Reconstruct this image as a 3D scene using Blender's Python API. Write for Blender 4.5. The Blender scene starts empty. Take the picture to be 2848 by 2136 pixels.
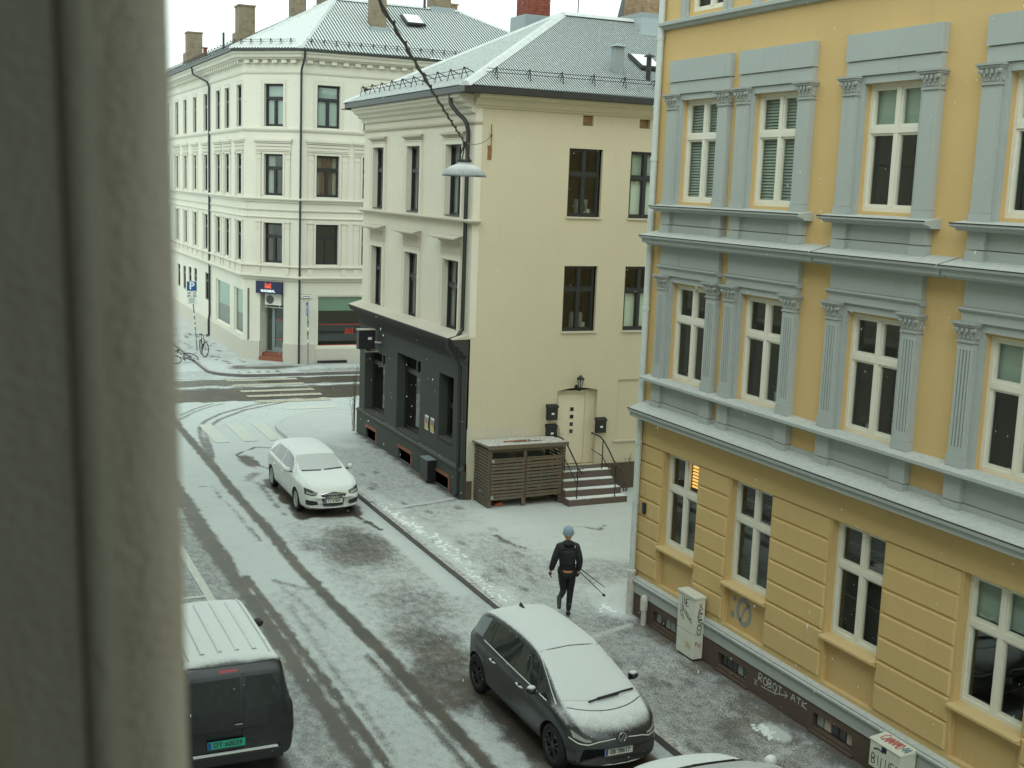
import bpy, bmesh, math, random
import numpy as np
from mathutils import Vector, Matrix
from mathutils.bvhtree import BVHTree

random.seed(7)
RNG = np.random.default_rng(11)
scene = bpy.context.scene
C = scene.collection
rad = math.radians

# ------------------------------------------------------------------ camera
PITCH, ROLL, YAW, CAM_H = 0.160, 0.0374, 0.4308, 8.40
fwd = Vector((math.sin(YAW) * math.cos(PITCH), math.cos(YAW) * math.cos(PITCH), -math.sin(PITCH)))
rgt0 = Vector((math.cos(YAW), -math.sin(YAW), 0))
up0 = rgt0.cross(fwd)
rgt = math.cos(ROLL) * rgt0 + math.sin(ROLL) * up0
upv = -math.sin(ROLL) * rgt0 + math.cos(ROLL) * up0
cd = bpy.data.cameras.new('camera')
cam = bpy.data.objects.new('camera', cd)
C.objects.link(cam)
cam.matrix_world = Matrix(((rgt.x, upv.x, -fwd.x, 0), (rgt.y, upv.y, -fwd.y, 0), (rgt.z, upv.z, -fwd.z, CAM_H), (0, 0, 0, 1)))
cd.sensor_width = 36
cd.lens = 36 * 3398 / 2848
cd.clip_start = 0.02
cd.clip_end = 2000
cd.dof.use_dof = True
cd.dof.focus_distance = 27
cd.dof.aperture_fstop = 11
scene.camera = cam

# ------------------------------------------------------------------ overcast winter sky
world = bpy.data.worlds.new('World')
scene.world = world
world.use_nodes = True
wn, wl = world.node_tree.nodes, world.node_tree.links
for n in list(wn):
    wn.remove(n)
sky = wn.new('ShaderNodeTexSky')
sky.sky_type = 'NISHITA'
sky.sun_disc = False
sky.sun_elevation = rad(38)
sky.sun_rotation = rad(215)
sky.air_density = 1.0
sky.dust_density = 4.0
hsv = wn.new('ShaderNodeHueSaturation')
hsv.inputs['Saturation'].default_value = 0.10
cloud = wn.new('ShaderNodeMix')
cloud.data_type = 'RGBA'
cloud.inputs['Factor'].default_value = 0.82
cloud.inputs['B'].default_value = (9.8, 11.8, 11.0, 1)
bg = wn.new('ShaderNodeBackground')
bg.inputs['Strength'].default_value = 0.12
wout = wn.new('ShaderNodeOutputWorld')
wl.new(sky.outputs[0], hsv.inputs['Color'])
wl.new(hsv.outputs[0], cloud.inputs['A'])
wl.new(cloud.outputs['Result'], bg.inputs['Color'])
wl.new(bg.outputs[0], wout.inputs['Surface'])

sd = bpy.data.lights.new('sun', 'SUN')
sd.energy = 0.6
sd.angle = rad(50)
sd.color = (1.0, 1.0, 0.95)
sun = bpy.data.objects.new('sun', sd)
C.objects.link(sun)
sun.rotation_euler = (rad(52), 0, rad(-35))   # weak glow behind the clouds, from the camera's side of the street

scene.view_settings.view_transform = 'Standard'
scene.view_settings.look = 'None'
scene.view_settings.gamma = 1
scene.view_settings.exposure = 0.38
scene.cycles.max_bounces = 8
scene.cycles.transparent_max_bounces = 12
scene.cycles.use_denoising = True

# ------------------------------------------------------------------ node helper
class NT:
    def __init__(s, name):
        s.m = bpy.data.materials.new(name)
        s.m.use_nodes = True
        s.t = s.m.node_tree
        s.t.nodes.clear()
        s.out = s.t.nodes.new('ShaderNodeOutputMaterial')
        s.geo = s.t.nodes.new('ShaderNodeNewGeometry')
        s.pos = s.geo.outputs['Position']
    def node(s, k, **kw):
        n = s.t.nodes.new(k)
        for a, b in kw.items():
            setattr(n, a, b)
        return n
    def ln(s, a, b):
        s.t.links.new(a, b)
    def put(s, sock, v):
        if isinstance(v, bpy.types.NodeSocket):
            s.ln(v, sock)
        elif isinstance(v, (tuple, list)):
            sock.default_value = (*v, 1) if len(v) == 3 and sock.type == 'RGBA' else v
        else:
            sock.default_value = v
    def math(s, op, a, b=0.0, c=None, clamp=False):
        n = s.node('ShaderNodeMath', operation=op, use_clamp=clamp)
        s.put(n.inputs[0], a)
        s.put(n.inputs[1], b)
        if c is not None:
            s.put(n.inputs[2], c)
        return n.outputs[0]
    def mix(s, f, a, b, blend='MIX'):
        n = s.node('ShaderNodeMix', data_type='RGBA', blend_type=blend)
        s.put(n.inputs['Factor'], f)
        s.put(n.inputs['A'], a)
        s.put(n.inputs['B'], b)
        return n.outputs['Result']
    def coord(s, scale=(1, 1, 1), obj=False):
        n = s.node('ShaderNodeMapping')
        if obj:
            tc = s.node('ShaderNodeTexCoord')
            s.ln(tc.outputs['Object'], n.inputs['Vector'])
        else:
            s.ln(s.pos, n.inputs['Vector'])
        n.inputs['Scale'].default_value = scale
        return n.outputs[0]
    def noise(s, scale, detail=4, rough=0.55, vec=None, dist=0.0):
        n = s.node('ShaderNodeTexNoise')
        n.inputs['Scale'].default_value = scale
        n.inputs['Detail'].default_value = detail
        n.inputs['Roughness'].default_value = rough
        n.inputs['Distortion'].default_value = dist
        s.ln(vec if vec is not None else s.pos, n.inputs['Vector'])
        return n.outputs['Fac']
    def step(s, v, a, b):
        n = s.node('ShaderNodeMapRange', interpolation_type='SMOOTHSTEP')
        s.put(n.inputs['Value'], v)
        s.put(n.inputs['From Min'], a)
        s.put(n.inputs['From Max'], b)
        return n.outputs['Result']
    def nz(s):
        n = s.node('ShaderNodeSeparateXYZ')
        s.ln(s.geo.outputs['Normal'], n.inputs[0])
        return n.outputs['Z']
    def attr(s, name):
        n = s.node('ShaderNodeAttribute', attribute_name=name)
        return n.outputs['Fac']
    def bump(s, h, strength=0.3, dist=0.01):
        n = s.node('ShaderNodeBump')
        n.inputs['Strength'].default_value = strength
        n.inputs['Distance'].default_value = dist
        s.ln(h, n.inputs['Height'])
        return n.outputs[0]
    def bsdf(s, color, rough=0.7, metal=0.0, normal=None, spec=0.5, coat=0.0):
        n = s.node('ShaderNodeBsdfPrincipled')
        s.put(n.inputs['Base Color'], color)
        s.put(n.inputs['Roughness'], rough)
        s.put(n.inputs['Metallic'], metal)
        n.inputs['Specular IOR Level'].default_value = spec
        n.inputs['Coat Weight'].default_value = coat
        if normal is not None:
            s.ln(normal, n.inputs['Normal'])
        s.ln(n.outputs[0], s.out.inputs['Surface'])
        return n

M = {}
SNOWC = (0.70, 0.735, 0.725)

def plain(name, col, rough=0.6, metal=0.0, var=0.12, spec=0.5, coat=0.0, scale=9.0, bump=0.0):
    t = NT(name)
    n = t.noise(scale, 5)
    dark = tuple(c * (1 - var) for c in col)
    lite = tuple(min(1, c * (1 + var)) for c in col)
    nrm = t.bump(t.noise(scale * 8, 3), bump, 0.01) if bump else None
    t.bsdf(t.mix(n, dark, lite), rough, metal, nrm, spec, coat)
    M[name] = t.m
    return t.m

def stucco(name, col, stain=(0.25, 0.23, 0.2), amount=0.35, snow=0.0, var=0.08, bump=0.25):
    """painted render: blotchy tone, vertical rain streaks, fine grain, a dusting of snow on ledges"""
    t = NT(name)
    big = t.noise(0.7, 5, 0.6)
    mid = t.noise(5.0, 5, 0.6)
    streak = t.noise(1.0, 5, 0.6, t.coord((7, 7, 0.5)))
    fine = t.noise(70, 4, 0.7)
    c = t.mix(big, tuple(x * (1 - var) for x in col), tuple(min(1, x * (1 + var)) for x in col))
    c = t.mix(t.math('MULTIPLY', t.step(mid, 0.5, 0.85), 0.25), c, tuple(x * 0.8 for x in col))
    s = t.math('MULTIPLY', t.step(streak, 0.56, 0.85), amount)
    c = t.mix(s, c, tuple(a * 0.55 + b * 0.2 for a, b in zip(col, stain)))
    c = t.mix(t.math('MULTIPLY', fine, 0.10), c, tuple(x * 0.6 for x in col))
    if snow:
        up = t.step(t.math('ADD', t.nz(), t.math('MULTIPLY', t.math('SUBTRACT', t.noise(13, 5), 0.5), 0.9)), 0.75, 1.15)
        c = t.mix(t.math('MULTIPLY', up, snow), c, (0.50, 0.50, 0.47))
    t.bsdf(c, 0.85, 0, t.bump(t.math('ADD', fine, t.math('MULTIPLY', mid, 0.6)), bump, 0.006), 0.25)
    M[name] = t.m
    return t.m

def glass(name, tint=(0.80, 0.86, 0.83), refl=1.0):
    t = NT(name)
    tr = t.node('ShaderNodeBsdfTransparent')
    tr.inputs[0].default_value = (*tint, 1)
    gl = t.node('ShaderNodeBsdfGlossy')
    gl.inputs['Color'].default_value = (0.95, 1, 0.97, 1)
    gl.inputs['Roughness'].default_value = 0.015
    t.ln(t.bump(t.noise(1.3, 2), 0.05, 0.02), gl.inputs['Normal'])
    dt = t.node('ShaderNodeVectorMath', operation='DOT_PRODUCT')      # two-sided Schlick reflectance
    t.ln(t.geo.outputs['Incoming'], dt.inputs[0])
    t.ln(t.geo.outputs['Normal'], dt.inputs[1])
    k = t.math('SUBTRACT', 1.0, t.math('ABSOLUTE', dt.outputs['Value']), clamp=True)
    fr = t.math('ADD', 0.09, t.math('MULTIPLY', t.math('POWER', k, 5.0), 0.93))
    mx = t.node('ShaderNodeMixShader')
    t.ln(t.math('MULTIPLY', fr, refl, clamp=True), mx.inputs[0])
    t.ln(tr.outputs[0], mx.inputs[1])
    t.ln(gl.outputs[0], mx.inputs[2])
    t.ln(mx.outputs[0], t.out.inputs['Surface'])
    M[name] = t.m
    return t.m

def emit(name, col, strength):
    t = NT(name)
    e = t.node('ShaderNodeEmission')
    e.inputs[0].default_value = (*col, 1)
    e.inputs[1].default_value = strength
    t.ln(e.outputs[0], t.out.inputs['Surface'])
    M[name] = t.m
    return t.m

def snowy_paint(name, col, lo=0.45, hi=0.8, amount=1.0, rough=0.35, metal=0.0, coat=0.5, speck=0.5, spec=0.5):
    """car paint or glass with snow lying on whatever faces the sky"""
    t = NT(name)
    n1 = t.noise(55, 4, 0.75)
    n2 = t.noise(6, 4)
    up = t.math('ADD', t.nz(), t.math('ADD', t.math('MULTIPLY', t.math('SUBTRACT', n1, 0.5), speck),
                                      t.math('MULTIPLY', t.math('SUBTRACT', n2, 0.5), 0.25)))
    f = t.math('MULTIPLY', t.step(up, lo, hi), amount)
    dirt = t.math('MULTIPLY', t.step(t.noise(9, 5), 0.5, 0.8), 0.35)
    base = t.mix(dirt, col, tuple(c * 0.75 + 0.03 for c in col))
    c = t.mix(f, base, SNOWC)
    b = t.bsdf(c, 0.5, metal, t.bump(t.math('MULTIPLY', t.math('MULTIPLY', n1, f), 1.0), 0.5, 0.006), spec, 0)
    t.ln(t.math('ADD', rough, t.math('MULTIPLY', f, 0.9 - rough)), b.inputs['Roughness'])
    if coat:
        t.ln(t.math('MULTIPLY', t.math('SUBTRACT', 1.0, f), coat), b.inputs['Coat Weight'])
        b.inputs['Coat Roughness'].default_value = 0.08
    M[name] = t.m
    return t.m

# building renders
stucco('yellow_render', (0.60, 0.425, 0.195), amount=0.30)
stucco('yellow_low', (0.585, 0.42, 0.19), amount=0.35, snow=0.15)
stucco('trim_grey', (0.385, 0.42, 0.405), amount=0.55, snow=0.75, stain=(0.12, 0.11, 0.09))
stucco('cream_render', (0.55, 0.50, 0.365), amount=0.22, var=0.06)
stucco('cream_patch', (0.52, 0.49, 0.39), amount=0.25)
stucco('pale_render', (0.66, 0.63, 0.53), amount=0.25, snow=0.3)
stucco('cornice_dirty', (0.50, 0.455, 0.37), amount=0.5, snow=0.4)
stucco('white_render', (0.63, 0.615, 0.53), amount=0.25, snow=0.3)
stucco('white_trim', (0.60, 0.575, 0.49), amount=0.45, snow=0.3)
stucco('white_plinth', (0.50, 0.475, 0.41), amount=0.4)
stucco('dark_render', (0.062, 0.068, 0.060), amount=0.35, stain=(0.2, 0.18, 0.15), snow=0.12)
stucco('dark_trim', (0.045, 0.044, 0.040), amount=0.45, stain=(0.25, 0.2, 0.16), snow=0.1)
stucco('stone_base', (0.105, 0.078, 0.060), amount=0.5, var=0.3, bump=0.6)
stucco('stone_dark', (0.06, 0.05, 0.042), amount=0.5, var=0.3, bump=0.6)
stucco('step_stone', (0.125, 0.096, 0.083), amount=0.4, var=0.2)
stucco('gable_render', (0.33, 0.27, 0.20), amount=0.8, var=0.3)
stucco('facing_render', (0.50, 0.46, 0.38), amount=0.3)
plain('white_frame', (0.70, 0.69, 0.60), 0.45, var=0.06)
plain('dark_frame', (0.018, 0.020, 0.022), 0.45)
plain('dark_gutter', (0.022, 0.026, 0.026), 0.45)
plain('grey_pipe', (0.52, 0.57, 0.55), 0.5, var=0.1)
plain('dirty_pipe', (0.50, 0.49, 0.43), 0.7, var=0.3)
plain('black_metal', (0.014, 0.014, 0.015), 0.4)
plain('black_plastic', (0.015, 0.015, 0.016), 0.55)
plain('grey_metal', (0.20, 0.22, 0.23), 0.5, 0.3)
plain('zinc', (0.23, 0.27, 0.28), 0.5, 0.2)
plain('rust', (0.24, 0.12, 0.06), 0.9, var=0.4)
plain('room_dark', (0.055, 0.05, 0.042), 0.9, var=0.3, scale=2)
plain('room_brown', (0.11, 0.065, 0.035), 0.9, var=0.4, scale=2)
plain('room_mid', (0.16, 0.16, 0.13), 0.9, var=0.3, scale=2)
plain('blind_mint', (0.40, 0.47, 0.42), 0.7, var=0.06)
plain('blind_white', (0.74, 0.80, 0.72), 0.7, var=0.05)
plain('blind_dark', (0.045, 0.038, 0.032), 0.6, var=0.2)
plain('blind_green', (0.20, 0.31, 0.25), 0.8, var=0.06)
plain('curtain', (0.46, 0.46, 0.40), 0.9, var=0.15)
plain('curtain_brown', (0.17, 0.075, 0.045), 0.9, var=0.2)
plain('pot_mint', (0.45, 0.58, 0.53), 0.5)
plain('leaf', (0.045, 0.075, 0.035), 0.6, var=0.4)
plain('orange_cloth', (0.50, 0.20, 0.06), 0.8)
plain('snow', SNOWC, 0.9, var=0.06, scale=20, spec=0.2, bump=0.4)
plain('door_cream', (0.66, 0.60, 0.46), 0.5, var=0.04)
plain('blue_sign', (0.012, 0.085, 0.25), 0.45, var=0.05)
plain('navy_sign', (0.012, 0.018, 0.055), 0.5, var=0.1)
plain('sign_white', (0.72, 0.75, 0.70), 0.5, var=0.04)
plain('sign_ink', (0.03, 0.035, 0.035), 0.6)
plain('red_print', (0.55, 0.05, 0.04), 0.6)
plain('cabinet', (0.60, 0.61, 0.53), 0.5, var=0.10)
plain('ink_black', (0.03, 0.03, 0.035), 0.7)
plain('ink_grey', (0.26, 0.28, 0.27), 0.8)
plain('ink_white', (0.50, 0.53, 0.50), 0.8)
plain('ink_red', (0.42, 0.10, 0.09), 0.8)
plain('ink_blue', (0.08, 0.17, 0.25), 0.8)
plain('ink_yellow', (0.55, 0.42, 0.12), 0.8)
plain('brick_red', (0.23, 0.085, 0.05), 0.9, var=0.3)
plain('steel', (0.45, 0.46, 0.46), 0.35, 0.8)
plain('rubber', (0.012, 0.012, 0.013), 0.85)
plain('rim_silver', (0.42, 0.43, 0.42), 0.35, 0.7)
plain('rim_dark', (0.035, 0.036, 0.038), 0.4, 0.4)
plain('plate_white', (0.66, 0.67, 0.60), 0.4, var=0.04)
plain('plate_green', (0.03, 0.36, 0.24), 0.4, var=0.04)
plain('plate_blue', (0.02, 0.07, 0.32), 0.4)
plain('lamp_glass', (0.30, 0.33, 0.31), 0.12, var=0.2, spec=0.8)
plain('lamp_dark', (0.05, 0.055, 0.055), 0.12, spec=0.8)
plain('chrome', (0.62, 0.64, 0.64), 0.15, 0.9)
plain('tail_red', (0.40, 0.03, 0.03), 0.2)
plain('tail_dark_red', (0.07, 0.012, 0.012), 0.25)
plain('car_glass', (0.020, 0.028, 0.026), 0.04, spec=0.9, var=0.1)
plain('skin', (0.50, 0.27, 0.18), 0.6)
plain('jacket', (0.010, 0.010, 0.012), 0.75)
plain('trousers', (0.009, 0.009, 0.011), 0.8)
plain('beanie', (0.24, 0.33, 0.40), 0.95, var=0.15, scale=60, bump=0.5)
plain('hem_orange', (0.46, 0.21, 0.09), 0.8)
plain('dry_stem', (0.12, 0.10, 0.07), 0.9)
emit('lit_slat', (1.0, 0.50, 0.11), 1.25)
emit('lit_red', (1.0, 0.16, 0.09), 0.9)
emit('lit_white', (0.80, 1.0, 0.95), 1.0)
glass('pane_glass')
glass('pane_clear', refl=0.6)

def timber():
    t = NT('timber')
    g = t.noise(3, 6, 0.65, t.coord((2, 30, 30)))
    b = t.noise(1.7, 3)
    c = t.mix(g, (0.075, 0.055, 0.038), (0.21, 0.165, 0.115))
    c = t.mix(t.step(b, 0.42, 0.7), c, (0.125, 0.12, 0.10))
    t.bsdf(c, 0.85, 0, t.bump(g, 0.4, 0.004), 0.2)
    M['timber'] = t.m
timber()

def brick(name, c1, c2, mortar, scale=1.0):
    t = NT(name)
    vec = t.node('ShaderNodeCombineXYZ')
    sep = t.node('ShaderNodeSeparateXYZ')
    t.ln(t.pos, sep.inputs[0])
    t.ln(t.math('ADD', sep.outputs['X'], sep.outputs['Y']), vec.inputs[0])
    t.ln(sep.outputs['Z'], vec.inputs[1])
    b = t.node('ShaderNodeTexBrick')
    t.ln(vec.outputs[0], b.inputs['Vector'])
    b.inputs['Color1'].default_value = (*c1, 1)
    b.inputs['Color2'].default_value = (*c2, 1)
    b.inputs['Mortar'].default_value = (*mortar, 1)
    b.inputs['Scale'].default_value = scale
    b.inputs['Brick Width'].default_value = 0.24
    b.inputs['Row Height'].default_value = 0.08
    b.inputs['Mortar Size'].default_value = 0.009
    c = t.mix(t.math('MULTIPLY', t.step(t.noise(4, 5), 0.4, 0.75), 0.6), b.outputs['Color'], tuple(x * 0.45 for x in c1))
    t.bsdf(c, 0.9, 0, t.bump(b.outputs['Fac'], -0.5, 0.01), 0.2)
    M[name] = t.m
brick('brick_yellow', (0.22, 0.18, 0.125), (0.27, 0.21, 0.14), (0.16, 0.14, 0.11))
brick('brick_old', (0.26, 0.15, 0.085), (0.33, 0.24, 0.14), (0.20, 0.17, 0.13))
brick('brick_chimney', (0.20, 0.055, 0.04), (0.25, 0.075, 0.05), (0.13, 0.05, 0.04))

def roof_mats():
    for nm, lo in (('roof_snow', 0.0), ('roof_metal', 1.0)):
        t = NT(nm)
        n = t.noise(9, 5, 0.65)
        n2 = t.noise(0.8, 3)
        if lo == 0:
            f = t.step(t.math('ADD', n, t.math('MULTIPLY', t.math('SUBTRACT', n2, 0.5), 0.5)), 0.16, 0.34)
            c = t.mix(f, (0.26, 0.29, 0.28), (0.62, 0.65, 0.64))
        else:
            c = t.mix(t.step(n, 0.5, 0.85), (0.085, 0.105, 0.105), (0.30, 0.32, 0.32))
        t.bsdf(c, 0.8, 0, None, 0.25)
        M[nm] = t.m
    t = NT('roof_grey')       # thin snow blown off the street slope
    n = t.noise(14, 5, 0.7, t.coord((1, 3, 1)))
    t.bsdf(t.mix(t.step(n, 0.3, 0.75), (0.23, 0.26, 0.255), (0.52, 0.55, 0.54)), 0.7, 0, None, 0.3)
    M['roof_grey'] = t.m
roof_mats()

# ------------------------------------------------------------------ object helpers
WL = {}                                    # world offset of every object that owns children

def wloc(o):
    return WL.get(o.name, Vector((0, 0, 0))) if o else Vector((0, 0, 0))

def tag(o, label=None, cat=None, group=None, kind=None):
    if label: o['label'] = label
    if cat: o['category'] = cat
    if group: o['group'] = group
    if kind: o['kind'] = kind
    return o

def thing(name, loc, label, cat, group=None, rz=0.0):
    o = bpy.data.objects.new(name, None)
    C.objects.link(o)
    o.location = loc
    o.rotation_euler = (0, 0, rz)
    o.empty_display_size = 0.3
    WL[o.name] = Vector(loc)
    return tag(o, label, cat, group)

def link(name, me, parent=None, loc=None):
    o = bpy.data.objects.new(name, me)
    C.objects.link(o)
    if parent is not None:
        o.parent = parent
    if loc is not None:
        o.location = Vector(loc) - wloc(parent)
        WL[o.name] = Vector(loc)
    else:
        WL[o.name] = wloc(parent)
    return o

class Fr:
    """facade frame: u along the wall, d outwards, z up"""
    def __init__(s, o, U, N):
        s.o, s.U, s.N = Vector((*o, 0)), Vector((*U, 0)).normalized(), Vector((*N, 0)).normalized()
    def p(s, u, d, z):
        return s.o + s.U * u + s.N * d + Vector((0, 0, z))

class MB:
    def __init__(s):
        s.v, s.f, s.mi = [], [], []
    def add(s, vs, fs, mi=0):
        b = len(s.v)
        s.v += [Vector(x) for x in vs]
        s.f += [tuple(b + i for i in f) for f in fs]
        s.mi += [mi] * len(fs)
        return s
    def quad(s, a, b, c, d, mi=0):
        return s.add([a, b, c, d], [(0, 1, 2, 3)], mi)
    def hexa(s, p, mi=0):
        return s.add(p, [(0, 3, 2, 1), (4, 5, 6, 7), (0, 1, 5, 4), (1, 2, 6, 5), (2, 3, 7, 6), (3, 0, 4, 7)], mi)
    def box(s, x0, x1, y0, y1, z0, z1, mi=0):
        return s.hexa([(x0, y0, z0), (x1, y0, z0), (x1, y1, z0), (x0, y1, z0), (x0, y0, z1), (x1, y0, z1), (x1, y1, z1), (x0, y1, z1)], mi)
    def fb(s, fr, u0, u1, d0, d1, z0, z1, mi=0):
        return s.hexa([fr.p(u0, d0, z0), fr.p(u1, d0, z0), fr.p(u1, d1, z0), fr.p(u0, d1, z0), fr.p(u0, d0, z1), fr.p(u1, d0, z1), fr.p(u1, d1, z1), fr.p(u0, d1, z1)], mi)
    def prism(s, pts, off, mi=0):
        """polygon pts (3d) extruded by vector off"""
        n = len(pts)
        pts = [Vector(p) for p in pts]
        off = Vector(off)
        return s.add(pts + [p + off for p in pts], [tuple(range(n))[::-1], tuple(range(n, 2 * n))] + [(i, (i + 1) % n, n + (i + 1) % n, n + i) for i in range(n)], mi)
    def tube(s, pts, r, n=8, mi=0, cap=True):
        pts = [Vector(p) for p in pts]
        rs = r if isinstance(r, (list, tuple)) else [r] * len(pts)
        rings = []
        prev = None
        for i, p in enumerate(pts):
            a = pts[max(0, i - 1)]
            b = pts[min(len(pts) - 1, i + 1)]
            t = (b - a).normalized()
            if prev is None:
                x = t.orthogonal().normalized()
            else:
                x = (prev - t * prev.dot(t)).normalized()
            prev = x
            y = t.cross(x)
            rings.append([p + (x * math.cos(2 * math.pi * k / n) + y * math.sin(2 * math.pi * k / n)) * rs[i] for k in range(n)])
        vs = [q for rg in rings for q in rg]
        fs = []
        for i in range(len(pts) - 1):
            for k in range(n):
                fs.append((i * n + k, i * n + (k + 1) % n, (i + 1) * n + (k + 1) % n, (i + 1) * n + k))
        if cap:
            fs.append(tuple(range(n))[::-1])
            fs.append(tuple(range((len(pts) - 1) * n, len(pts) * n)))
        return s.add(vs, fs, mi)
    def lathe(s, prof, cen, n=20, axis='z', mi=0):
        """prof: (r, h) along the axis"""
        vs, fs = [], []
        cen = Vector(cen)
        for r, h in prof:
            for k in range(n):
                a = 2 * math.pi * k / n
                ca, sa = r * math.cos(a), r * math.sin(a)
                vs.append(cen + (Vector((ca, sa, h)) if axis == 'z' else Vector((h, ca, sa)) if axis == 'x' else Vector((ca, h, sa))))
        for i in range(len(prof) - 1):
            for k in range(n):
                fs.append((i * n + k, i * n + (k + 1) % n, (i + 1) * n + (k + 1) % n, (i + 1) * n + k))
        return s.add(vs, fs, mi)
    def ball(s, c, r, n=8, m=6, mi=0, scale=(1, 1, 1)):
        c = Vector(c)
        vs = [c + Vector((0, 0, r * scale[2]))]
        for i in range(1, m):
            a = math.pi * i / m
            for k in range(n):
                b = 2 * math.pi * k / n
                vs.append(c + Vector((r * math.sin(a) * math.cos(b) * scale[0], r * math.sin(a) * math.sin(b) * scale[1], r * math.cos(a) * scale[2])))
        vs.append(c - Vector((0, 0, r * scale[2])))
        fs = [(0, 1 + k, 1 + (k + 1) % n) for k in range(n)]
        for i in range(m - 2):
            for k in range(n):
                fs.append((1 + i * n + k, 1 + (i + 1) * n + k, 1 + (i + 1) * n + (k + 1) % n, 1 + i * n + (k + 1) % n))
        L = len(vs) - 1
        fs += [(L, 1 + (m - 2) * n + (k + 1) % n, 1 + (m - 2) * n + k) for k in range(n)]
        return s.add(vs, fs, mi)
    def build(s, name, mat, parent=None, smooth=False, recalc=True, local=False, bevel=0.0, loc=None):
        """one mesh object; vertices are in world coordinates unless local"""
        me = bpy.data.meshes.new(name)
        off = Vector((0, 0, 0)) if local else (Vector(loc) if loc is not None else wloc(parent))
        me.from_pydata([v - off for v in s.v], [], s.f)
        mats = mat if isinstance(mat, (list, tuple)) else [mat]
        for m in mats:
            me.materials.append(M[m])
        if len(mats) > 1:
            me.polygons.foreach_set('material_index', s.mi)
        if recalc or bevel:
            bm = bmesh.new()
            bm.from_mesh(me)
            if bevel:
                bmesh.ops.bevel(bm, geom=bm.edges[:], offset=bevel, segments=2, affect='EDGES', profile=0.6)
            bmesh.ops.recalc_face_normals(bm, faces=bm.faces[:])
            bm.to_mesh(me)
            bm.free()
        if smooth:
            me.polygons.foreach_set('use_smooth', [True] * len(me.polygons))
            me.set_sharp_from_angle(angle=rad(38))
        o = link(name, me, parent, loc)
        return o

def smooth_path(pts, n=6):
    """Catmull-Rom through pts"""
    pts = [Vector(p) for p in pts]
    P = [pts[0] * 2 - pts[1]] + pts + [pts[-1] * 2 - pts[-2]]
    out = []
    for i in range(1, len(P) - 2):
        for k in range(n):
            t = k / n
            a, b, c, d = P[i - 1], P[i], P[i + 1], P[i + 2]
            out.append(0.5 * ((2 * b) + (c - a) * t + (2 * a - 5 * b + 4 * c - d) * t * t + (3 * b - a - 3 * c + d) * t ** 3))
    out.append(pts[-1])
    return out

def off_path(path, d, side):
    """plan polyline offset by d to one side with mitred corners"""
    P = [Vector(p) for p in path]
    ns = []
    for a, b in zip(P, P[1:]):
        t = (b - a).normalized()
        ns.append(Vector((t.y, -t.x)) * side)
    out = []
    for i, p in enumerate(P):
        if i == 0:
            out.append(p + ns[0] * d)
        elif i == len(P) - 1:
            out.append(p + ns[-1] * d)
        else:
            m = ns[i - 1] + ns[i]
            out.append(p + m * (d / (1 + ns[i - 1].dot(ns[i]))))
    return out

def band(mb, path, side, prof, mi=0):
    """moulding: profile of (d, z) points swept round a plan polyline; closed polygon"""
    rings = []
    for d, z in prof:
        rings.append([Vector((q.x, q.y, z)) for q in off_path(path, d, side)])
    n, m = len(path), len(prof)
    vs = [rings[j][i] for i in range(n) for j in range(m)]
    fs = []
    for i in range(n - 1):
        for j in range(m):
            fs.append((i * m + j, i * m + (j + 1) % m, (i + 1) * m + (j + 1) % m, (i + 1) * m + j))
    fs.append(tuple(range(m)))
    fs.append(tuple(range((n - 1) * m, n * m))[::-1])
    mb.add(vs, fs, mi)

def cornice(z0, z1, d, base=-0.02):
    """simple stepped and sloping cornice profile from z0 to z1, projecting d"""
    h = z1 - z0
    return [(base, z0), (d * 0.35, z0), (d * 0.42, z0 + h * 0.25), (d * 0.75, z0 + h * 0.5), (d * 0.80, z0 + h * 0.62), (d, z0 + h * 0.66), (d, z0 + h * 0.9), (d * 0.92, z1 - h * 0.04), (base, z1 + h * 0.18)]

def wall(mb, fr, u0, u1, z0, z1, holes, mi=0, d=0.0):
    """wall face with rectangular openings (u0,u1,z0,z1,depth) and their reveals"""
    us = sorted({u0, u1} | {h[0] for h in holes} | {h[1] for h in holes})
    zs = sorted({z0, z1} | {h[2] for h in holes} | {h[3] for h in holes})
    us = [u for u in us if u0 - 1e-6 <= u <= u1 + 1e-6]
    zs = [z for z in zs if z0 - 1e-6 <= z <= z1 + 1e-6]
    for a, b in zip(us, us[1:]):
        for c, e in zip(zs, zs[1:]):
            um, zm = (a + b) / 2, (c + e) / 2
            if any(h[0] < um < h[1] and h[2] < zm < h[3] for h in holes):
                continue
            mb.quad(fr.p(a, d, c), fr.p(b, d, c), fr.p(b, d, e), fr.p(a, d, e), mi)
    for h in holes:
        a, b, c, e, dep = h[:5]
        k = d - dep
        mb.quad(fr.p(a, d, c), fr.p(a, d, e), fr.p(a, k, e), fr.p(a, k, c), mi)
        mb.quad(fr.p(b, d, c), fr.p(b, k, c), fr.p(b, k, e), fr.p(b, d, e), mi)
        mb.quad(fr.p(a, d, e), fr.p(b, d, e), fr.p(b, k, e), fr.p(a, k, e), mi)
        mb.quad(fr.p(a, d, c), fr.p(a, k, c), fr.p(b, k, c), fr.p(b, d, c), mi)

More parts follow.
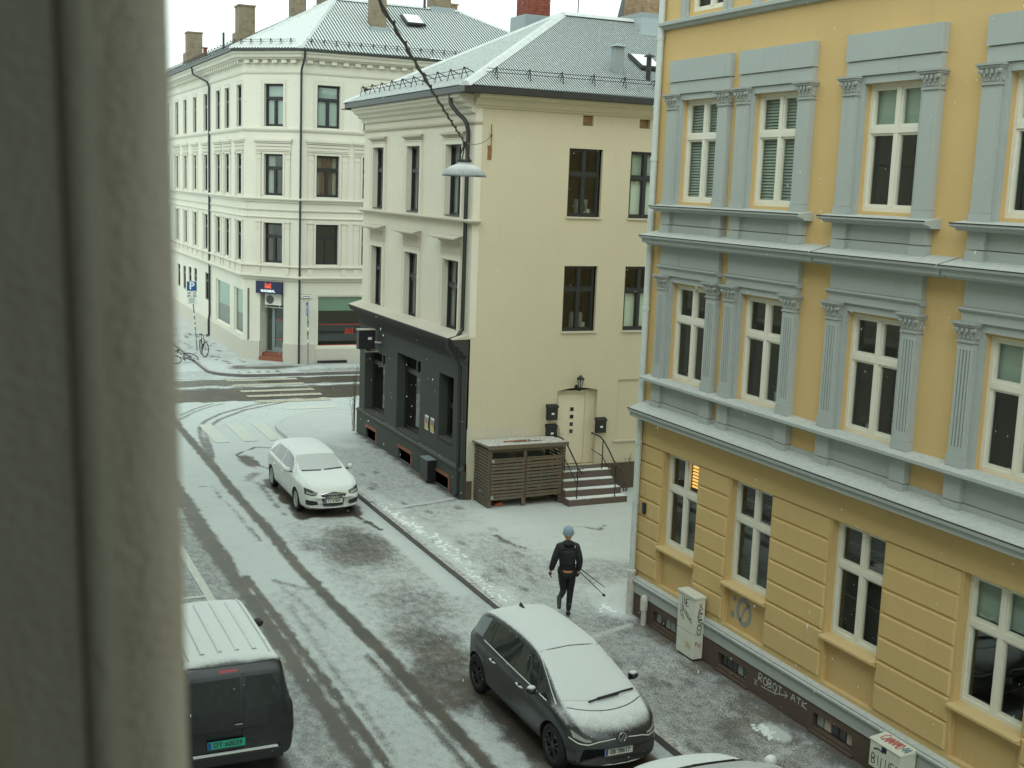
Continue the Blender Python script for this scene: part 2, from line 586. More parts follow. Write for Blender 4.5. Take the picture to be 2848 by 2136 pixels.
def room(parent, fr, u0, u1, z0, z1, d, depth, mat):
    mb = MB()
    a, b = d, d - depth
    u0 -= 0.35; u1 += 0.35; z0 -= 0.15; z1 += 0.1
    mb.quad(fr.p(u0, b, z0), fr.p(u1, b, z0), fr.p(u1, b, z1), fr.p(u0, b, z1))
    mb.quad(fr.p(u0, a, z0), fr.p(u0, b, z0), fr.p(u0, b, z1), fr.p(u0, a, z1))
    mb.quad(fr.p(u1, a, z0), fr.p(u1, a, z1), fr.p(u1, b, z1), fr.p(u1, b, z0))
    mb.quad(fr.p(u0, a, z1), fr.p(u0, b, z1), fr.p(u1, b, z1), fr.p(u1, a, z1))
    mb.quad(fr.p(u0, a, z0), fr.p(u1, a, z0), fr.p(u1, b, z0), fr.p(u0, b, z0))
    return mb.build('interior', mat, parent, recalc=False)

def window(parent, fr, u0, u1, z0, z1, d, kind='white', trans=0.66, fill=None, roommat='room_dark', bw=0.055, mull=0.085,
           lower=2, upper=2, glassm='pane_glass', sill=True, name='window', depth=1.1):
    """casement window: frame mesh, one pane object per light, dark room behind, blinds or curtains"""
    fm = 'white_frame' if kind == 'white' else 'dark_frame'
    mb = MB()
    t = 0.07
    zt = z0 + (z1 - z0) * trans if trans else None
    uc = (u0 + u1) / 2
    mb.fb(fr, u0, u0 + bw, d - t, d, z0, z1)
    mb.fb(fr, u1 - bw, u1, d - t, d, z0, z1)
    mb.fb(fr, u0 + bw, u1 - bw, d - t, d - 0.001, z1 - bw, z1)
    mb.fb(fr, u0 + bw, u1 - bw, d - t, d - 0.001, z0, z0 + bw * 1.15)
    rows = []
    if zt:
        mb.fb(fr, u0 + bw, u1 - bw, d - t, d + 0.008, zt - mull / 2, zt + mull / 2)
        rows = [(z0 + bw * 1.15, zt - mull / 2, lower), (zt + mull / 2, z1 - bw, upper)]
    else:
        rows = [(z0 + bw * 1.15, z1 - bw, lower)]
    lights = []
    for a, b, n in rows:
        if n == 2:
            mb.fb(fr, uc - mull / 2, uc + mull / 2, d - t, d + 0.004, a, b)
            lights += [(u0 + bw, uc - mull / 2, a, b), (uc + mull / 2, u1 - bw, a, b)]
        else:
            lights.append((u0 + bw, u1 - bw, a, b))
    s = 0.032                                  # sash bars, stepped back from the frame
    for a, b, c, e in lights:
        mb.fb(fr, a, a + s, d - t, d - 0.018, c, e)
        mb.fb(fr, b - s, b, d - t, d - 0.018, c, e)
        mb.fb(fr, a + s, b - s, d - t, d - 0.018, e - s, e)
        mb.fb(fr, a + s, b - s, d - t, d - 0.018, c, c + s * 1.25)
    w = mb.build(name, fm, parent)
    for a, b, c, e in lights:
        g = MB()
        k = d - 0.05
        g.quad(fr.p(a + s, k, c + s), fr.p(b - s, k, c + s), fr.p(b - s, k, e - s), fr.p(a + s, k, e - s))
        g.build('pane', glassm, w, recalc=False)
    room(w, fr, u0, u1, z0, z1, d - t, depth, roommat)
    if fill:
        fill(w, fr, u0, u1, z0, z1, d - t - 0.04, zt)
    return w

def venetian(mat, za=0.0, zb=1.0, ua=0.0, ub=1.0, pitch=0.05, dd=0.0, name='blind'):
    def f(w, fr, u0, u1, z0, z1, d, zt):
        mb = MB()
        d -= dd
        lo, hi = z0 + (z1 - z0) * za, z0 + (z1 - z0) * zb
        a, b = u0 + (u1 - u0) * ua + 0.02, u0 + (u1 - u0) * ub - 0.02
        z = lo + 0.02
        while z < hi:
            mb.quad(fr.p(a, d, z - 0.013), fr.p(b, d, z - 0.013), fr.p(b, d - 0.022, z + 0.022), fr.p(a, d - 0.022, z + 0.022))
            z += pitch
        mb.build(name, mat, w, recalc=False)
    return f

def roller(mat, za=0.0, zb=1.0, ua=0.0, ub=1.0, name='blind'):
    def f(w, fr, u0, u1, z0, z1, d, zt):
        mb = MB()
        lo, hi = z0 + (z1 - z0) * za, z0 + (z1 - z0) * zb
        a, b = u0 + (u1 - u0) * ua + 0.02, u0 + (u1 - u0) * ub - 0.02
        mb.fb(fr, a, b, d - 0.012, d - 0.006, lo, hi)
        mb.fb(fr, a, b, d - 0.02, d, lo - 0.02, lo)
        mb.build(name, mat, w)
    return f

def curtains(mat, left=0.3, right=0.3, name='curtain'):
    def f(w, fr, u0, u1, z0, z1, d, zt):
        for a, b in ((u0, u0 + (u1 - u0) * left), (u1 - (u1 - u0) * right, u1)):
            if b - a < 0.02:
                continue
            mb = MB()
            n = 14
            pts = [(a + (b - a) * i / n, d - 0.06 + 0.03 * math.sin(i * 1.9)) for i in range(n + 1)]
            for (x, y), (x2, y2) in zip(pts, pts[1:]):
                mb.quad(fr.p(x, y, z0), fr.p(x2, y2, z0), fr.p(x2, y2, z1), fr.p(x, y, z1))
            mb.build(name, mat, w, recalc=False, smooth=True)
    return f

def plants(spots, potmat='pot_mint'):
    """pot plants on the inner sill; spots: (fraction along u, pot height, plant height)"""
    def f(w, fr, u0, u1, z0, z1, d, zt):
        for q, ph, lh in spots:
            c = fr.p(u0 + (u1 - u0) * q, d - 0.16, z0 + 0.02)
            mb = MB()
            mb.lathe([(0.001, 0), (0.055, 0), (0.075, ph), (0.066, ph), (0.06, ph - 0.02), (0.001, ph - 0.02)], c, 12)
            mb.build('plant_pot', potmat, w, smooth=True)
            if lh:
                mb = MB()
                for k in range(26):
                    a, r = random.uniform(0, 6.28), random.uniform(0.02, 0.16)
                    h = ph + random.uniform(0.1, 1) * lh
                    p = c + Vector((math.cos(a) * r, math.sin(a) * r, h))
                    e = Vector((math.cos(a), math.sin(a), random.uniform(-.3, .8))).normalized() * 0.07
                    sdx = Vector((-math.sin(a), math.cos(a), 0)) * 0.022
                    mb.quad(p - e, p + sdx, p + e, p - sdx)
                    if k % 3 == 0:
                        mb.tube([c + Vector((0, 0, ph)), p], 0.004, 4)
                mb.build('foliage', 'leaf', w, recalc=False)
    return f

def both(*fs):
    def f(*a):
        for g in fs:
            g(*a)
    return f

def text(name, body, size, o, xa, ya, mat, parent, ext=0.004, align='CENTER', bold=0.0):
    cu = bpy.data.curves.new(name, 'FONT')
    cu.body = body
    cu.size = size
    cu.extrude = ext
    cu.align_x = align
    cu.align_y = 'CENTER'
    cu.offset = bold
    tmp = bpy.data.objects.new('tmp', cu)
    C.objects.link(tmp)
    dg = bpy.context.evaluated_depsgraph_get()
    me = bpy.data.meshes.new_from_object(tmp.evaluated_get(dg))
    bpy.data.objects.remove(tmp)
    bpy.data.curves.remove(cu)
    xa, ya, o = Vector(xa).normalized(), Vector(ya).normalized(), Vector(o)
    za = xa.cross(ya)
    off = wloc(parent)
    for v in me.vertices:
        v.co = o + xa * v.co.x + ya * v.co.y + za * v.co.z - off
    me.materials.clear()
    me.materials.append(M[mat])
    return link(name, me, parent)

def ribbon(mb, pts, w, to3, mi=0):
    """flat painted stroke along 2d pts, mapped to a surface by to3(a, b)"""
    P = [Vector(p) for p in pts]
    L, R = [], []
    for i, p in enumerate(P):
        t = (P[min(i + 1, len(P) - 1)] - P[max(i - 1, 0)])
        t = t.normalized() if t.length else Vector((1, 0))
        n = Vector((-t.y, t.x)) * (w / 2)
        L.append(to3(*(p + n)))
        R.append(to3(*(p - n)))
    for i in range(len(P) - 1):
        mb.quad(L[i], L[i + 1], R[i + 1], R[i], mi)

def corrugated(mb, eave0, udir, up, length, tmax, pitch, amp, ngap=0.25, mi_snow=0, mi_metal=1):
    """wave sheet: columns across udir, each running from the eave to tmax(u) up the slope"""
    eave0, udir, up = Vector(eave0), Vector(udir).normalized(), Vector(up).normalized()
    nrm = udir.cross(up)
    if nrm.z < 0:
        nrm = -nrm
    n = int(length / pitch)
    prof = [(0.0, 0.0), (0.36, 1.0), (0.56, 1.0), (0.68, 0.0)]
    pts = []
    for i in range(n + 1):
        for f, h in prof:
            u = (i + f) * pitch
            if u > length:
                break
            pts.append((u, h * amp))
    b = len(mb.v)
    for u, h in pts:
        t = max(0.001, tmax(u))
        base = eave0 + udir * u + nrm * h
        mb.v.append(base)
        mb.v.append(base + up * t)
    for i in range(len(pts) - 1):
        mb.f.append((b + 2 * i, b + 2 * i + 2, b + 2 * i + 3, b + 2 * i + 1))
        mb.mi.append(mi_metal if i % 4 == 0 else mi_snow)

# ------------------------------------------------------------------ ground
def snow_ground(name, bare, snowc, rough_bare=0.4, speckle=0.55, dirt=(0.12, 0.095, 0.065)):
    t = NT(name)
    s = t.attr('snow')
    f1 = t.noise(34, 4, 0.75)
    f2 = t.noise(7, 5, 0.65, t.coord((1, 0.6, 1)))
    f3 = t.noise(110, 2, 0.8)
    v = t.math('ADD', s, t.math('MULTIPLY', t.math('SUBTRACT', f1, 0.5), speckle * 1.5))
    v = t.math('ADD', v, t.math('MULTIPLY', t.math('SUBTRACT', f2, 0.5), 0.55))
    v = t.math('ADD', v, t.math('MULTIPLY', t.math('SUBTRACT', f3, 0.5), speckle * 0.8))
    f = t.step(v, 0.26, 0.72)
    g = t.noise(26, 5, 0.7)
    bare_c = t.mix(t.step(t.noise(1.3, 4), 0.4, 0.7), bare, dirt)
    bare_c = t.mix(t.step(g, 0.4, 0.8), bare_c, tuple(x * 1.7 for x in bare))
    sn = t.mix(t.noise(2.2, 4), tuple(x * 0.86 for x in snowc), snowc)
    c = t.mix(f, bare_c, sn)
    b = t.bsdf(c, 0.6, 0, t.bump(t.math('ADD', t.math('MULTIPLY', f, 0.8), t.math('MULTIPLY', f1, 0.5)), 0.55, 0.012), 0.35)
    t.ln(t.math('ADD', rough_bare, t.math('MULTIPLY', f, 0.92 - rough_bare)), b.inputs['Roughness'])
    M[name] = t.m
snow_ground('road_surface', (0.050, 0.045, 0.038), (0.52, 0.555, 0.545), dirt=(0.095, 0.070, 0.048))
snow_ground('pavement_surface', (0.080, 0.077, 0.070), (0.50, 0.53, 0.52), 0.6, 0.9)

def paint_mat():
    t = NT('road_paint')
    n = t.noise(24, 5, 0.75)
    c = t.mix(t.step(n, 0.36, 0.62), (0.16, 0.14, 0.11), (0.60, 0.57, 0.46))
    t.bsdf(c, 0.7, 0, None, 0.3)
    M['road_paint'] = t.m
    t = NT('road_paint_snow')
    n = t.noise(20, 5, 0.75)
    c = t.mix(t.step(n, 0.30, 0.62), (0.40, 0.41, 0.38), (0.58, 0.60, 0.55))
    t.bsdf(c, 0.8, 0, None, 0.3)
    M['road_paint_snow'] = t.m
paint_mat()

def seg_dist(X, Y, pts):
    d = np.full(X.shape, 1e9)
    for (ax, ay), (bx, by) in zip(pts, pts[1:]):
        vx, vy = bx - ax, by - ay
        L = vx * vx + vy * vy + 1e-12
        t = np.clip(((X - ax) * vx + (Y - ay) * vy) / L, 0, 1)
        d = np.minimum(d, np.hypot(X - ax - t * vx, Y - ay - t * vy))
    return d

def sstep(x, a, b):
    t = np.clip((x - a) / (b - a), 0, 1)
    return t * t * (3 - 2 * t)

def wob(X, Y, s, seed):
    """cheap smooth value noise for the masks"""
    r = np.random.default_rng(seed)
    g = r.random((64, 64))
    x, y = X / s % 63, Y / s % 63
    i, j = np.floor(x).astype(int), np.floor(y).astype(int)
    fx, fy = x - i, y - j
    fx, fy = fx * fx * (3 - 2 * fx), fy * fy * (3 - 2 * fy)
    return (g[i, j] * (1 - fx) + g[i + 1, j] * fx) * (1 - fy) + (g[i, j + 1] * (1 - fx) + g[i + 1, j + 1] * fx) * fy

class Mask:
    def __init__(s, X, Y, base):
        s.X, s.Y, s.v = X, Y, np.full(X.shape, float(base))
    def to(s, w, val):
        s.v = s.v * (1 - w) + val * w
        return s
    def stroke(s, pts, width, val, soft=0.06, amt=1.0, rag=0.0):
        d = seg_dist(s.X, s.Y, pts)
        if rag:
            d = d + (wob(s.X, s.Y, 0.23, 5) - 0.5) * rag
        return s.to(amt * (1 - sstep(d, width / 2 - soft, width / 2 + soft)), val)
    def blob(s, cx, cy, rx, ry, val, soft=0.5, amt=1.0, rag=0.6):
        d = np.hypot((s.X - cx) / rx, (s.Y - cy) / ry) + (wob(s.X, s.Y, 0.45, 9) - 0.5) * rag
        return s.to(amt * (1 - sstep(d, 1 - soft, 1 + soft)), val)
    def rect(s, x0, x1, y0, y1, val, soft=0.15, amt=1.0, rag=0.0):
        q = (wob(s.X, s.Y, 0.35, 3) - 0.5) * rag
        w = sstep(s.X + q, x0 - soft, x0 + soft) * (1 - sstep(s.X + q, x1 - soft, x1 + soft)) * sstep(s.Y + q, y0 - soft, y0 + soft) * (1 - sstep(s.Y + q, y1 - soft, y1 + soft))
        return s.to(amt * w, val)

def grid_mesh(name, xs, ys, z, keep, mask_fn, mat, kind='structure', parent=None):
    nx, ny = len(xs), len(ys)
    X, Y = np.meshgrid(xs, ys, indexing='ij')
    mk, Z = mask_fn(X, Y)
    V = np.stack([X, Y, Z + z], -1).reshape(-1, 3)
    idx = np.arange(nx * ny).reshape(nx, ny)
    q = np.stack([idx[:-1, :-1], idx[1:, :-1], idx[1:, 1:], idx[:-1, 1:]], -1).reshape(-1, 4)
    if keep is not None:
        cx, cy = (X[:-1, :-1] + X[1:, 1:]) / 2, (Y[:-1, :-1] + Y[1:, 1:]) / 2
        q = q[keep(cx, cy).reshape(-1)]
        used = np.unique(q)
        rm = -np.ones(nx * ny, int)
        rm[used] = np.arange(len(used))
        V, q, m = V[used], rm[q], mk.reshape(-1)[used]
    else:
        m = mk.reshape(-1)
    me = bpy.data.meshes.new(name)
    me.from_pydata(V.tolist(), [], q.tolist())
    a = me.attributes.new('snow', 'FLOAT', 'POINT')
    a.data.foreach_set('value', m.astype(np.float32))
    me.materials.append(M[mat])
    me.polygons.foreach_set('use_smooth', [True] * len(me.polygons))
    o = link(name, me, parent)
    if kind:
        o['kind'] = kind
    return o

def mixed(a, b, c, d, fine, coarse):
    return np.concatenate([np.arange(a, b, coarse), np.arange(b, c, fine), np.arange(c, d + coarse, coarse)])

A3_C, ID_C, VAN_C, WC_C = (8.53, 31.19), (8.52, 16.30), (3.33, 18.30), (8.62, 11.45)

def road_mask(X, Y):
    k = Mask(X, Y, 0.80)
    k.to(0.5 * sstep(wob(X, Y, 1.7, 2), 0.45, 0.8), 0.62)
    k.rect(-60, 4.45, -20, 33, 0.50, 0.2)
    k.rect(4.45, 5.1, -20, 30, 0.50, 0.1)
    k.rect(5.5, 6.6, 14, 24, 0.66, 0.2)
    k.rect(7.0, 9.7, 14, 29, 0.62, 0.4)
    # bare wet patches where cars stood
    k.blob(8.25, 26.2, 0.95, 1.5, 0.34, 0.6)
    k.blob(7.75, 19.6, 0.55, 1.7, 0.33, 0.6)
    k.blob(8.3, 22.5, 0.6, 1.3, 0.48, 0.5)
    k.blob(7.3, 18.0, 0.35, 0.9, 0.30, 0.5)
    k.rect(9.2, 9.75, 22.5, 29.2, 0.82, 0.12)
    k.stroke([(9.0, 30.2), (9.15, 28.6), (9.3, 27.6)], 0.12, 0.15, 0.05, 0.9, 0.15)
    # wheel ruts of the lane
    k.stroke([(6.75, 46), (6.72, 41.2), (6.70, 35.3), (6.66, 31.8), (6.70, 28.4), (6.64, 25.4), (6.72, 22.5), (6.82, 20), (6.9, 14), (6.95, 0)], 0.25, 0.10, 0.08, 0.95, 0.07)
    k.stroke([(5.25, 46), (5.24, 31), (5.20, 26)], 0.40, 0.11, 0.09, 0.93, 0.08)
    k.stroke([(5.19, 26), (5.22, 21.4), (5.20, 18), (5.15, 0)], 0.30, 0.11, 0.09, 0.93, 0.08)
    k.stroke([(5.44, 25), (5.47, 21.4), (5.50, 18), (5.50, 0)], 0.15, 0.10, 0.05, 0.92, 0.06)
    k.stroke([(5.88, 23), (5.78, 20), (5.72, 16)], 0.10, 0.40, 0.05, 0.6, 0.08)
    k.stroke([(6.52, 20), (6.60, 17), (6.64, 12)], 0.16, 0.25, 0.06, 0.8, 0.06)
    k.stroke([(5.95, 24.6), (6.4, 23.9), (6.66, 23.8)], 0.16, 0.35, 0.06, 0.7)
    k.stroke([(5.95, 24.6), (6.15, 22.8), (6.2, 21.5)], 0.12, 0.40, 0.06, 0.6)
    # turning tracks at the junction
    to = [(6.68, 34.7), (6.87, 36.9), (7.08, 39.3), (7.32, 40.95), (7.71, 42.1), (8.53, 43.4), (10.0, 44.8), (11.4, 45.5)]
    ti = [(6.9, 36.4), (7.08, 37.65), (7.27, 39.5), (7.63, 41.0), (8.25, 42.3), (9.5, 43.9), (11.5, 45.3)]
    for p in (to, ti):
        k.stroke(p, 0.17, 0.30, 0.06, 0.85)
    k.stroke([(7.1, 43.4), (7.74, 44.4), (8.3, 45.1), (8.6, 45.4)], 0.15, 0.35, 0.06, 0.8)
    k.stroke([(6.95, 42.6), (7.62, 43.8), (8.45, 44.9), (9.0, 45.3)], 0.15, 0.35, 0.06, 0.8)
    k.stroke([(7.4, 39.6), (7.9, 40.9), (8.7, 41.9), (9.6, 42.6)], 0.5, 0.66, 0.2, 0.6)
    # frozen puddle with a dark melt line round it
    pud = [(7.64, 36.6), (7.95, 37.05), (8.28, 37.33), (8.41, 37.56), (9.06, 37.26), (9.0, 35.6), (8.22, 34.55), (7.98, 35.1), (8.06, 36.25), (7.74, 36.2), (7.64, 36.6)]
    k.rect(7.9, 9.2, 34.8, 37.3, 1.0, 0.15)
    k.stroke(pud, 0.10, 0.05, 0.05, 0.85, 0.05)
    k.blob(7.85, 35.7, 0.22, 0.75, 0.20, 0.5, 0.9)
    # cracks in the wearing course
    k.stroke([(5.9, 33.0), (6.23, 32.96), (6.21, 31.6), (6.29, 30.7), (6.29, 29.1), (6.32, 27.5)], 0.05, 0.1, 0.05, 0.65, 0.05)
    k.stroke([(7.4, 29.6), (7.45, 31.4), (7.5, 33)], 0.14, 0.25, 0.07, 0.6, 0.15)
    k.stroke([(7.35, 33.4), (7.7, 34.2)], 0.3, 0.35, 0.12, 0.7, 0.2)
    # dry ground under the parked cars
    for (cx, cy), w, l in ((A3_C, 0.93, 2.15), (ID_C, 0.95, 2.15), (VAN_C, 0.92, 2.25), (WC_C, 0.9, 1.9)):
        k.rect(cx - w + .06, cx + w - .1, cy - l, cy + l, 0.06, 0.12, 1.0, 0.2)
    k.stroke([(7.62, 14.2), (7.58, 18.4)], 0.22, 0.28, 0.08, 0.7, 0.2)
    # the cross street, driven bare
    k.rect(-60, 60, 45.75, 48.45, 0.05, 0.16, 1.0, 0.3)
    k.rect(-60, 60, 48.45, 51.2, 0.34, 0.12, 1.0, 0.2)
    k.rect(-60, 60, 48.75, 49.15, 0.68, 0.14, 0.9, 0.4)
    k.rect(11.5, 60, 49.3, 50.9, 0.08, 0.14, 0.9, 0.5)
    k.rect(-60, 60, 50.85, 51.1, 0.85, 0.07, 0.75, 0.25)
    k.rect(2, 9.9, 51.2, 53.3, 0.55, 0.4, 0.8, 0.6)
    return np.clip(k.v, 0, 1), (wob(X, Y, 0.8, 8) - 0.5) * 0.01

big = MB()
big.quad((-600, -300, -0.04), (600, -300, -0.04), (600, 900, -0.04), (-600, 900, -0.04))
plain('far_snow', (0.58, 0.61, 0.60), 0.9, var=0.1, scale=0.5)
tag(big.build('ground', 'far_snow'), kind='structure')

road = grid_mesh('road', mixed(-40, 2.2, 14.4, 46, 0.07, 1.5), mixed(-16, 8, 56, 118, 0.09, 1.5), 0.0, None, road_mask, 'road_surface')

def bar(name, x0, x1, y0, y1, mat, z=0.013):
    mb = MB()
    mb.box(x0, x1, y0, y1, z - 0.005, z)
    return mb.build(name, mat, road)
for y in (50.45, 49.2, 47.75, 46.6, 45.35):
    bar('crosswalk_bar', 10.15, 13.1, y - 0.22, y + 0.22, 'road_paint')
bar('crosswalk_bar', 10.9, 12.85, 43.55, 44.05, 'road_paint_snow')
for x in (9.35, 8.5, 7.6):
    bar('crosswalk_bar', x - 0.22, x + 0.22, 38.45, 41.5, 'road_paint_snow')
bar('parking_line', 4.38, 4.55, 20.5, 27.6, 'road_paint_snow')
bar('parking_line', 2.4, 4.38, 23.95, 24.07, 'road_paint_snow')

KN = [(9.66, -10)] + [(9.66, 39.6)] + [(9.66 + 3.1 * (1 - math.cos(a)), 39.6 + 3.1 * math.sin(a)) for a in np.linspace(0.2, math.pi / 2, 8)] + [(30, 42.7)]
KF = [(9.75, 112), (9.75, 53.0)] + [(9.75 + 1.8 * (1 - math.cos(a)), 53.0 - 1.8 * math.sin(a)) for a in np.linspace(0.25, math.pi / 2, 7)] + [(38, 51.2)]

def near_keep(x, y):
    k = ((x < 12.25) | ((y > 20.0) & (y < 29.4)) | ((y > 38.4) & (y < 42.75))) & (y < 42.75)
    return k & ~((x < 12.76) & (y > 39.6) & (np.hypot(x - 12.76, y - 39.6) > 3.08))

def near_mask(X, Y):
    k = Mask(X, Y, 0.56)
    k.to(0.7 * sstep(wob(X, Y, 1.3, 12), 0.4, 0.8), 0.44)
    k.rect(-5, 12.2, 20.6, 31, 0.64, 0.5)
    k.rect(11.9, 20, 20, 29.4, 0.78, 0.4)
    k.rect(9.6, 12.2, 31, 39, 0.62, 0.6)
    k.rect(9.0, 40, 37.5, 43, 0.84, 0.6)
    k.blob(14.1, 26.8, 2.6, 0.9, 0.95, 0.5)
    k.blob(12.6, 22.6, 1.3, 0.8, 0.55, 0.5)
    k.blob(11.2, 23.6, 1.2, 1.5, 0.55, 0.6, 0.8)
    k.stroke([(11.3, 37.9), (10.9, 38.6), (10.6, 37.7), (11.2, 36.5)], 0.5, 0.95, 0.25, 0.8)
    # snow kicked against the kerb
    k.stroke([(9.8, 12), (9.85, 20), (9.95, 26), (10.1, 29), (9.9, 31)], 0.5, 0.88, 0.2, 0.85, 0.5)
    k.rect(9.6, 12.2, -10, 17, 0.50, 0.6)
    for i in range(46):                     # footprints and scuffs
        x, y = RNG.uniform(9.9, 11.9), RNG.uniform(9, 37)
        k.blob(x, y, 0.10, 0.22, 0.25, 0.5, 0.5, 0.8)
    for i in range(24):
        k.blob(RNG.uniform(10.6, 11.9), RNG.uniform(10, 18), 0.16, 0.30, 0.28, 0.6, 0.55, 0.8)
    # expansion joints and cracks
    k.stroke([(9.8, 28.75), (12.1, 29.35)], 0.07, 0.12, 0.05, 0.6)
    k.stroke([(9.8, 28.9), (12.1, 29.52)], 0.10, 1.0, 0.05, 0.8)
    k.stroke([(11.62, 25.9), (11.72, 25.0), (11.95, 24.6)], 0.07, 0.1, 0.05, 0.8, 0.06)
    k.stroke([(13.6, 26.0), (14.0, 26.0), (14.3, 25.6), (14.6, 25.9)], 0.08, 0.1, 0.05, 0.6, 0.1)
    k.stroke([(9.8, 18.9), (11.9, 19.6)], 0.10, 0.9, 0.05, 0.8)
    k.stroke([(9.8, 13.6), (12.0, 14.2)], 0.07, 0.85, 0.05, 0.6)
    # wet strip at the foot of the walls
    d = np.where((Y < 20.15), 12.05 - X, np.where((Y > 29.3) & (Y < 38.4), 12.15 - X, 9.0))
    k.to((1 - sstep(d + (wob(X, Y, 0.3, 4) - 0.5) * 0.3, 0.05, 0.40)) * 0.75, 0.15)
    k.blob(11.85, 20.3, 0.35, 0.5, 0.95, 0.5, 0.7)
    k.blob(11.45, 14.6, 0.16, 0.28, 1.0, 0.4, 1.0)
    bank = (1 - sstep(np.abs(X - 10.0 - 0.12 * np.sin(Y)), 0.05, 0.4)) * sstep(Y, 22, 25) * (1 - sstep(Y, 29, 31.5))
    z = bank * 0.045 * wob(X, Y, 0.22, 31) + (wob(X, Y, 0.5, 6) - 0.5) * 0.012
    return np.clip(k.v, 0, 1), z

pave = grid_mesh('pavement', mixed(9.76, 9.77, 16.8, 30, 0.075, 0.6), mixed(-10, 8, 43, 43.6, 0.085, 0.6), 0.12, near_keep, near_mask, 'pavement_surface')

def far_keep(x, y):
    k = (y > 51.25)
    return k & ~((x < 11.55) & (y < 53.0) & (np.hypot(x - 11.55, y - 53.0) > 1.78))

def far_mask(X, Y):
    k = Mask(X, Y, 0.74)
    k.to(0.6 * sstep(wob(X, Y, 0.8, 22), 0.5, 0.8), 0.6)
    for i in range(60):
        k.blob(RNG.uniform(10.1, 11.8), RNG.uniform(54, 72), 0.10, 0.2, 0.2, 0.5, 0.7, 0.8)
    k.blob(12.4, 53.2, 1.5, 0.75, 0.14, 0.45, 0.9)
    k.rect(11.5, 40, 53.3, 54.0, 0.55, 0.2)
    k.rect(13.5, 40, 51.3, 52.3, 0.45, 0.3, 0.7, 0.4)
    for i in range(5):
        k.stroke([(10.9 + i * 0.42, 51.5), (10.95 + i * 0.42, 52.0)], 0.12, 0.2, 0.05, 0.7, 0.1)
    k.rect(9.8, 10.6, 52.5, 55.5, 0.95, 0.3, 0.8)
    return np.clip(k.v, 0, 1), (wob(X, Y, 0.6, 6) - 0.5) * 0.015
pave2 = grid_mesh('far_pavement', mixed(9.84, 9.85, 18, 38, 0.09, 1.0), mixed(51.24, 51.25, 62, 112, 0.09, 1.0), 0.12, far_keep, far_mask, 'pavement_surface')

def left_mask(X, Y):
    k = Mask(X, Y, 0.6)
    return k.v, X * 0
pave3 = grid_mesh('left_pavement', np.arange(0.1, 2.35, 0.25), np.arange(-10, 44, 0.5), 0.12, None, left_mask, 'pavement_surface')

stucco('kerb_granite', (0.17, 0.155, 0.15), amount=0.3, snow=1.0, var=0.2)
stucco('snow_kerb', (0.46, 0.49, 0.48), amount=0.2, snow=1.0, var=0.15)
def kerb_line(path, side, parent, length=1.0, w=0.13, top=0.128):
    """granite kerb stones, one object each"""
    P = [Vector(p) for p in path]
    acc = []
    for a, b in zip(P, P[1:]):
        n = max(1, int(round((b - a).length / length)))
        for i in range(n):
            acc.append((a.lerp(b, i / n), a.lerp(b, (i + 1) / n)))
    for a, b in acc:
        if a.y > 66 or a.y < 9 or a.x > 24:
            continue
        t = (b - a).normalized()
        n = Vector((t.y, -t.x)) * side
        e = 0.006
        a2, b2 = a + t * e, b - t * e
        mb = MB()
        h = top + random.uniform(-0.006, 0.006)
        pts = [a2, b2, b2 + n * w, a2 + n * w]
        mb.hexa([(p.x, p.y, -0.02) for p in pts] + [(p.x, p.y, h) for p in pts])
        mb.build('kerb_stone', 'snow_kerb' if parent is pave and a.y > 33.5 else 'kerb_granite', parent, bevel=0.008)
kerb_line(KN, 1, pave)
kerb_line(KF, -1, pave2)
kerb_line([(2.3, 9), (2.3, 43)], -1, pave3)

# ------------------------------------------------------------------ stroke lettering for graffiti
SF = {'A': [[(0, 0), (.5, 1), (1, 0)], [(.2, .4), (.8, .4)]], 'B': [[(0, 0), (0, 1), (.7, .9), (.7, .6), (0, .5), (.8, .35), (.75, .05), (0, 0)]],
      'C': [[(1, .85), (.5, 1), (0, .6), (.1, .15), (.6, 0), (1, .2)]], 'K': [[(0, 0), (.1, 1)], [(1, 1), (.05, .45), (1, 0)]],
      'M': [[(0, 0), (.15, 1), (.5, .3), (.85, 1), (1, 0)]], 'O': [[(.5, 1), (0, .6), (.2, .05), (.7, 0), (1, .5), (.5, 1)]],
      'R': [[(0, 0), (.1, 1), (.8, .85), (.7, .5), (.05, .45), (1, 0)]], 'S': [[(1, .9), (.3, 1), (.1, .65), (.8, .4), (.7, .05), (0, .1)]],
      'T': [[(0, 1), (1, .95)], [(.5, 1), (.45, 0)]], 'U': [[(0, 1), (.1, .1), (.6, 0), (.9, .3), (1, 1)]], 'N': [[(0, 0), (.1, 1), (.85, 0), (1, 1)]],
      'E': [[(1, 1), (0, .9), (.05, 0), (1, .05)], [(0, .5), (.7, .5)]], 'I': [[(.5, 1), (.45, 0)]], '4': [[(.7, 0), (.7, 1), (0, .4), (1, .35)]],
      'Y': [[(0, 1), (.5, .5), (1, 1)], [(.5, .5), (.4, 0)]], '>': [[(0, .5), (1, .5)], [(.7, .8), (1, .5), (.7, .2)]], 'X': [[(0, 0), (1, 1)], [(0, 1), (1, 0)]],
      'V': [[(0, 1), (.5, 0), (1, 1)]], 'L': [[(.1, 1), (0, 0), (1, .05)]], 'D': [[(0, 0), (.05, 1), (.8, .8), (1, .4), (.6, .05), (0, 0)]]}

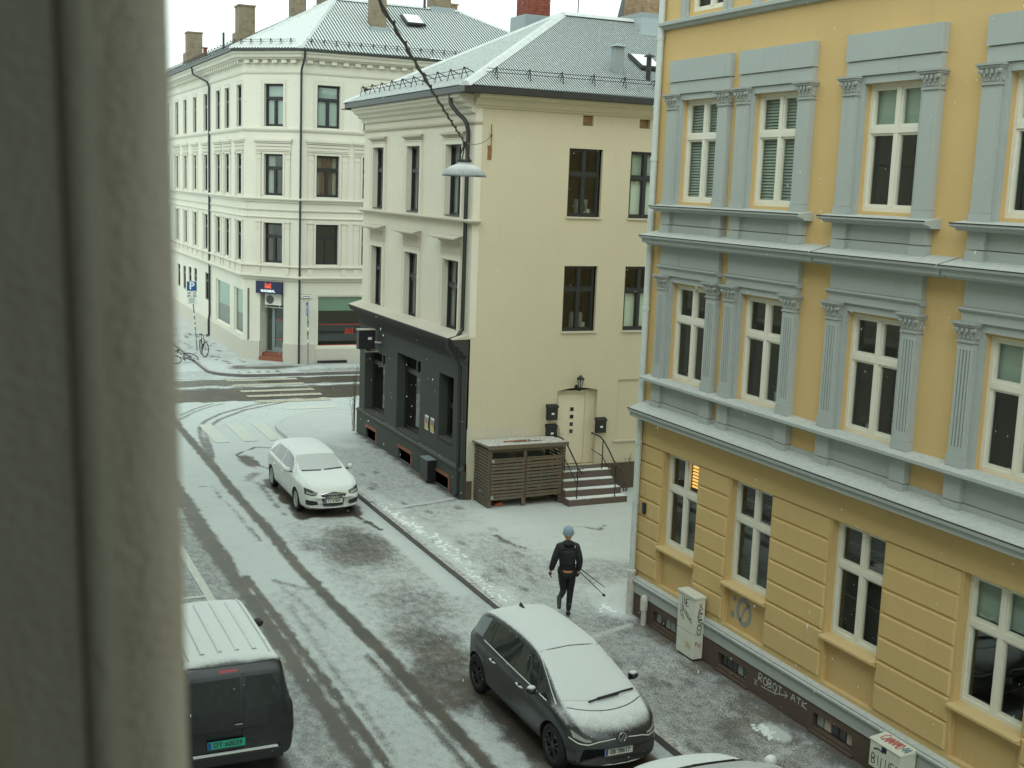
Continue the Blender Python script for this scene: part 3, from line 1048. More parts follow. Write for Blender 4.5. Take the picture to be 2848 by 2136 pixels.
def scrawl(mb, word, w, h, pen, to3, jig=0.08, mi=0):
    n = len(word)
    adv = w / n
    for i, ch in enumerate(word):
        oy = random.uniform(-.1, .1) * h
        for st in SF.get(ch, []):
            pts = [((i + 0.08 + p[0] * 0.8 + random.uniform(-jig, jig) * .5) * adv, p[1] * h + oy + random.uniform(-jig, jig) * h * .5) for p in st]
            if len(pts) > 2:
                pts = [(q.x, q.y) for q in smooth_path([Vector((a, b)) for a, b in pts], 3)]
            ribbon(mb, pts, pen, to3, mi)

# ------------------------------------------------------------------ yellow apartment building
YW = 12.05
YF = Fr((YW, 0), (0, 1), (-1, 0))
yel = thing('yellow_apartment_building', (YW, 12, 0), 'yellow apartment building with grey window trim along the right side', 'building')
COLS = [18.68, 16.48, 13.78, 11.08, 8.38]
HW = 0.585
YEND = 20.10

holes = []
for c in COLS:
    holes += [(c - HW, c + HW, 4.97, 6.74, 0.16), (c - HW, c + HW, 8.24, 10.04, 0.16), (c - HW, c + HW, 11.56, 13.4, 0.16)]
mb = MB()
wall(mb, YF, 2.0, YEND, 3.59, 16.0, holes)
# solid body: far side, roof slab, end walls
mb.quad((YW, YEND, 0.9), (24, YEND, 0.9), (24, YEND, 16), (YW, YEND, 16))
mb.quad((YW, 2, 0.9), (YW, 2, 16), (24, 2, 16), (24, 2, 0.9))
mb.quad((24, 2, 0.9), (24, 2, 16), (24, YEND, 16), (24, YEND, 0.9))
mb.quad((YW, 2, 16), (YW, YEND, 16), (24, YEND, 16), (24, 2, 16))
mb.build('wall', 'yellow_render', yel, recalc=False)
gh = []
for c in COLS:
    gh += [(c - HW, c + HW, 1.74, 3.59, 0.15), (c - HW, c + HW, 0.98, 1.66, 0.09)]
mb = MB()
wall(mb, YF, 2.0, YEND, 0.88, 3.59, gh, 0, -0.03)
for c in COLS:
    mb.quad(YF.p(c - HW, -0.12, 0.98), YF.p(c + HW, -0.12, 0.98), YF.p(c + HW, -0.12, 1.66), YF.p(c - HW, -0.12, 1.66))
mb.build('ground_floor_wall', 'yellow_low', yel, recalc=False)
# smooth fascia band above the blocks
mb = MB()
mb.fb(YF, 2.0, YEND, -0.03, 0.012, 3.60, 4.14)
mb.build('fascia', 'yellow_low', yel)

ROWS = [3.585, 3.23, 2.87, 2.51, 2.15, 1.79, 1.43, 1.02]
gaps = [(COLS[0] + HW + 0.06, YEND)] + [(b + HW + 0.06, a - HW - 0.03) for a, b in zip(COLS, COLS[1:])] + [(3.0, COLS[-1] - HW - 0.03)]
cache = {}
for g0, g1 in gaps:
    for zt, zb in zip(ROWS, ROWS[1:]):
        key = (round(g1 - g0, 3), round(zt - zb, 3))
        if key not in cache:
            w, h, e, q = (g1 - g0) / 2, (zt - zb) / 2 - 0.012, 0.022, 0.0
            L = Fr((0, 0), (0, 1), (-1, 0))
            b = MB()
            b.hexa([L.p(-w, -0.032, -h), L.p(w, -0.032, -h), L.p(w, -0.032, h), L.p(-w, -0.032, h), L.p(-w + e, q, -h + e), L.p(w - e, q, -h + e), L.p(w - e, q, h - e), L.p(-w + e, q, h - e)])
            me = bpy.data.meshes.new('rustication_block')
            me.from_pydata(b.v, [], b.f)
            me.materials.append(M['yellow_low'])
            cache[key] = me
        link('rustication_block', cache[key], yel, (YW - random.uniform(0, 0.002), (g0 + g1) / 2, (zt + zb) / 2))
# base: moulded grey band over dark stone
mb = MB()
mb.fb(YF, 2.0, YEND + 0.02, -0.05, 0.05, 0.60, 0.83)
band(mb, [(YW, 2.0), (YW, YEND + 0.02)], -1, [(-0.04, 0.832), (0.10, 0.832), (0.10, 0.862), (0.07, 0.874), (0.07, 0.898), (-0.04, 0.925)])
mb.build('plinth_band', 'trim_grey', yel)
BW = [(18.35, 19.28), (16.18, 17.05), (13.48, 14.42), (10.78, 11.72)]
mb = MB()
wall(mb, YF, 2.0, YEND + 0.02, 0.05, 0.60, [(a, b, 0.22, 0.46, 0.12) for a, b in BW], 0, 0.03)
mb.quad((YW - 0.03, YEND + 0.02, 0.05), (YW + 2, YEND + 0.02, 0.05), (YW + 2, YEND + 0.02, 0.6), (YW - 0.03, YEND + 0.02, 0.6))
mb.build('plinth_stone', 'stone_base', yel, recalc=False)
for a, b in BW:
    mb = MB()
    mb.fb(YF, a, b, -0.10, -0.07, 0.22, 0.46)
    mb.fb(YF, a + 0.02, a + 0.06, -0.07, -0.05, 0.22, 0.46)
    mb.fb(YF, (a + b) / 2 - 0.02, (a + b) / 2 + 0.02, -0.07, -0.05, 0.22, 0.46)
    w = mb.build('basement_window', 'stone_dark', yel)
    n = 5
    for i in range(n):
        p = MB()
        s0 = a + 0.03 + (b - a - 0.06) * i / n
        p.fb(YF, s0 + 0.012, s0 + (b - a - 0.06) / n - 0.012, -0.07, -0.045, 0.25, 0.43)
        p.build('pane', random.choice(['lamp_glass', 'lamp_dark', 'lamp_glass', 'cornice_dirty']), w)
    mb = MB()
    mb.fb(YF, a - 0.05, b + 0.05, 0.03, 0.07, 0.12, 0.17)
    mb.build('basement_kerb', 'stone_base', yel)

# capital, shared by all pilasters
def capital_mesh():
    L = Fr((0, 0), (0, 1), (-1, 0))
    b = MB()
    b.fb(L, -.165, .165, -.02, .135, 0, .018)
    b.fb(L, -.150, .150, -.02, .120, .018, .034)
    b.hexa([L.p(-.140, -.02, .034), L.p(.140, -.02, .034), L.p(.140, .105, .034), L.p(-.140, .105, .034), L.p(-.17, -.02, .19), L.p(.17, -.02, .19), L.p(.17, .15, .19), L.p(-.17, .15, .19)])
    for j, (z, k) in enumerate(((.075, 4), (.125, 3), (.165, 4))):
        for i in range(k):
            u = (-.5 + (i + .5) / k) * (.27 + .03 * j)
            b.ball(L.p(u, .108 + .022 * j, z), .034, 6, 4, 0, (.7, .85, 1.15))
    for z in (.08, .13):
        b.ball(L.p(-.15, .05, z), .034, 6, 4, 0, (1, .6, 1.1))
        b.ball(L.p(.15, .05, z), .034, 6, 4, 0, (1, .6, 1.1))
    for u in (-.165, .165):
        b.ball(L.p(u, .145, .172), .034, 6, 4)
    b.fb(L, -.180, .180, -.02, .160, .190, .210)
    b.fb(L, -.195, .195, -.02, .180, .210, .238)
    b.fb(L, -.212, .212, -.02, .200, .238, .268)
    me = bpy.data.meshes.new('capital')
    me.from_pydata(b.v, [], b.f)
    stucco('capital_grey', (0.355, 0.375, 0.355), amount=0.9, stain=(0.08, 0.07, 0.06), snow=0.2, var=0.15)
    me.materials.append(M['capital_grey'])
    return me
CAP = capital_mesh()

def pilaster(c, z0, z1, fluted):
    mb = MB()
    w = 0.145
    mb.fb(YF, c - w - .012, c + w + .012, 0, .128, z0, z0 + .13)
    mb.fb(YF, c - w - .004, c + w + .004, 0, .118, z0 + .133, z0 + .16)
    if fluted:
        mb.fb(YF, c - w, c + w, 0, .088, z0 + .16, z1)
        n = 5
        mb.fb(YF, c - w, c + w, .088, .112, z0 + .16, z0 + .26)
        mb.fb(YF, c - w, c + w, .088, .112, z1 - .10, z1)
        for i in range(n):
            u = c - w + .03 + (2 * w - .06) * i / (n - 1)
            e = .016 if 0 < i < n - 1 else .024
            mb.fb(YF, max(c - w, u - e), min(c + w, u + e), .088, .112, z0 + .26, z1 - .10)
    else:
        mb.fb(YF, c - w, c + w, 0, .112, z0 + .16, z1)
    mb.build('pilaster', 'trim_grey', yel)
    link('capital', CAP, yel, (YW, c, z1))

def arch(c, z0, z1):
    mb = MB()
    for s in (-1, 1):
        a, b = sorted((c + s * (HW - 0.002), c + s * (HW + 0.098)))
        mb.fb(YF, a, b, -0.01, .05, z0, z1)
    mb.fb(YF, c - HW, c + HW, -0.01, .05, z1 - .11, z1 - 0.002)
    mb.build('architrave', 'trim_grey', yel)

for i, c in enumerate(COLS):
    # second floor
    arch(c, 8.16, 10.155)
    for s in (-1, 1):
        pilaster(c + s * 0.825, 8.16, 9.885, False)
        pilaster(c + s * 0.825, 4.97, 6.62, True)
    mb = MB()
    mb.fb(YF, c - .955, c + .955, 0, .085, 10.158, 10.355)
    mb.fb(YF, c - .965, c + .965, 0, .110, 10.372, 10.75)
    mb.fb(YF, c - .94, c + .94, 0, .070, 10.355, 10.372)
    mb.build('head_panel', 'trim_grey', yel)
    # frieze of the first floor
    arch(c, 4.97, 6.885)
    mb = MB()
    mb.fb(YF, c - .96, c + .96, 0, .095, 6.89, 7.0)
    band(mb, [(YW, c - .99), (YW, c + .99)], -1, [(0, 7.0), (.10, 7.0), (.15, 7.045), (.15, 7.065), (0, 7.085)])
    mb.fb(YF, c - .96, c + .96, 0, .085, 7.08, 7.46)
    mb.build('frieze', 'trim_grey', yel)
    for z0, z1, gz in ((7.56, 8.08, 7.81), (4.36, 4.87, 4.50)):
        mb = MB()
        for s in (-1, 1):
            p = c + s * .825
            mb.fb(YF, p - .15, p + .15, 0, .115, gz + .012, z1)
            mb.fb(YF, p - .156, p + .156, 0, .128, z0, gz)
        mb.fb(YF, c - .675, c + .675, 0, .055, gz + .012, z1)
        mb.fb(YF, c - .675, c + .675, 0, .072, z0, gz)
        mb.build('apron_panel', 'trim_grey', yel)
    # third floor surround
    mb = MB()
    for s in (-1, 1):
        a, b = sorted((c + s * HW, c + s * (HW + .20)))
        mb.fb(YF, a, b, -0.01, .06, 11.47, 13.6)
        a, b = sorted((c + s * (HW + .02), c + s * (HW + .10)))
        mb.fb(YF, a, b, .06, .085, 11.47, 13.6)
    mb.fb(YF, c - HW - .2, c + HW + .2, -.01, .058, 13.4, 13.6)
    mb.build('surround', 'trim_grey', yel)

def ycornice(name, u0, u1, prof):
    mb = MB()
    band(mb, [(YW, u0), (YW, u1)], -1, prof)
    return mb.build(name, 'trim_grey', yel)
SILL = [(0, 8.05), (.16, 8.05), (.20, 8.085), (.28, 8.10), (.30, 8.115), (.30, 8.148), (.26, 8.155), (0, 8.19)]
CORN = [(0, 7.43), (.22, 7.43), (.26, 7.46), (.33, 7.47), (.345, 7.545), (.40, 7.56), (.41, 7.595), (.39, 7.605), (0, 7.70)]
for a, b in ((15.36, 19.80), (12.66, 14.90), (9.96, 12.20), (7.26, 9.50)):
    ycornice('sill_cornice', a, b, SILL)
for a, b in ((14.92, 19.92), (12.28, 14.86), (9.58, 12.22), (6.9, 9.52)):
    ycornice('cornice', a, b, CORN)
ycornice('sill_course', 3, 19.86, [(0, 4.845), (.16, 4.845), (.20, 4.875), (.27, 4.89), (.27, 4.935), (.24, 4.945), (0, 4.985)])
ycornice('belt_cornice', 3, 20.02, [(0, 4.10), (.18, 4.11), (.22, 4.14), (.34, 4.15), (.345, 4.235), (.39, 4.25), (.40, 4.305), (.37, 4.312), (.12, 4.40), (0, 4.44)])
ycornice('string_course', 3, 20.06, [(0, 11.33), (.07, 11.34), (.10, 11.37), (.10, 11.385), (.15, 11.40), (.15, 11.455), (.13, 11.465), (0, 11.49)])
def drip(u0, u1, d, z):
    m_ = MB()
    m_.fb(YF, u0, u1, d - .012, d + .007, z - .009, z + .006)
    m_.build('drip_edge', 'dark_trim', yel)
for a, b in ((15.36, 19.80), (12.66, 14.90), (9.96, 12.20)):
    drip(a - .005, b + .005, .30, 8.15)
for a, b in ((14.92, 19.92), (12.28, 14.86), (9.58, 12.22)):
    drip(a - .005, b + .005, .405, 7.602)
drip(3, 20.025, .395, 4.312)
for c0, c1 in zip(COLS[1:], COLS):                # strip closing the apron under the yellow gaps
    mb = MB()
    mb.fb(YF, c0 + .99, c1 - .99, 0, .045, 4.40, 4.50)
    mb.build('apron_strip', 'trim_grey', yel)
for c in COLS:
    ycornice('window_sill', c - HW - .03, c + HW + .03, [(-.17, 1.665), (.02, 1.665), (.035, 1.69), (.07, 1.70), (.07, 1.735), (-.17, 1.775)]).data.materials[0] = M['yellow_low']

V, RO = venetian, roller
fills2 = [V('blind_mint'), V('blind_mint'), RO('blind_mint', .70, 1), RO('blind_mint', .70, 1), None]
fills1 = [plants([(.82, .10, .25), (.2, .06, .1)]), plants([(.42, .20, .35), (.12, .09, .0)]), plants([(.78, .10, .12), (.3, .22, .25), (.15, .2, .0)], 'pot_mint'),
          both(RO('blind_mint', .69, 1), plants([(.6, .1, .3)])), None]
lit = both(V('lit_slat', .70, .97, .05, .46, 0.062, -0.02, 'lit_blind'), V('blind_dark', 0.02, .66, .04, .46, .045, 0.03))
fills0 = [lit, V('blind_dark', .0, 1, 0, 1, .05, .02), V('blind_dark', .0, 1, 0, 1, .05, .02), RO('blind_mint', .68, 1), None]
for i, c in enumerate(COLS):
    window(yel, YF, c - HW, c + HW, 4.97, 6.74, -.09, fill=fills1[i], trans=.64)
    window(yel, YF, c - HW, c + HW, 8.24, 10.04, -.09, fill=fills2[i], trans=.64, roommat='room_mid' if i < 2 else 'room_dark')
    window(yel, YF, c - HW, c + HW, 11.56, 13.4, -.09, trans=.64)
    window(yel, YF, c - HW, c + HW, 1.77, 3.58, -.15, fill=fills0[i], trans=.62, roommat='room_brown' if i < 3 else 'room_dark')

# rainwater pipe on the corner
mb = MB()
px, py = YW - .075, YEND - .03
mb.tube([(px, py, 16), (px, py, 7.8), (px - .0, py, 4.6), (px, py, .95)], .062, 12)
for z in (13.6, 11.2, 9.0, 6.2, 3.6, 2.4):
    mb.lathe([(.062, -.04), (.072, -.035), (.072, .035), (.062, .04)], (px, py, z), 12)
mb.build('downpipe', 'grey_pipe', yel, smooth=True)
mb = MB()
mb.tube([(px, py, .12), (px, py, 1.02)], .082, 12)
mb.lathe([(.082, .96), (.098, .965), (.098, 1.03), (.06, 1.05)], (px, py, 0), 12)
mb.build('pipe_boot', 'dirty_pipe', yel, smooth=True)

# paint marks
to_p = lambda a, b: YF.p(17.05 - a, -.1165, .95 + b)
mb = MB()
ring = [(0.47 + .18 * math.cos(t), .37 + .215 * math.sin(t)) for t in np.linspace(0, 2 * math.pi, 25)]
ribbon(mb, ring, .085, to_p)
ribbon(mb, [(.38, .20), (.47, .40), (.58, .52)], .055, to_p)
for cx, cy, r in ((.18, .53, .045), (.15, .24, .065)):
    ribbon(mb, [(cx + r * .5 * math.cos(t), cy + r * .5 * math.sin(t)) for t in np.linspace(0, 2 * math.pi, 13)], r, to_p)
mb.build('painted_ring', 'ink_grey', yel, recalc=False)
to_b = lambda a, b: YF.p(15.85 - a, .034, b)
mb = MB()
scrawl(mb, 'ROBOT', .66, .13, .017, lambda a, b: to_b(a, b + .41))
ribbon(mb, [(.10, .34), (.45, .36), (.78, .45)], .014, to_b)
ribbon(mb, [(.50, .50), (.47, .33)], .014, to_b)
ribbon(mb, [(.72, .50), (.80, .45), (.73, .40)], .014, to_b)
scrawl(mb, 'ATK', .42, .11, .016, lambda a, b: to_b(a + .88, b + .43))
scrawl(mb, 'X', .09, .10, .014, lambda a, b: to_b(a - .10, b + .30))
mb.build('scrawl', 'ink_white', yel, recalc=False)
mb = MB()
scrawl(mb, 'S', .12, .22, .014, lambda a, b: YF.p(19.90 - a, .003, b + 2.60))
mb.build('scrawl', 'ink_grey', yel, recalc=False)

# ------------------------------------------------------------------ cream corner house
HX, HY = 12.15, 29.25
SF2 = Fr((HX, 0), (0, 1), (-1, 0))
SD = Fr((0, HY), (1, 0), (0, -1))
ho = thing('cream_corner_house', (HX, HY, 0), 'cream rendered house with dark green ground floor and snowy corrugated roof', 'building')
HEND, HR = 38.5, 24.0
HPATH = [(HX, HEND), (HX, HY), (HR, HY)]
uw = [(36.42, 37.48), (33.20, 34.31), (30.03, 31.19)]
mb = MB()
wall(mb, SF2, HY, HEND, 4.40, 10.66, [(a, b, z0, z1, .24) for a, b in uw for z0, z1 in ((7.56, 9.45), (4.50, 6.40))])
mb.build('street_wall', 'pale_render', ho, recalc=False)
sw = [(14.86, 15.87, 7.66, 9.46, .10), (16.73, 17.74, 7.66, 9.46, .10), (14.86, 15.87, 4.58, 6.36, .10), (16.73, 17.74, 4.58, 6.36, .10),
      (15.22, 15.53, 10.06, 10.33, .12), (16.94, 17.27, 10.08, 10.32, .12), (14.81, 16.05, .86, 2.97, .22), (16.68, 17.70, 1.50, 3.22, .05)]
mb = MB()
wall(mb, SD, HX, HR, .05, 10.72, sw)
mb.quad((HX, HEND, .05), (HR, HEND, .05), (HR, HEND, 10.7), (HX, HEND, 10.7))
mb.quad((HR, HY, .05), (HR, HEND, .05), (HR, HEND, 10.7), (HR, HY, 10.7))
mb.quad(SD.p(16.68, -.05, 1.5), SD.p(17.7, -.05, 1.5), SD.p(17.7, -.05, 3.22), SD.p(16.68, -.05, 3.22))
mb.build('side_wall', 'cream_render', ho, recalc=False)
mb = MB()
mb.fb(SD, HX + .001, HX + .19, 0, .012, 4.46, 10.4)
mb.build('corner_strip', 'pale_render', ho)
for a, b, z0, z1 in ((15.22, 15.53, 10.06, 10.33), (16.94, 17.27, 10.08, 10.32)):
    mb = MB()
    mb.fb(SD, a, b, -.14, -.10, z0, z1)
    mb.build('vent_brick', 'brick_old', ho)
mb = MB()
mb.fb(SD, HX + .03, 13.92, .001, .006, 1.1, 2.04)
mb.build('render_patch', 'cream_patch', ho)
mb = MB()
mb.fb(SD, 16.6, 17.78, 0, .05, 1.46, 1.50)
mb.build('window_sill', 'cream_patch', ho)
mb = MB()
mb.fb(SD, 16.2, HR, .0, .06, .05, .86)
mb.fb(SD, HX + .02, 12.35, .0, .05, .05, .62)
mb.build('plinth_stone', 'stone_base', ho)
# dark shop floor
dw = [(35.90, 37.95, .98, 3.05), (32.70, 34.75, .98, 3.33), (30.12, 31.20, 1.45, 3.26)]
mb = MB()
wall(mb, SF2, HY, HEND, .05, 4.42, [(*w, .30) for w in dw], 0, .03)
mb.quad(SF2.p(HY, .03, .05), SF2.p(HY, -.05, .05), SF2.p(HY, -.05, 4.42), SF2.p(HY, .03, 4.42))
mb.quad(SF2.p(HEND, .03, .05), SF2.p(HEND, -.3, .05), SF2.p(HEND, -.3, 4.42), SF2.p(HEND, .03, 4.42))
mb.build('shop_wall', 'dark_render', ho, recalc=False)
mb = MB()
SP = [(HX, HEND), (HX, HY - .02)]
bw = [(36.50, 37.50), (33.18, 34.28), (30.15, 31.25)]
wall(mb, SF2, HY - .02, HEND + .03, .05, .88, [(a, b, .16, .50, .1) for a, b in bw], 0, .10)
mb.quad(SF2.p(HY - .02, .10, .05), SF2.p(HY - .02, -.05, .05), SF2.p(HY - .02, -.05, .88), SF2.p(HY - .02, .10, .88))
band(mb, SP, 1, [(.0, .882), (.135, .882), (.135, .93), (.03, .985)])
mb.build('shop_plinth', 'dark_render', ho, recalc=False)
for a, b in bw:
    mb = MB()
    mb.fb(SF2, a - .06, b + .06, .09, .108, .505, .60)
    mb.build('brick_lintel', 'brick_red', ho)
    mb = MB()
    mb.fb(SF2, a, b, .0, .03, .16, .50)
    mb.build('basement_hatch', 'cornice_dirty', ho)
    mb = MB()
    mb.fb(SF2, a - .10, a - .005, .098, .106, .14, .50)
    mb.build('brick_jamb', 'brick_red', ho)
mb = MB()
band(mb, SP, 1, [(.0, 3.80), (.06, 3.80), (.08, 3.83), (.08, 3.86), (.05, 3.87), (.05, 4.0), (.14, 4.02), (.16, 4.10), (.26, 4.14), (.28, 4.22), (.40, 4.26), (.42, 4.34), (.46, 4.36), (.46, 4.415), (0, 4.43)])
mb.build('shop_cornice', 'dark_trim', ho)
mb = MB()
band(mb, SP, 1, [(.0, 4.432), (.45, 4.418), (.45, 4.43), (0, 4.56)])
mb.build('cornice_flashing', 'cornice_dirty', ho)
# upper mouldings
mb = MB()
band(mb, [(HX, HEND), (HX, HY), (HX + .18, HY)], 1, [(0, 7.42), (.10, 7.42), (.14, 7.455), (.19, 7.465), (.20, 7.50), (.18, 7.515), (0, 7.545)])
band(mb, [(HX, HEND), (HX, HY), (HX + .18, HY)], 1, [(0, 9.95), (.05, 9.95), (.07, 9.98), (.07, 10.0), (0, 10.03)])
mb.build('string_course', 'cornice_dirty', ho)
mb = MB()
band(mb, [(HX, HEND + .02), (HX, HY)], 1, [(0, 10.22), (.07, 10.22), (.10, 10.27), (.10, 10.34), (.22, 10.38), (.24, 10.46), (.36, 10.50), (.40, 10.58), (.46, 10.60), (.46, 10.68), (0, 10.68)])
mb.build('street_eave', 'pale_render', ho)
mb = MB()
band(mb, [(HX - .05, HY), (HR, HY)], 1, [(0, 10.36), (.05, 10.36), (.06, 10.40), (.12, 10.42), (.20, 10.55), (.40, 10.60), (.42, 10.70), (0, 10.70)])
mb.build('side_eave', 'cream_render', ho)
mb = MB()
band(mb, [(HX, HEND + .45), (HX, HY), (HR, HY)], 1, [(.36, 10.675), (.53, 10.675), (.545, 10.69), (.545, 10.835), (.50, 10.84), (.46, 10.80), (.36, 10.80)])
mb.build('gutter', 'dark_gutter', ho)
mb = MB()
mb.fb(SF2, HEND + .02, HEND + .48, .30, .66, 10.64, 10.672)
mb.build('gutter_end', 'dark_gutter', ho)

def surround(parent, fr, a, b, z0, z1, mat, w=.13, d=.045, top=True):
    mb = MB()
    mb.fb(fr, a - w, a, 0, d, z0, z1)
    mb.fb(fr, b, b + w, 0, d, z0, z1)
    mb.fb(fr, a - w - .03, a - w, 0, d + .02, z0, z1)
    mb.fb(fr, b + w, b + w + .03, 0, d + .02, z0, z1)
    if top:
        mb.fb(fr, a - w, b + w, 0, d + .002, z1, z1 + w)
        mb.fb(fr, a - w - .03, b + w + .03, 0, d + .022, z1 + w, z1 + w + .03)
    return mb.build('surround', mat, parent)
def hood(parent, fr, u0, u1, z0, z1, d, mat):
    mb = MB()
    h = z1 - z0
    prof = [(0, z0), (d * .3, z0), (d * .35, z0 + h * .3), (d * .7, z0 + h * .45), (d * .75, z0 + h * .6), (d, z0 + h * .65), (d, z0 + h * .9), (0, z1 + h * .3)]
    n = len(prof)
    pts0 = [fr.p(u0 - (q[0] - d * .3), *q) if q[0] > d * .3 else fr.p(u0, *q) for q in prof]
    pts1 = [fr.p(u1 + (q[0] - d * .3), *q) if q[0] > d * .3 else fr.p(u1, *q) for q in prof]
    mb.add(pts0 + pts1, [tuple(range(n)), tuple(range(n, 2 * n))[::-1]] + [(i, (i + 1) % n, n + (i + 1) % n, n + i) for i in range(n)])
    return mb.build('window_hood', mat, parent)
for a, b in uw:
    surround(ho, SF2, a, b, 7.53, 9.45, 'pale_render')
    hood(ho, SF2, a - .16, b + .16, 9.63, 9.75, .14, 'cornice_dirty')
    surround(ho, SF2, a, b, 4.52, 6.40, 'pale_render')
    mb = MB()
    mb.fb(SF2, a - .14, b + .14, 0, .05, 6.565, 6.90)
    mb.build('hood_frieze', 'cornice_dirty', ho)
    hood(ho, SF2, a - .16, b + .16, 6.89, 7.03, .34, 'cornice_dirty')
    for z0, z1 in ((7.56, 9.45), (4.50, 6.40)):
        window(ho, SF2, a, b, z0, z1, -.13, 'dark', .63, roommat='room_mid', fill=curtains('blind_mint', .6, .35))
        mb = MB()
        mb.fb(SF2, a, b, -.15, .01, z0, z0 + .035)
        mb.build('window_sill', 'dark_frame', ho)
# shop windows with stock inside
def stock(w, fr, u0, u1, z0, z1, d, zt):
    for i in range(7):
        a = random.uniform(u0, u1 - .5)
        z = z0 + random.uniform(0, .6) * (z1 - z0)
        mb = MB()
        q = random.uniform(.25, .6)
        mb.fb(fr, a, a + q, d - random.uniform(.35, .7), d - .3, z, z + random.uniform(.3, .9))
        mb.build('stock', random.choice(['curtain', 'ink_yellow', 'ink_blue', 'room_brown', 'orange_cloth', 'cornice_dirty']), w)
    mb = MB()
    mb.fb(fr, u0, u0 + (u1 - u0) * .55, d - .12, d - .1, z0, z1 - .3)
    mb.build('display_panel', 'curtain', w)
for i, (a, b, z0, z1) in enumerate(dw):
    window(ho, SF2, a, b, z0, z1, -.24, 'dark', .78 if i < 2 else .5, roommat='room_brown' if i < 2 else 'room_dark', fill=stock if i < 2 else None, lower=1 if i < 2 else 2, bw=.07)
    mb = MB()
    mb.fb(SF2, a, b, -.25, .06, z0 - .02, z0 + .03)
    mb.build('window_sill', 'dark_trim', ho)
# gable side windows and door
def kitchen(w, fr, u0, u1, z0, z1, d, zt):
    mb = MB()
    mb.fb(fr, u0 + .55, u0 + .85, d - .5, d - .3, z0, z0 + .45)
    mb.build('cupboard', 'curtain', w)
    mb = MB()
    mb.lathe([(.001, 0), (.06, 0), (.06, .2), (.001, .2)], fr.p(u0 + .8, d - .15, z0), 10)
    mb.build('jar', 'pot_mint', w, smooth=True)
window(ho, SD, 14.86, 15.80, 7.68, 9.46, -.07, 'dark', .62, roommat='room_brown', fill=both(plants([(.72, .12, .2)]), kitchen), bw=.05, glassm='pane_clear')
window(ho, SD, 16.73, 17.70, 7.68, 9.46, -.07, 'dark', .60, roommat='room_mid', fill=both(roller('blind_white', .04, .6), roller('blind_mint', .62, .97)), bw=.05, glassm='pane_clear')
window(ho, SD, 14.86, 15.80, 4.60, 6.36, -.07, 'dark', .64, roommat='room_dark', fill=kitchen, bw=.05, glassm='pane_clear')
window(ho, SD, 16.73, 17.70, 4.60, 6.36, -.07, 'dark', .62, roommat='room_brown', fill=roller('blind_white', .05, .58), bw=.05, glassm='pane_clear')
for a in (14.86, 16.73):
    for z in (7.66, 4.58):
        mb = MB()
        mb.fb(SD, a - .03, a + 1.04, -.08, .05, z - .035, z + .012)
        mb.build('window_sill', 'cream_patch', ho)
mb = MB()
mb.fb(SD, 14.86, 15.76, -.22, -.16, .88, 2.90)
mb.fb(SD, 15.76, 15.80, -.22, -.14, .88, 2.90)
mb.fb(SD, 15.80, 16.05, -.22, -.15, .88, 2.97)
mb.fb(SD, 14.81, 15.80, -.22, -.15, 2.86, 2.97)
mb.build('door_frame', 'door_cream', ho)
mb = MB()
mb.fb(SD, 14.90, 15.72, -.16, -.13, .90, 2.84)
door = mb.build('door', 'door_cream', ho, bevel=.006)
for z in (2.42, 2.21, 2.00, 1.80):
    mb = MB()
    x = 15.34
    for q in ((-.085, .085, -.085, -.055), (-.085, .085, .055, .085), (-.085, -.055, -.055, .055), (.055, .085, -.055, .055)):
        mb.fb(SD, x + q[0], x + q[1], -.13, -.118, z + q[2], z + q[3])
    fr_ = mb.build('light_frame', 'door_cream', door)
    mb = MB()
    mb.fb(SD, x - .055, x + .055, -.13, -.126, z - .055, z + .055)
    mb.build('door_light', 'car_glass', door)
mb = MB()
mb.fb(SD, 14.935, 14.985, -.13, -.11, 1.72, 1.92)
mb.tube([SD.p(14.96, -.12, 1.76), SD.p(14.96, -.07, 1.76), SD.p(15.08, -.07, 1.755)], .01, 6)
mb.build('door_handle', 'steel', door)
mb = MB()
n = 10
arc = [SD.p(14.81 + 1.24 * i / n, 0, 2.965 + .07 * math.sin(math.pi * i / n)) for i in range(n + 1)]
mb.prism(arc, (0, .2, 0))
mb.build('door_arch', 'cream_patch', ho)

# roof
EX, EY, EY2, EZ = HX - .53, HY - .53, HEND + .47, 10.86
HALF = (EY2 - EY) / 2
RISE = 2.66
SL = math.hypot(HALF, RISE)
APX = Vector((EX + HALF, EY + HALF, EZ + RISE))
kk = SL / HALF
mb = MB()
corrugated(mb, (EX, EY, EZ), (1, 0, 0), (0, HALF, RISE), HR + .3 - EX, lambda u: min(u, HALF) * kk, .078, .022)
side_sheet = mb.build('roof', ['roof_snow', 'roof_metal'], ho, recalc=False)
mb = MB()
corrugated(mb, (EX, EY, EZ), (0, 1, 0), (HALF, 0, RISE), EY2 - EY, lambda u: min(u, EY2 - EY - u) * kk, .078, .022)
mb.build('street_roof', ['roof_grey', 'roof_grey'], ho, recalc=False)
mb = MB()
mb.quad((EX, EY2, EZ), (HR, EY2, EZ), (HR, APX.y, APX.z), tuple(APX))
mb.quad((EX + .1, EY + .1, EZ - .06), (HR, EY + .1, EZ - .06), (HR, EY2, EZ - .06), (EX + .1, EY2, EZ - .06))
mb.build('rear_roof', 'roof_snow', ho, recalc=False)
mb = MB()
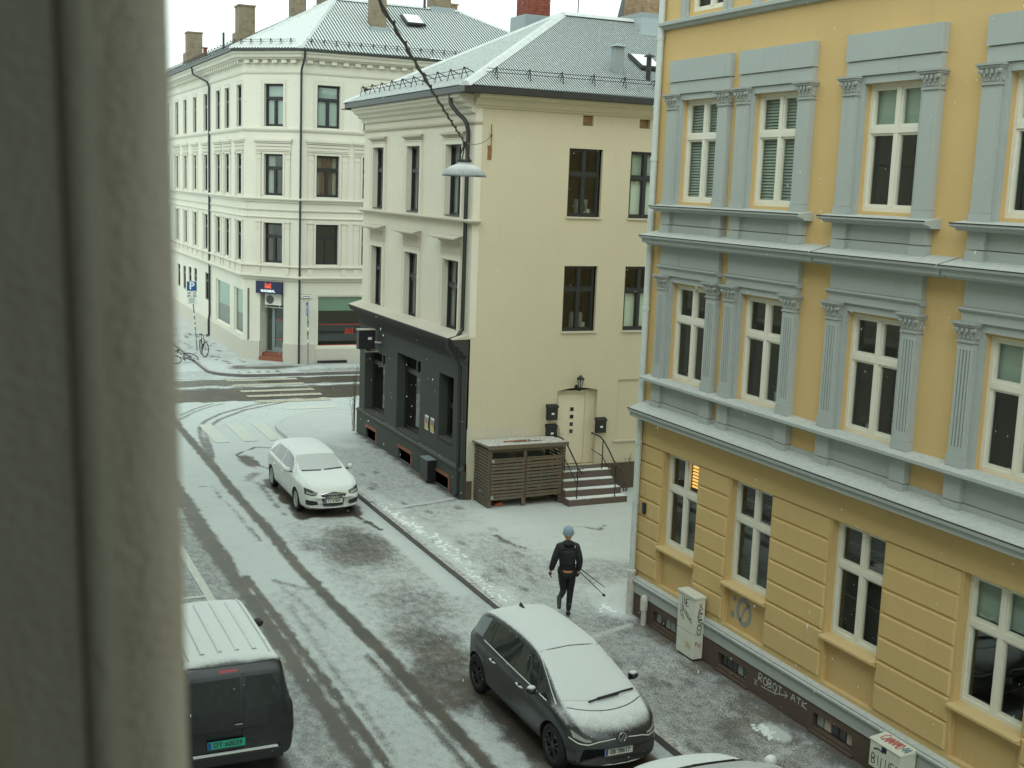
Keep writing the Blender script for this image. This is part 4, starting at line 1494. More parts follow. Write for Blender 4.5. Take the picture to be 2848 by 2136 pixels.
def capping(mb, a, b, w=.16, h=.05):
    a, b = Vector(a), Vector(b)
    t = (b - a).normalized()
    n = Vector((-t.y, t.x, 0)).normalized()
    mb.hexa([a - n * w - Vector((0, 0, .06)), b - n * w - Vector((0, 0, .06)), b + n * w - Vector((0, 0, .06)), a + n * w - Vector((0, 0, .06)),
             a - n * w * .3 + Vector((0, 0, h)), b - n * w * .3 + Vector((0, 0, h)), b + n * w * .3 + Vector((0, 0, h)), a + n * w * .3 + Vector((0, 0, h))])
plain('capping', (0.50, 0.53, 0.52), .6, var=.25, scale=5)
capping(mb, (EX, EY, EZ + .03), APX + Vector((0, 0, .03)))
capping(mb, (EX, EY2, EZ + .03), APX + Vector((0, 0, .03)))
capping(mb, APX + Vector((0, 0, .03)), (HR, APX.y, APX.z + .03), .2)
mb.build('ridge_capping', 'capping', ho)
mb = MB()
x0, y0 = 16.02, 34.6
mb.box(x0 - .14, x0 + .86, y0, y0 + 1.1, 12.2, 13.55)
mb.build('chimney_flashing', 'zinc', ho, bevel=.02)
mb = MB()
mb.box(x0, x0 + .74, y0 + .1, y0 + .95, 13.5, 16.6)
mb.build('chimney', 'brick_chimney', ho)
mb = MB()
mb.box(19.15, 20.5, 33.3, 34.6, 13.0, 13.75)
mb.hexa([(18.9, 32.9, 13.0), (20.7, 32.9, 13.0), (20.7, 34.6, 13.0), (18.9, 34.6, 13.0), (19.15, 33.28, 13.6), (20.5, 33.28, 13.6), (20.5, 34.6, 13.6), (19.15, 34.6, 13.6)])
mb.build('chimney_flashing', 'zinc', ho)
mb = MB()
mb.box(19.22, 20.4, 33.4, 34.5, 13.7, 17)
mb.build('chimney', 'brick_old', ho)
def rz(y):
    return EZ + (y - EY) * RISE / HALF
mb = MB()
vx, vy = 16.6, 30.05
mb.box(vx - .13, vx + .13, vy - .13, vy + .13, rz(vy) - .1, rz(vy) + .68)
mb.hexa([(vx - .22, vy - .22, rz(vy) + .70), (vx + .22, vy - .22, rz(vy) + .70), (vx + .22, vy + .22, rz(vy) + .70), (vx - .22, vy + .22, rz(vy) + .70), (vx - .03, vy - .03, rz(vy) + .80), (vx + .03, vy - .03, rz(vy) + .80), (vx + .03, vy + .03, rz(vy) + .80), (vx - .03, vy + .03, rz(vy) + .80)])
mb.build('roof_vent', 'zinc', ho)
mb = MB()
vx, vy = 17.42, 29.75
mb.tube([(vx, vy, rz(vy) - .1), (vx, vy, rz(vy) + .62)], .07, 10)
mb.lathe([(.001, .72), (.15, .66), (.15, .63), (.001, .63)], (vx, vy, rz(vy)), 10)
mb.build('roof_vent', 'black_metal', ho, smooth=True)
mb = MB()
a, b = Vector((17.5, 30.3, rz(30.3) + .06)), Vector((0, HALF, RISE)).normalized()
mb.prism([a, a + Vector((.7, 0, 0)), a + Vector((.7, 0, 0)) + b * .9, a + b * .9], (0, -.02, .08))
sk = mb.build('skylight', 'black_metal', ho)
mb = MB()
a = a + b * .06 + Vector((.06, -.03, .09))
mb.prism([a, a + Vector((.58, 0, 0)), a + Vector((.58, 0, 0)) + b * .78, a + b * .78], (0, 0, .01))
mb.build('pane', 'snow', sk)
mb = MB()
mb.tube([(17.3, 33.9, 13.4), (17.3, 33.9, 15.6)], .018, 6)
mb.build('antenna', 'black_metal', ho)

def guard(parent, p0, along, up, n, pitch, size=.26, legs=.2):
    """snow guard: A brackets on a slope with two rails"""
    along, up = Vector(along).normalized(), Vector(up).normalized()
    nr = along.cross(up)
    nr = nr if nr.z > 0 else -nr
    b = MB()
    b.tube([Vector((0, 0, 0)), nr * size], .013, 5)
    b.tube([nr * size, up * -legs + nr * .02], .013, 5)
    b.tube([nr * size, up * legs + nr * .02], .013, 5)
    me = bpy.data.meshes.new('guard_bracket')
    me.from_pydata(b.v, [], b.f)
    me.materials.append(M['black_metal'])
    p0 = Vector(p0)
    for i in range(n):
        link('guard_bracket', me, parent, p0 + along * (i * pitch))
    for h in (.42, .8):
        b = MB()
        b.tube([p0 - along * .25 + nr * size * h, p0 + along * ((n - 1) * pitch + .25) + nr * size * h], .010, 5)
        b.build('guard_rail', 'black_metal', parent)
up_s = Vector((0, HALF, RISE)).normalized()
up_w = Vector((HALF, 0, RISE)).normalized()
guard(ho, Vector((12.62, EY, EZ + .03)) + up_s * .55, (1, 0, 0), up_s, 9, .93)
guard(ho, Vector((EX, 29.75, EZ + .03)) + up_w * .55, (0, 1, 0), up_w, 10, .95)
# rainwater pipe
mb = MB()
mb.tube(smooth_path([(HX - .42, 29.95, 10.70), (HX - .42, 29.92, 10.45), (HX - .30, 29.75, 10.22), (HX - .16, 29.55, 10.02), (HX - .09, 29.50, 9.75), (HX - .09, 29.50, 9.4)], 4) + [Vector((HX - .09, 29.50, 4.62))], .055, 10)
mb.tube([(HX - .09, 29.5, 4.66), (HX - .25, 29.47, 4.45), (HX - .50, 29.45, 4.40), (HX - .50, 29.45, 4.2), (HX - .16, 29.42, 3.7), (HX - .12, 29.42, .35), (HX - .2, 29.42, .18)], .055, 10)
mb.build('downpipe', 'dark_gutter', ho, smooth=True)
mb = MB()
mb.box(12.57, 12.60, HY - .09, HY, 9.64, 9.70)
mb.tube([(12.585, HY - .04, 9.95), (12.585, HY - .04, 9.35)], .012, 6)
mb.build('wire_anchor', 'rust', ho)
mb = MB()
ribbon(mb, [(12.56, 9.42), (12.57, 9.28), (12.565, 9.05)], .12, lambda a, b: SD.p(a, .003, b))
mb.build('rust_stain', 'rust', ho, recalc=False)

# ------------------------------------------------------------------ background gable
gb = thing('gable_building', (21.6, 40.5, 0), 'brown gable wall rising behind the cream house roof', 'building')
mb = MB()
mb.prism([(21.35, 40.5, 9), (34, 40.5, 9), (34, 40.5, 20), (24.2, 40.5, 20)], (0, .5, 0))
mb.v[0] = Vector((21.35, 40.5, 9)); mb.v[3] = Vector((23.9, 40.5, 19.8))
mb.build('wall', 'gable_render', gb)
mb = MB()
mb.prism([(21.2, 40.4, 9), (21.35, 40.4, 9), (23.95, 40.4, 19.9), (23.78, 40.4, 19.9)], (0, .6, 0))
mb.build('roof_edge', 'dark_gutter', gb)

# ------------------------------------------------------------------ entrance steps
stp = thing('entrance_steps', (15.4, 28.5, .12), 'brown stone steps with snow on the treads and black handrails', 'steps')
for x0, x1, y, z0, z1 in ((14.55, 16.32, 27.80, .10, .285), (14.58, 16.27, 28.06, .285, .47), (14.62, 16.20, 28.30, .47, .665), (14.66, 16.20, 28.52, .665, .86)):
    mb = MB()
    mb.box(x0, x1, y, HY - .005 if z1 > .8 else y + .55, z0, z1)
    st = mb.build('step', 'step_stone', stp, bevel=.012)
    mb = MB()
    n = 16
    yb = y + (.26 if z1 < .8 else .22)
    pts = [(x0 + .02 + (x1 - x0 - .04) * i / n, y + .012 + random.uniform(0, .03)) for i in range(n + 1)] + [(x1 - .02 - (x1 - x0 - .04) * i / n, yb) for i in range(n + 1)]
    mb.prism([(a, b, z1 + .001) for a, b in pts], (0, 0, .016))
    mb.build('snow_cover', 'snow', st)
def handrail(x, xt):
    mb = MB()
    a, b, c = (x + xt, HY - .02, 1.75), (x, 28.62, 1.68), (x, 27.82, 1.14)
    mb.tube(smooth_path([a, b, c], 5) + [Vector((x + .02, 27.68, 1.05)), Vector((x + .04, 27.6, 1.04))], .02, 7)
    mb.tube([(x + xt, HY - .02, 1.30), (x, 28.62, 1.22), (x, 27.84, .70)], .012, 6)
    mb.tube([(x, 28.62, .86), (x, 28.62, 1.68)], .016, 6)
    mb.tube([(x, 27.84, .285), (x, 27.84, 1.14)], .016, 6)
    mb.ball((x + xt, HY - .03, 1.75), .035, 8, 6)
    mb.build('handrail', 'black_metal', stp, smooth=True)
handrail(15.95, -.02)
handrail(14.80, 0)
mat_ = thing('doormat', (15.1, 28.9, .862), 'dark doormat on the landing in front of the cream door', 'doormat')
mb = MB()
mb.box(14.78, 15.45, 28.68, 29.05, .862, .878)
mb.build('mat', 'black_plastic', mat_)
mb = MB()
for i in range(9):
    mb.box(14.82 + i * .07, 14.86 + i * .07, 28.72, 29.01, .878, .883)
mb.build('ribs', 'ink_grey', mat_)

# ------------------------------------------------------------------ letter boxes and lantern on the cream wall
def letterbox(x, z, label):
    o = thing('letter_box', (x, HY, z), label, 'letter box', 'letter boxes by the cream door')
    mb = MB()
    mb.fb(SD, x - .15, x + .15, .004, .13, z - .21, z + .14)
    mb.build('body', 'black_plastic', o, bevel=.012)
    mb = MB()
    mb.prism([SD.p(x - .165, .003, z + .215), SD.p(x - .165, .003, z + .13), SD.p(x - .165, .155, z + .13), SD.p(x - .165, .15, z + .17)], (.33, 0, 0))
    mb.build('lid', 'black_plastic', o)
    mb = MB()
    mb.fb(SD, x - .04, x + .04, .131, .134, z - .06, z - .01)
    mb.build('name_plate', 'sign_white', o)
letterbox(14.64, 2.40, 'upper black letter box left of the cream door')
letterbox(14.64, 1.86, 'lower black letter box left of the cream door, above the slatted shed')
letterbox(16.16, 1.97, 'black letter box right of the cream door')
o = thing('wall_lantern', (15.40, HY, 3.2), 'black wall lantern above the cream door', 'lantern')
mb = MB()
cx, cy = 15.42, HY - .16
mb.lathe([(.001, .22), (.02, .21), (.03, .19), (.12, .12), (.125, .10), (.10, .10), (.10, .085), (.001, .085)], (cx, cy, 3.2), 6)
mb.lathe([(.05, -.13), (.055, -.16), (.03, -.18), (.001, -.2)], (cx, cy, 3.2), 6)
for k in range(6):
    a = math.pi * k / 3
    mb.tube([(cx + .095 * math.cos(a), cy + .095 * math.sin(a), 3.29), (cx + .05 * math.cos(a), cy + .05 * math.sin(a), 3.06)], .008, 4)
mb.tube(smooth_path([(15.38, HY - .01, 3.05), (15.38, HY - .07, 2.99), (cx, cy, 2.99), (cx, cy, 3.03)], 4), .014, 6)
mb.ball((15.38, HY - .015, 3.06), .06, 10, 8, 0, (1, .4, 1.2))
mb.build('frame', 'black_metal', o)
mb = MB()
mb.lathe([(.048, -.13), (.09, .085)], (cx, cy, 3.2), 6)
mb.build('glazing', 'pane_clear', o)

# ------------------------------------------------------------------ slatted bin shed
sh = thing('bin_shed', (13.5, 28.7, .12), 'weathered slatted timber bin shed against the cream wall', 'shed')
SX0, SX1, SY0, SY1 = 12.42, 14.56, 28.24, 29.18
stucco('shed_roof', (.20, .19, .17), amount=.4, snow=1.3)
mb = MB()
mb.hexa([(SX0 - .08, SY0 - .1, 1.745), (SX1 + .08, SY0 - .1, 1.745), (SX1 + .08, SY1 + .04, 1.69), (SX0 - .08, SY1 + .04, 1.69), (SX0 - .08, SY0 - .1, 1.80), (SX1 + .08, SY0 - .1, 1.80), (SX1 + .08, SY1 + .04, 1.745), (SX0 - .08, SY1 + .04, 1.745)])
mb.build('roof_panel', 'shed_roof', sh)
mb = MB()
mb.box(SX0 - .085, SX1 + .085, SY0 - .125, SY0 - .102, 1.70, 1.795)
mb.build('fascia_board', 'timber', sh)
for x, y in ((SX0 + .04, SY0 + .04), (SX1 - .04, SY0 + .04), (SX0 + .04, SY1 - .04), (SX1 - .04, SY1 - .04), (13.45, SY0 + .04)):
    mb = MB()
    mb.box(x - .045, x + .045, y - .03, y + .04, .12, 1.74)
    mb.build('post', 'timber', sh)
def slat(x0, x1, y0, y1, z0, z1, tilt=0.0):
    mb = MB()
    t = random.uniform(-.008, .008) + tilt
    mb.hexa([(x0, y0, z0), (x1, y0, z0 + t * (x1 - x0)), (x1, y1, z0 + t * (x1 - x0)), (x0, y1, z0), (x0, y0, z1), (x1, y0, z1 + t * (x1 - x0)), (x1, y1, z1 + t * (x1 - x0)), (x0, y1, z1)])
    mb.build('slat', 'timber', sh)
z = .17
while z < 1.66:
    slat(SX0 - .022, SX0, SY0 - .03, SY1, z, z + .058)
    slat(SX1, SX1 + .022, SY0 - .03, SY1, z, z + .058)
    z += .083
for z in (1.62, 1.665):
    slat(SX0, SX1, SY0 - .025, SY0 - .003, z, z + .036)
for g0, g1, tl, dz in ((SX0 + .05, 13.43, 0.01, 0), (13.47, SX1 - .05, .025, .02)):
    z = .33 + dz
    k = 0
    while z < 1.36:
        slat(g0, g1, SY0 - .03 - random.uniform(0, .006), SY0 - .008, z, z + (.058 if k % 3 else .068), tl)
        z += .089
        k += 1
    for gx_ in (g0 + .03, g1 - .09, (g0 + g1) / 2 - .1):
        mb = MB()
        mb.box(gx_, gx_ + .07, SY0 - .006, SY0 + .012, .34, 1.40)
        mb.build('gate_stile', 'timber', sh)
    mb = MB()
    mb.box(g0 + .02, g1 - .02, SY0 - .035, SY0 + .01, 1.392 + tl * .5, 1.425 + tl * .5)
    mb.build('gate_rail', 'timber', sh)
mb = MB()
mb.box(13.36, 13.43, SY0 - .045, SY0 - .03, .16, .36)
mb.build('gate_foot', 'timber', sh)
for z in (1.34, .36):
    mb = MB()
    mb.box(SX0 + .05, SX0 + .13, SY0 - .040, SY0 - .034, z, z + .08)
    mb.build('hinge', 'steel', sh)
for x, lab in ((12.98, 'green wheeled bin in the left half of the slatted shed'), (14.0, 'green wheeled bin in the right half of the slatted shed')):
    o = thing('wheeled_bin', (x, 28.75, .12), lab, 'bin', 'bins inside the shed')
    mb = MB()
    mb.hexa([(x - .22, 28.52, .2), (x + .22, 28.52, .2), (x + .22, 29.0, .2), (x - .22, 29.0, .2), (x - .29, 28.42, 1.28), (x + .29, 28.42, 1.28), (x + .29, 29.05, 1.28), (x - .29, 29.05, 1.28)])
    mb.build('body', 'leaf', o, bevel=.015)
    mb = MB()
    mb.hexa([(x - .32, 28.38, 1.29), (x + .32, 28.38, 1.29), (x + .32, 29.08, 1.29), (x - .32, 29.08, 1.29), (x - .26, 28.45, 1.35), (x + .26, 28.45, 1.35), (x + .26, 29.0, 1.38), (x - .26, 29.0, 1.38)])
    mb.build('lid', 'zinc', o, bevel=.012)
    for s in (-1, 1):
        mb = MB()
        mb.lathe([(.001, -.025), (.09, -.025), (.09, .025), (.001, .025)], (x + s * .22, 28.95, .21), 12, 'x')
        mb.build('wheel', 'rubber', o)
for i, (x0, x1, y, h, lab) in enumerate(((12.98, 13.75, 28.55, .028, 'pale plank lying on top of the slatted shed'), (13.2, 14.05, 28.46, .012, 'thin batten lying on top of the shed in front of the plank'))):
    mb = MB()
    zz = 1.80 - (y - SY0 + .1) * .053
    mb.hexa([(x0, y, zz), (x1, y + .06, zz), (x1, y + .12, zz), (x0, y + .07, zz), (x0, y, zz + h), (x1, y + .06, zz + h), (x1, y + .12, zz + h), (x0, y + .07, zz + h)])
    tag(mb.build('plank' if i == 0 else 'batten', 'rust' if i == 0 else 'timber', bevel=.003), lab, 'plank')
mb = MB()
mb.hexa([(12.65, 28.42, .13), (12.98, 28.36, .13), (13.02, 28.6, .13), (12.7, 28.7, .13), (12.72, 28.45, .17), (12.88, 28.42, .22), (12.9, 28.55, .21), (12.75, 28.6, .16)])
plain('orange_bag', (.45, .10, .03), .5)
tag(mb.build('plastic_bag', 'orange_bag', bevel=.02), 'orange plastic bag on the ground under the slatted shed', 'bag')

# ------------------------------------------------------------------ things fixed to the dark shop front
o = thing('wall_box', (HX - .1, 31.6, .2), 'black metal box on the dark shop plinth', 'box')
mb = MB()
mb.fb(SF2, 31.08, 31.62, .105, .36, .22, .80)
mb.build('body', 'black_metal', o, bevel=.01)
mb = MB()
mb.fb(SF2, 31.06, 31.64, .10, .375, .80, .825)
mb.build('lid', 'zinc', o)
for i, (y, lab) in enumerate(((32.08, 'left of two small posters on the dark shop wall'), (31.62, 'right of two small posters on the dark shop wall'))):
    o = thing('poster', (HX - .03, y, 1.67), lab, 'poster', 'posters on the shop wall')
    mb = MB()
    n = 6
    z0, z1, w = 1.47, 1.89, .145
    P = lambda a, t: SF2.p(y + a, .036 + .02 * math.sin(math.pi * t) * (1 if a < 0 else .4), z0 + (z1 - z0) * t)
    for k in range(n):
        mb.quad(P(-w, k / n), P(w, k / n), P(w, (k + 1) / n), P(-w, (k + 1) / n))
    sheet = mb.build('sheet', 'sign_white', o, recalc=False)
    mb = MB()
    P2 = lambda a, t: P(a, t) + SF2.N * .004
    mb.quad(P2(-w * .85, .08), P2(w * .85, .08), P2(w * .85, .5), P2(-w * .85, .5))
    mb.build('lower_print', 'ink_yellow', sheet, recalc=False)
    mb = MB()
    mb.quad(P2(-w * .85, .5), P2(w * .85, .5), P2(w * .85, .9), P2(-w * .85, .9))
    mb.build('upper_print', 'ink_grey', sheet, recalc=False)
    mb = MB()
    P3 = lambda a, t: P(a, t) + SF2.N * .008
    mb.add([P3(.05 + .075 * math.cos(q) - .05, .62 + .15 * math.sin(q)) for q in np.linspace(0, 2 * math.pi, 16)[:-1]], [tuple(range(15))])
    mb.build('red_spot', 'ink_red', sheet, recalc=False)
o = thing('projecting_sign', (HX - .4, 36.6, 3.2), 'dark box sign sticking out from the shop front', 'sign')
mb = MB()
mb.fb(SF2, 36.45, 36.72, .18, .72, 3.20, 3.80)
mb.build('case', 'black_plastic', o, bevel=.01)
mb = MB()
mb.fb(SF2, 36.43, 36.74, .17, .73, 3.80, 3.825)
mb.build('lid', 'cornice_dirty', o)
mb = MB()
mb.fb(SF2, 36.438, 36.45, .30, .42, 3.50, 3.58)
mb.build('sticker', 'sign_white', o)
mb = MB()
mb.tube([SF2.p(36.6, .03, 3.1), SF2.p(36.6, .45, 3.1), SF2.p(36.6, .45, 3.2)], .025, 8)
mb.tube([SF2.p(36.3, .03, 3.42), SF2.p(36.42, .2, 3.42)], .03, 8)
mb.build('bracket', 'cornice_dirty', o)

# ------------------------------------------------------------------ white corner building beyond the junction
wb = thing('white_corner_building', (13, 55, 0), 'large off-white corner building with snowy roof beyond the junction', 'building')
P1, P2 = Vector((12.03, 56.02)), Vector((14.13, 53.95))
CL = (P2 - P1).length
WLF = Fr((12.03, 0), (0, 1), (-1, 0))
WCF = Fr(tuple(P1), tuple(P2 - P1), (-(P1.y - P2.y), -(P2.x - P1.x)))
WRF = Fr((0, 53.95), (1, 0), (0, -1))
WP = [(12.03, 110), (12.03, 56.02), (14.13, 53.95), (30, 53.95)]
lw = [(56.44, 57.48), (59.2, 60.2), (61.4, 62.4), (64.6, 65.65), (67.8, 68.75), (70.8, 71.75), (73.6, 74.55), (76.5, 77.5), (79.4, 80.4)]
rw = [(14.82, 15.87), (16.96, 18.01), (19.1, 20.15), (21.24, 22.3)]
zr = [(10.66, 12.51), (7.62, 9.45), (4.60, 6.40)]
mb = MB()
lh = [(a, b, z0, z1, .12) for a, b in lw for z0, z1 in zr]
shopL = [(59.1, 62.57, 1.15, 3.28), (56.15, 58.15, 1.15, 3.28), (64.5, 65.5, 1.94, 3.36), (67.9, 68.75, 1.9, 3.35), (69.6, 70.5, 1.9, 3.30), (71.4, 72.3, 1.9, 3.22), (73.3, 74.2, 1.9, 3.2)]
wall(mb, WLF, 56.02, 110, .05, 13.8, lh + [(*q, .12) for q in shopL])
wall(mb, WCF, 0, CL, .05, 13.8, [(1.05, 2.02, z0, z1, .20) for z0, z1 in zr] + [(.87, 2.10, .20, 3.25, .62)])
wall(mb, WRF, 14.13, 30, .05, 13.8, [(a, b, z0, z1, .20) for a, b in rw for z0, z1 in zr] + [(14.92, 18.6, .84, 3.20, .10)])
mb.quad((30, 53.95, .05), (30, 64, .05), (30, 64, 13.8), (30, 53.95, 13.8))
mb.build('wall', 'white_render', wb, recalc=False)
def wband(name, prof, mat='white_trim', path=WP):
    m_ = MB()
    band(m_, path, 1, prof)
    return m_.build(name, mat, wb)
wband('plinth', [(-.02, .05), (.05, .05), (.05, .98), (-.02, 1.05)], 'white_plinth', [(12.03, 110), (12.03, 56.02), tuple(P1.lerp(P2, .87 / CL))])
wband('plinth', [(-.02, .05), (.05, .05), (.05, .98), (-.02, 1.05)], 'white_plinth', [tuple(P1.lerp(P2, 2.10 / CL)), (14.13, 53.95), (14.84, 53.95)])
wband('plinth', [(-.02, .05), (.05, .05), (.05, .76), (-.02, .80)], 'white_plinth', [(14.85, 53.95), (30, 53.95)])
wband('belt_cornice', cornice(3.83, 4.06, .24))
wband('apron_course', [(0, 4.08), (.06, 4.08), (.06, 4.20), (.035, 4.21), (.035, 4.40), (.08, 4.42), (.14, 4.455), (.14, 4.50), (0, 4.54)])
wband('string_course', [(0, 6.62), (.05, 6.62), (.07, 6.66), (0, 6.71)])
wband('string_course', [(0, 6.93), (.05, 6.94), (.08, 6.99), (0, 7.03)])
wband('middle_cornice', cornice(7.32, 7.52, .20))
wband('string_course', [(0, 10.44), (.05, 10.44), (.10, 10.52), (.10, 10.58), (0, 10.62)])
wband('frieze_course', [(0, 12.94), (.04, 12.94), (.07, 13.0), (.07, 13.04), (0, 13.07)])
wband('eave_cornice', [(0, 13.36), (.05, 13.36), (.05, 13.53), (.24, 13.54), (.28, 13.60), (.42, 13.62), (.46, 13.74), (.55, 13.78), (.55, 13.86), (0, 13.86)])
wband('gutter', [(.45, 13.865), (.64, 13.865), (.66, 13.88), (.66, 13.965), (.60, 13.97), (.55, 13.93), (.45, 13.93)], 'dark_gutter')
D = MB()
D.box(-.12, .12, -.19, 0, 0, .14)
dme = bpy.data.meshes.new('dentil')
dme.from_pydata(D.v, [], D.f)
dme.materials.append(M['white_render'])
def dentils(fr, u0, u1, pitch, ang):
    u = u0
    while u < u1:
        p = fr.p(u, .05, 13.385)
        o = link('dentil', dme, wb, p)
        o.rotation_euler = (0, 0, ang)
        u += pitch
dentils(WRF, 14.42, 22, .545, 0)
dentils(WCF, .28, CL - .1, .47, math.atan2(P2.y - P1.y, P2.x - P1.x))
dentils(WLF, 56.35, 78, .545, -math.pi / 2)

def wsur(fr, a, b, floor):
    z0, z1 = zr[floor]
    mb = MB()
    mb.fb(fr, a - .10, a, -.005, .025, z0, z1 + .10)
    mb.fb(fr, b, b + .10, -.005, .025, z0, z1 + .10)
    mb.fb(fr, a, b, -.005, .025, z1, z1 + .10)
    if floor == 0:
        mb.fb(fr, a - .17, a - .155, -.005, .012, z0, z1 + .17)
        mb.fb(fr, b + .155, b + .17, -.005, .012, z0, z1 + .17)
        mb.fb(fr, a - .17, b + .17, -.005, .013, z1 + .155, z1 + .17)
    else:
        for c in (a - .26, b + .26):
            mb.fb(fr, c - .12, c + .12, -.005, .055, z0 - .1, z1 + .02)
            mb.fb(fr, c - .14, c + .14, -.005, .075, z0 - .1, z0 + .02)
            mb.fb(fr, c - .14, c + .14, -.005, .075, z1 - .22, z1 - .18)
            mb.fb(fr, c - .16, c + .16, -.005, .095, z1 + .02, z1 + .07)
            if floor == 2:
                mb.fb(fr, c - .12, c + .12, -.005, .10, 4.09, 4.40)
        if floor == 1:
            mb.fb(fr, a - .42, b + .42, -.005, .06, z1 + .13, z1 + .17)
            mb.fb(fr, a - .42, b + .42, -.005, .04, z1 + .19, z1 + .30)
            mb.fb(fr, a - .42, b + .42, -.005, .06, z1 + .34, z1 + .45)
            mb.fb(fr, a - .48, b + .48, -.005, .15, z1 + .56, z1 + .66)
            mb.fb(fr, a - .45, b + .45, -.005, .09, z1 + .48, z1 + .56)
    mb.build('surround', 'white_trim', wb)
near = {0: [curtains('curtain', .35, .1), roller('blind_mint', .0, 1)], 1: [curtains('curtain', .42, .1), both(curtains('curtain', .25, .22), curtains('curtain_brown', .75, .0))], 2: [curtains('room_brown', .3, .3), None]}
for fl in range(3):
    z0, z1 = zr[fl]
    wsur(WCF, 1.05, 2.02, fl)
    window(wb, WCF, 1.05, 2.02, z0, z1, -.15, 'dark', .66, upper=1, roommat='room_dark' if fl else 'room_mid', fill=roller('blind_mint') if fl == 0 else near[fl][0], bw=.06)
    for i, (a, b) in enumerate(rw[:3]):
        wsur(WRF, a, b, fl)
        window(wb, WRF, a, b, z0, z1, -.15, 'dark', .66, upper=1, roommat='room_mid' if fl == 0 else 'room_dark', fill=near[fl][1] if i == 0 else roller('blind_mint', .5, 1), bw=.06)
    for i, (a, b) in enumerate(lw[:7]):
        wsur(WLF, a, b, fl)
        window(wb, WLF, a, b, z0, z1, -.075, 'dark', .66, upper=1, bw=.06, roommat='room_mid')
# ground floor glazing
for i, (a, b, z0, z1) in enumerate(shopL):
    window(wb, WLF, a, b, z0, z1, -.06, 'dark' if i > 1 else 'white', None if i < 2 else .7, lower=1, upper=1, bw=.03, roommat='room_mid' if i < 2 else 'room_dark', fill=roller('blind_green', .45, 1) if i < 2 else None)
sw_ = window(wb, WRF, 14.92, 18.6, .84, 3.20, -.05, 'white', None, lower=1, bw=.035, roommat='room_dark', fill=both(roller('blind_green', .71, 1)), name='shop_window', depth=2.5)
def red_line(parent, fr, u0, u1, d, z, h=.022):
    m_ = MB()
    m_.fb(fr, u0, u1, d, d + .004, z - h / 2, z + h / 2)
    m_.build('red_stripe', 'red_print', parent)
for z in (1.88, .93):
    red_line(sw_, WRF, 14.98, 18.5, -.045, z)
MLOGO = [[(0, 0), (.02, .95), (.5, .62), (.98, .95), (1, 0)], [(.24, .12), (.24, .62), (.40, .42), (.40, .12)], [(.76, .12), (.76, .62), (.60, .42), (.60, .12)], [(.40, .30), (.60, .30)]]
def mlogo(parent, fr, u, d, z, w, h, pen, mat):
    m_ = MB()
    for st in MLOGO:
        ribbon(m_, [(p[0] * w, p[1] * h) for p in st], pen, lambda a, b: fr.p(u + a, d, z + b))
    m_.build('logo', mat, parent, recalc=False)
mlogo(sw_, WRF, 16.27, -.038, 1.42, .34, .32, .04, 'red_print')
# entrance in the chamfer
mb = MB()
for a, b, z0, z1 in ((.87, .93, .45, 2.55), (2.04, 2.10, .45, 2.55), (1.18, 1.24, .50, 2.50), (.93, 2.04, 2.49, 2.55), (.93, 2.04, .45, .52), (1.24, 1.33, .52, 2.49), (1.96, 2.04, .52, 2.49), (1.33, 1.96, .52, .68)):
    mb.fb(WCF, a, b, -.60, -.55, z0, z1)
mb.build('door_frame', 'zinc', wb)
mb = MB()
mb.fb(WCF, .86, 2.11, -.64, -.60, .2, 3.25)
mb.build('porch_back', 'room_dark', wb)
mb = MB()
mb.fb(WCF, .93, 2.04, -.595, -.59, .52, 2.49)
gd = mb.build('door_glass', 'pane_glass', wb)
for z in (1.95, 1.05):
    red_line(gd, WCF, 1.33, 1.96, -.583, z, .03)
mb = MB()
mb.fb(WCF, .87, 2.10, -.62, .10, .05, .28)
mb.fb(WCF, .87, 2.10, -.62, -.20, .28, .45)
mb.build('door_steps', 'brick_red', wb)
o = thing('shop_sign', tuple(WCF.p(1.4, .1, 3.2)), 'navy fascia sign reading MAKSIMAL over the corner door', 'sign')
mb = MB()
mb.fb(WCF, .74, 2.08, .004, .16, 3.20, 3.75)
mb.build('box', 'navy_sign', o)
text('lettering', 'MAKSIMAL', .155, WCF.p(1.38, .163, 3.32), WCF.U, (0, 0, 1), 'lit_white', o, .003, 'CENTER', .004)
mlogo(o, WCF, 1.24, .166, 3.43, .28, .27, .045, 'lit_red')
o = thing('air_conditioner', tuple(WCF.p(1.45, -.3, 2.6)), 'white air conditioner unit in the corner doorway under the navy sign', 'air conditioner')
mb = MB()
mb.fb(WCF, 1.02, 1.88, -.50, -.16, 2.66, 3.18)
mb.build('case', 'cabinet', o, bevel=.015)
mb = MB()
cen = WCF.p(1.30, -.157, 2.91)
ringp = [cen + WCF.U * (.20 * math.cos(t)) + Vector((0, 0, .20 * math.sin(t))) for t in np.linspace(0, 2 * math.pi, 21)[:-1]]
mb.prism(ringp, WCF.N * .008)
mb.build('fan_grille', 'lamp_dark', o)
mb = MB()
for u in (1.1, 1.8):
    mb.fb(WCF, u - .02, u + .02, -.58, -.14, 2.58, 2.655)
mb.fb(WCF, .95, 2.02, -.20, -.15, 2.55, 2.58)
mb.build('bracket', 'steel', o)

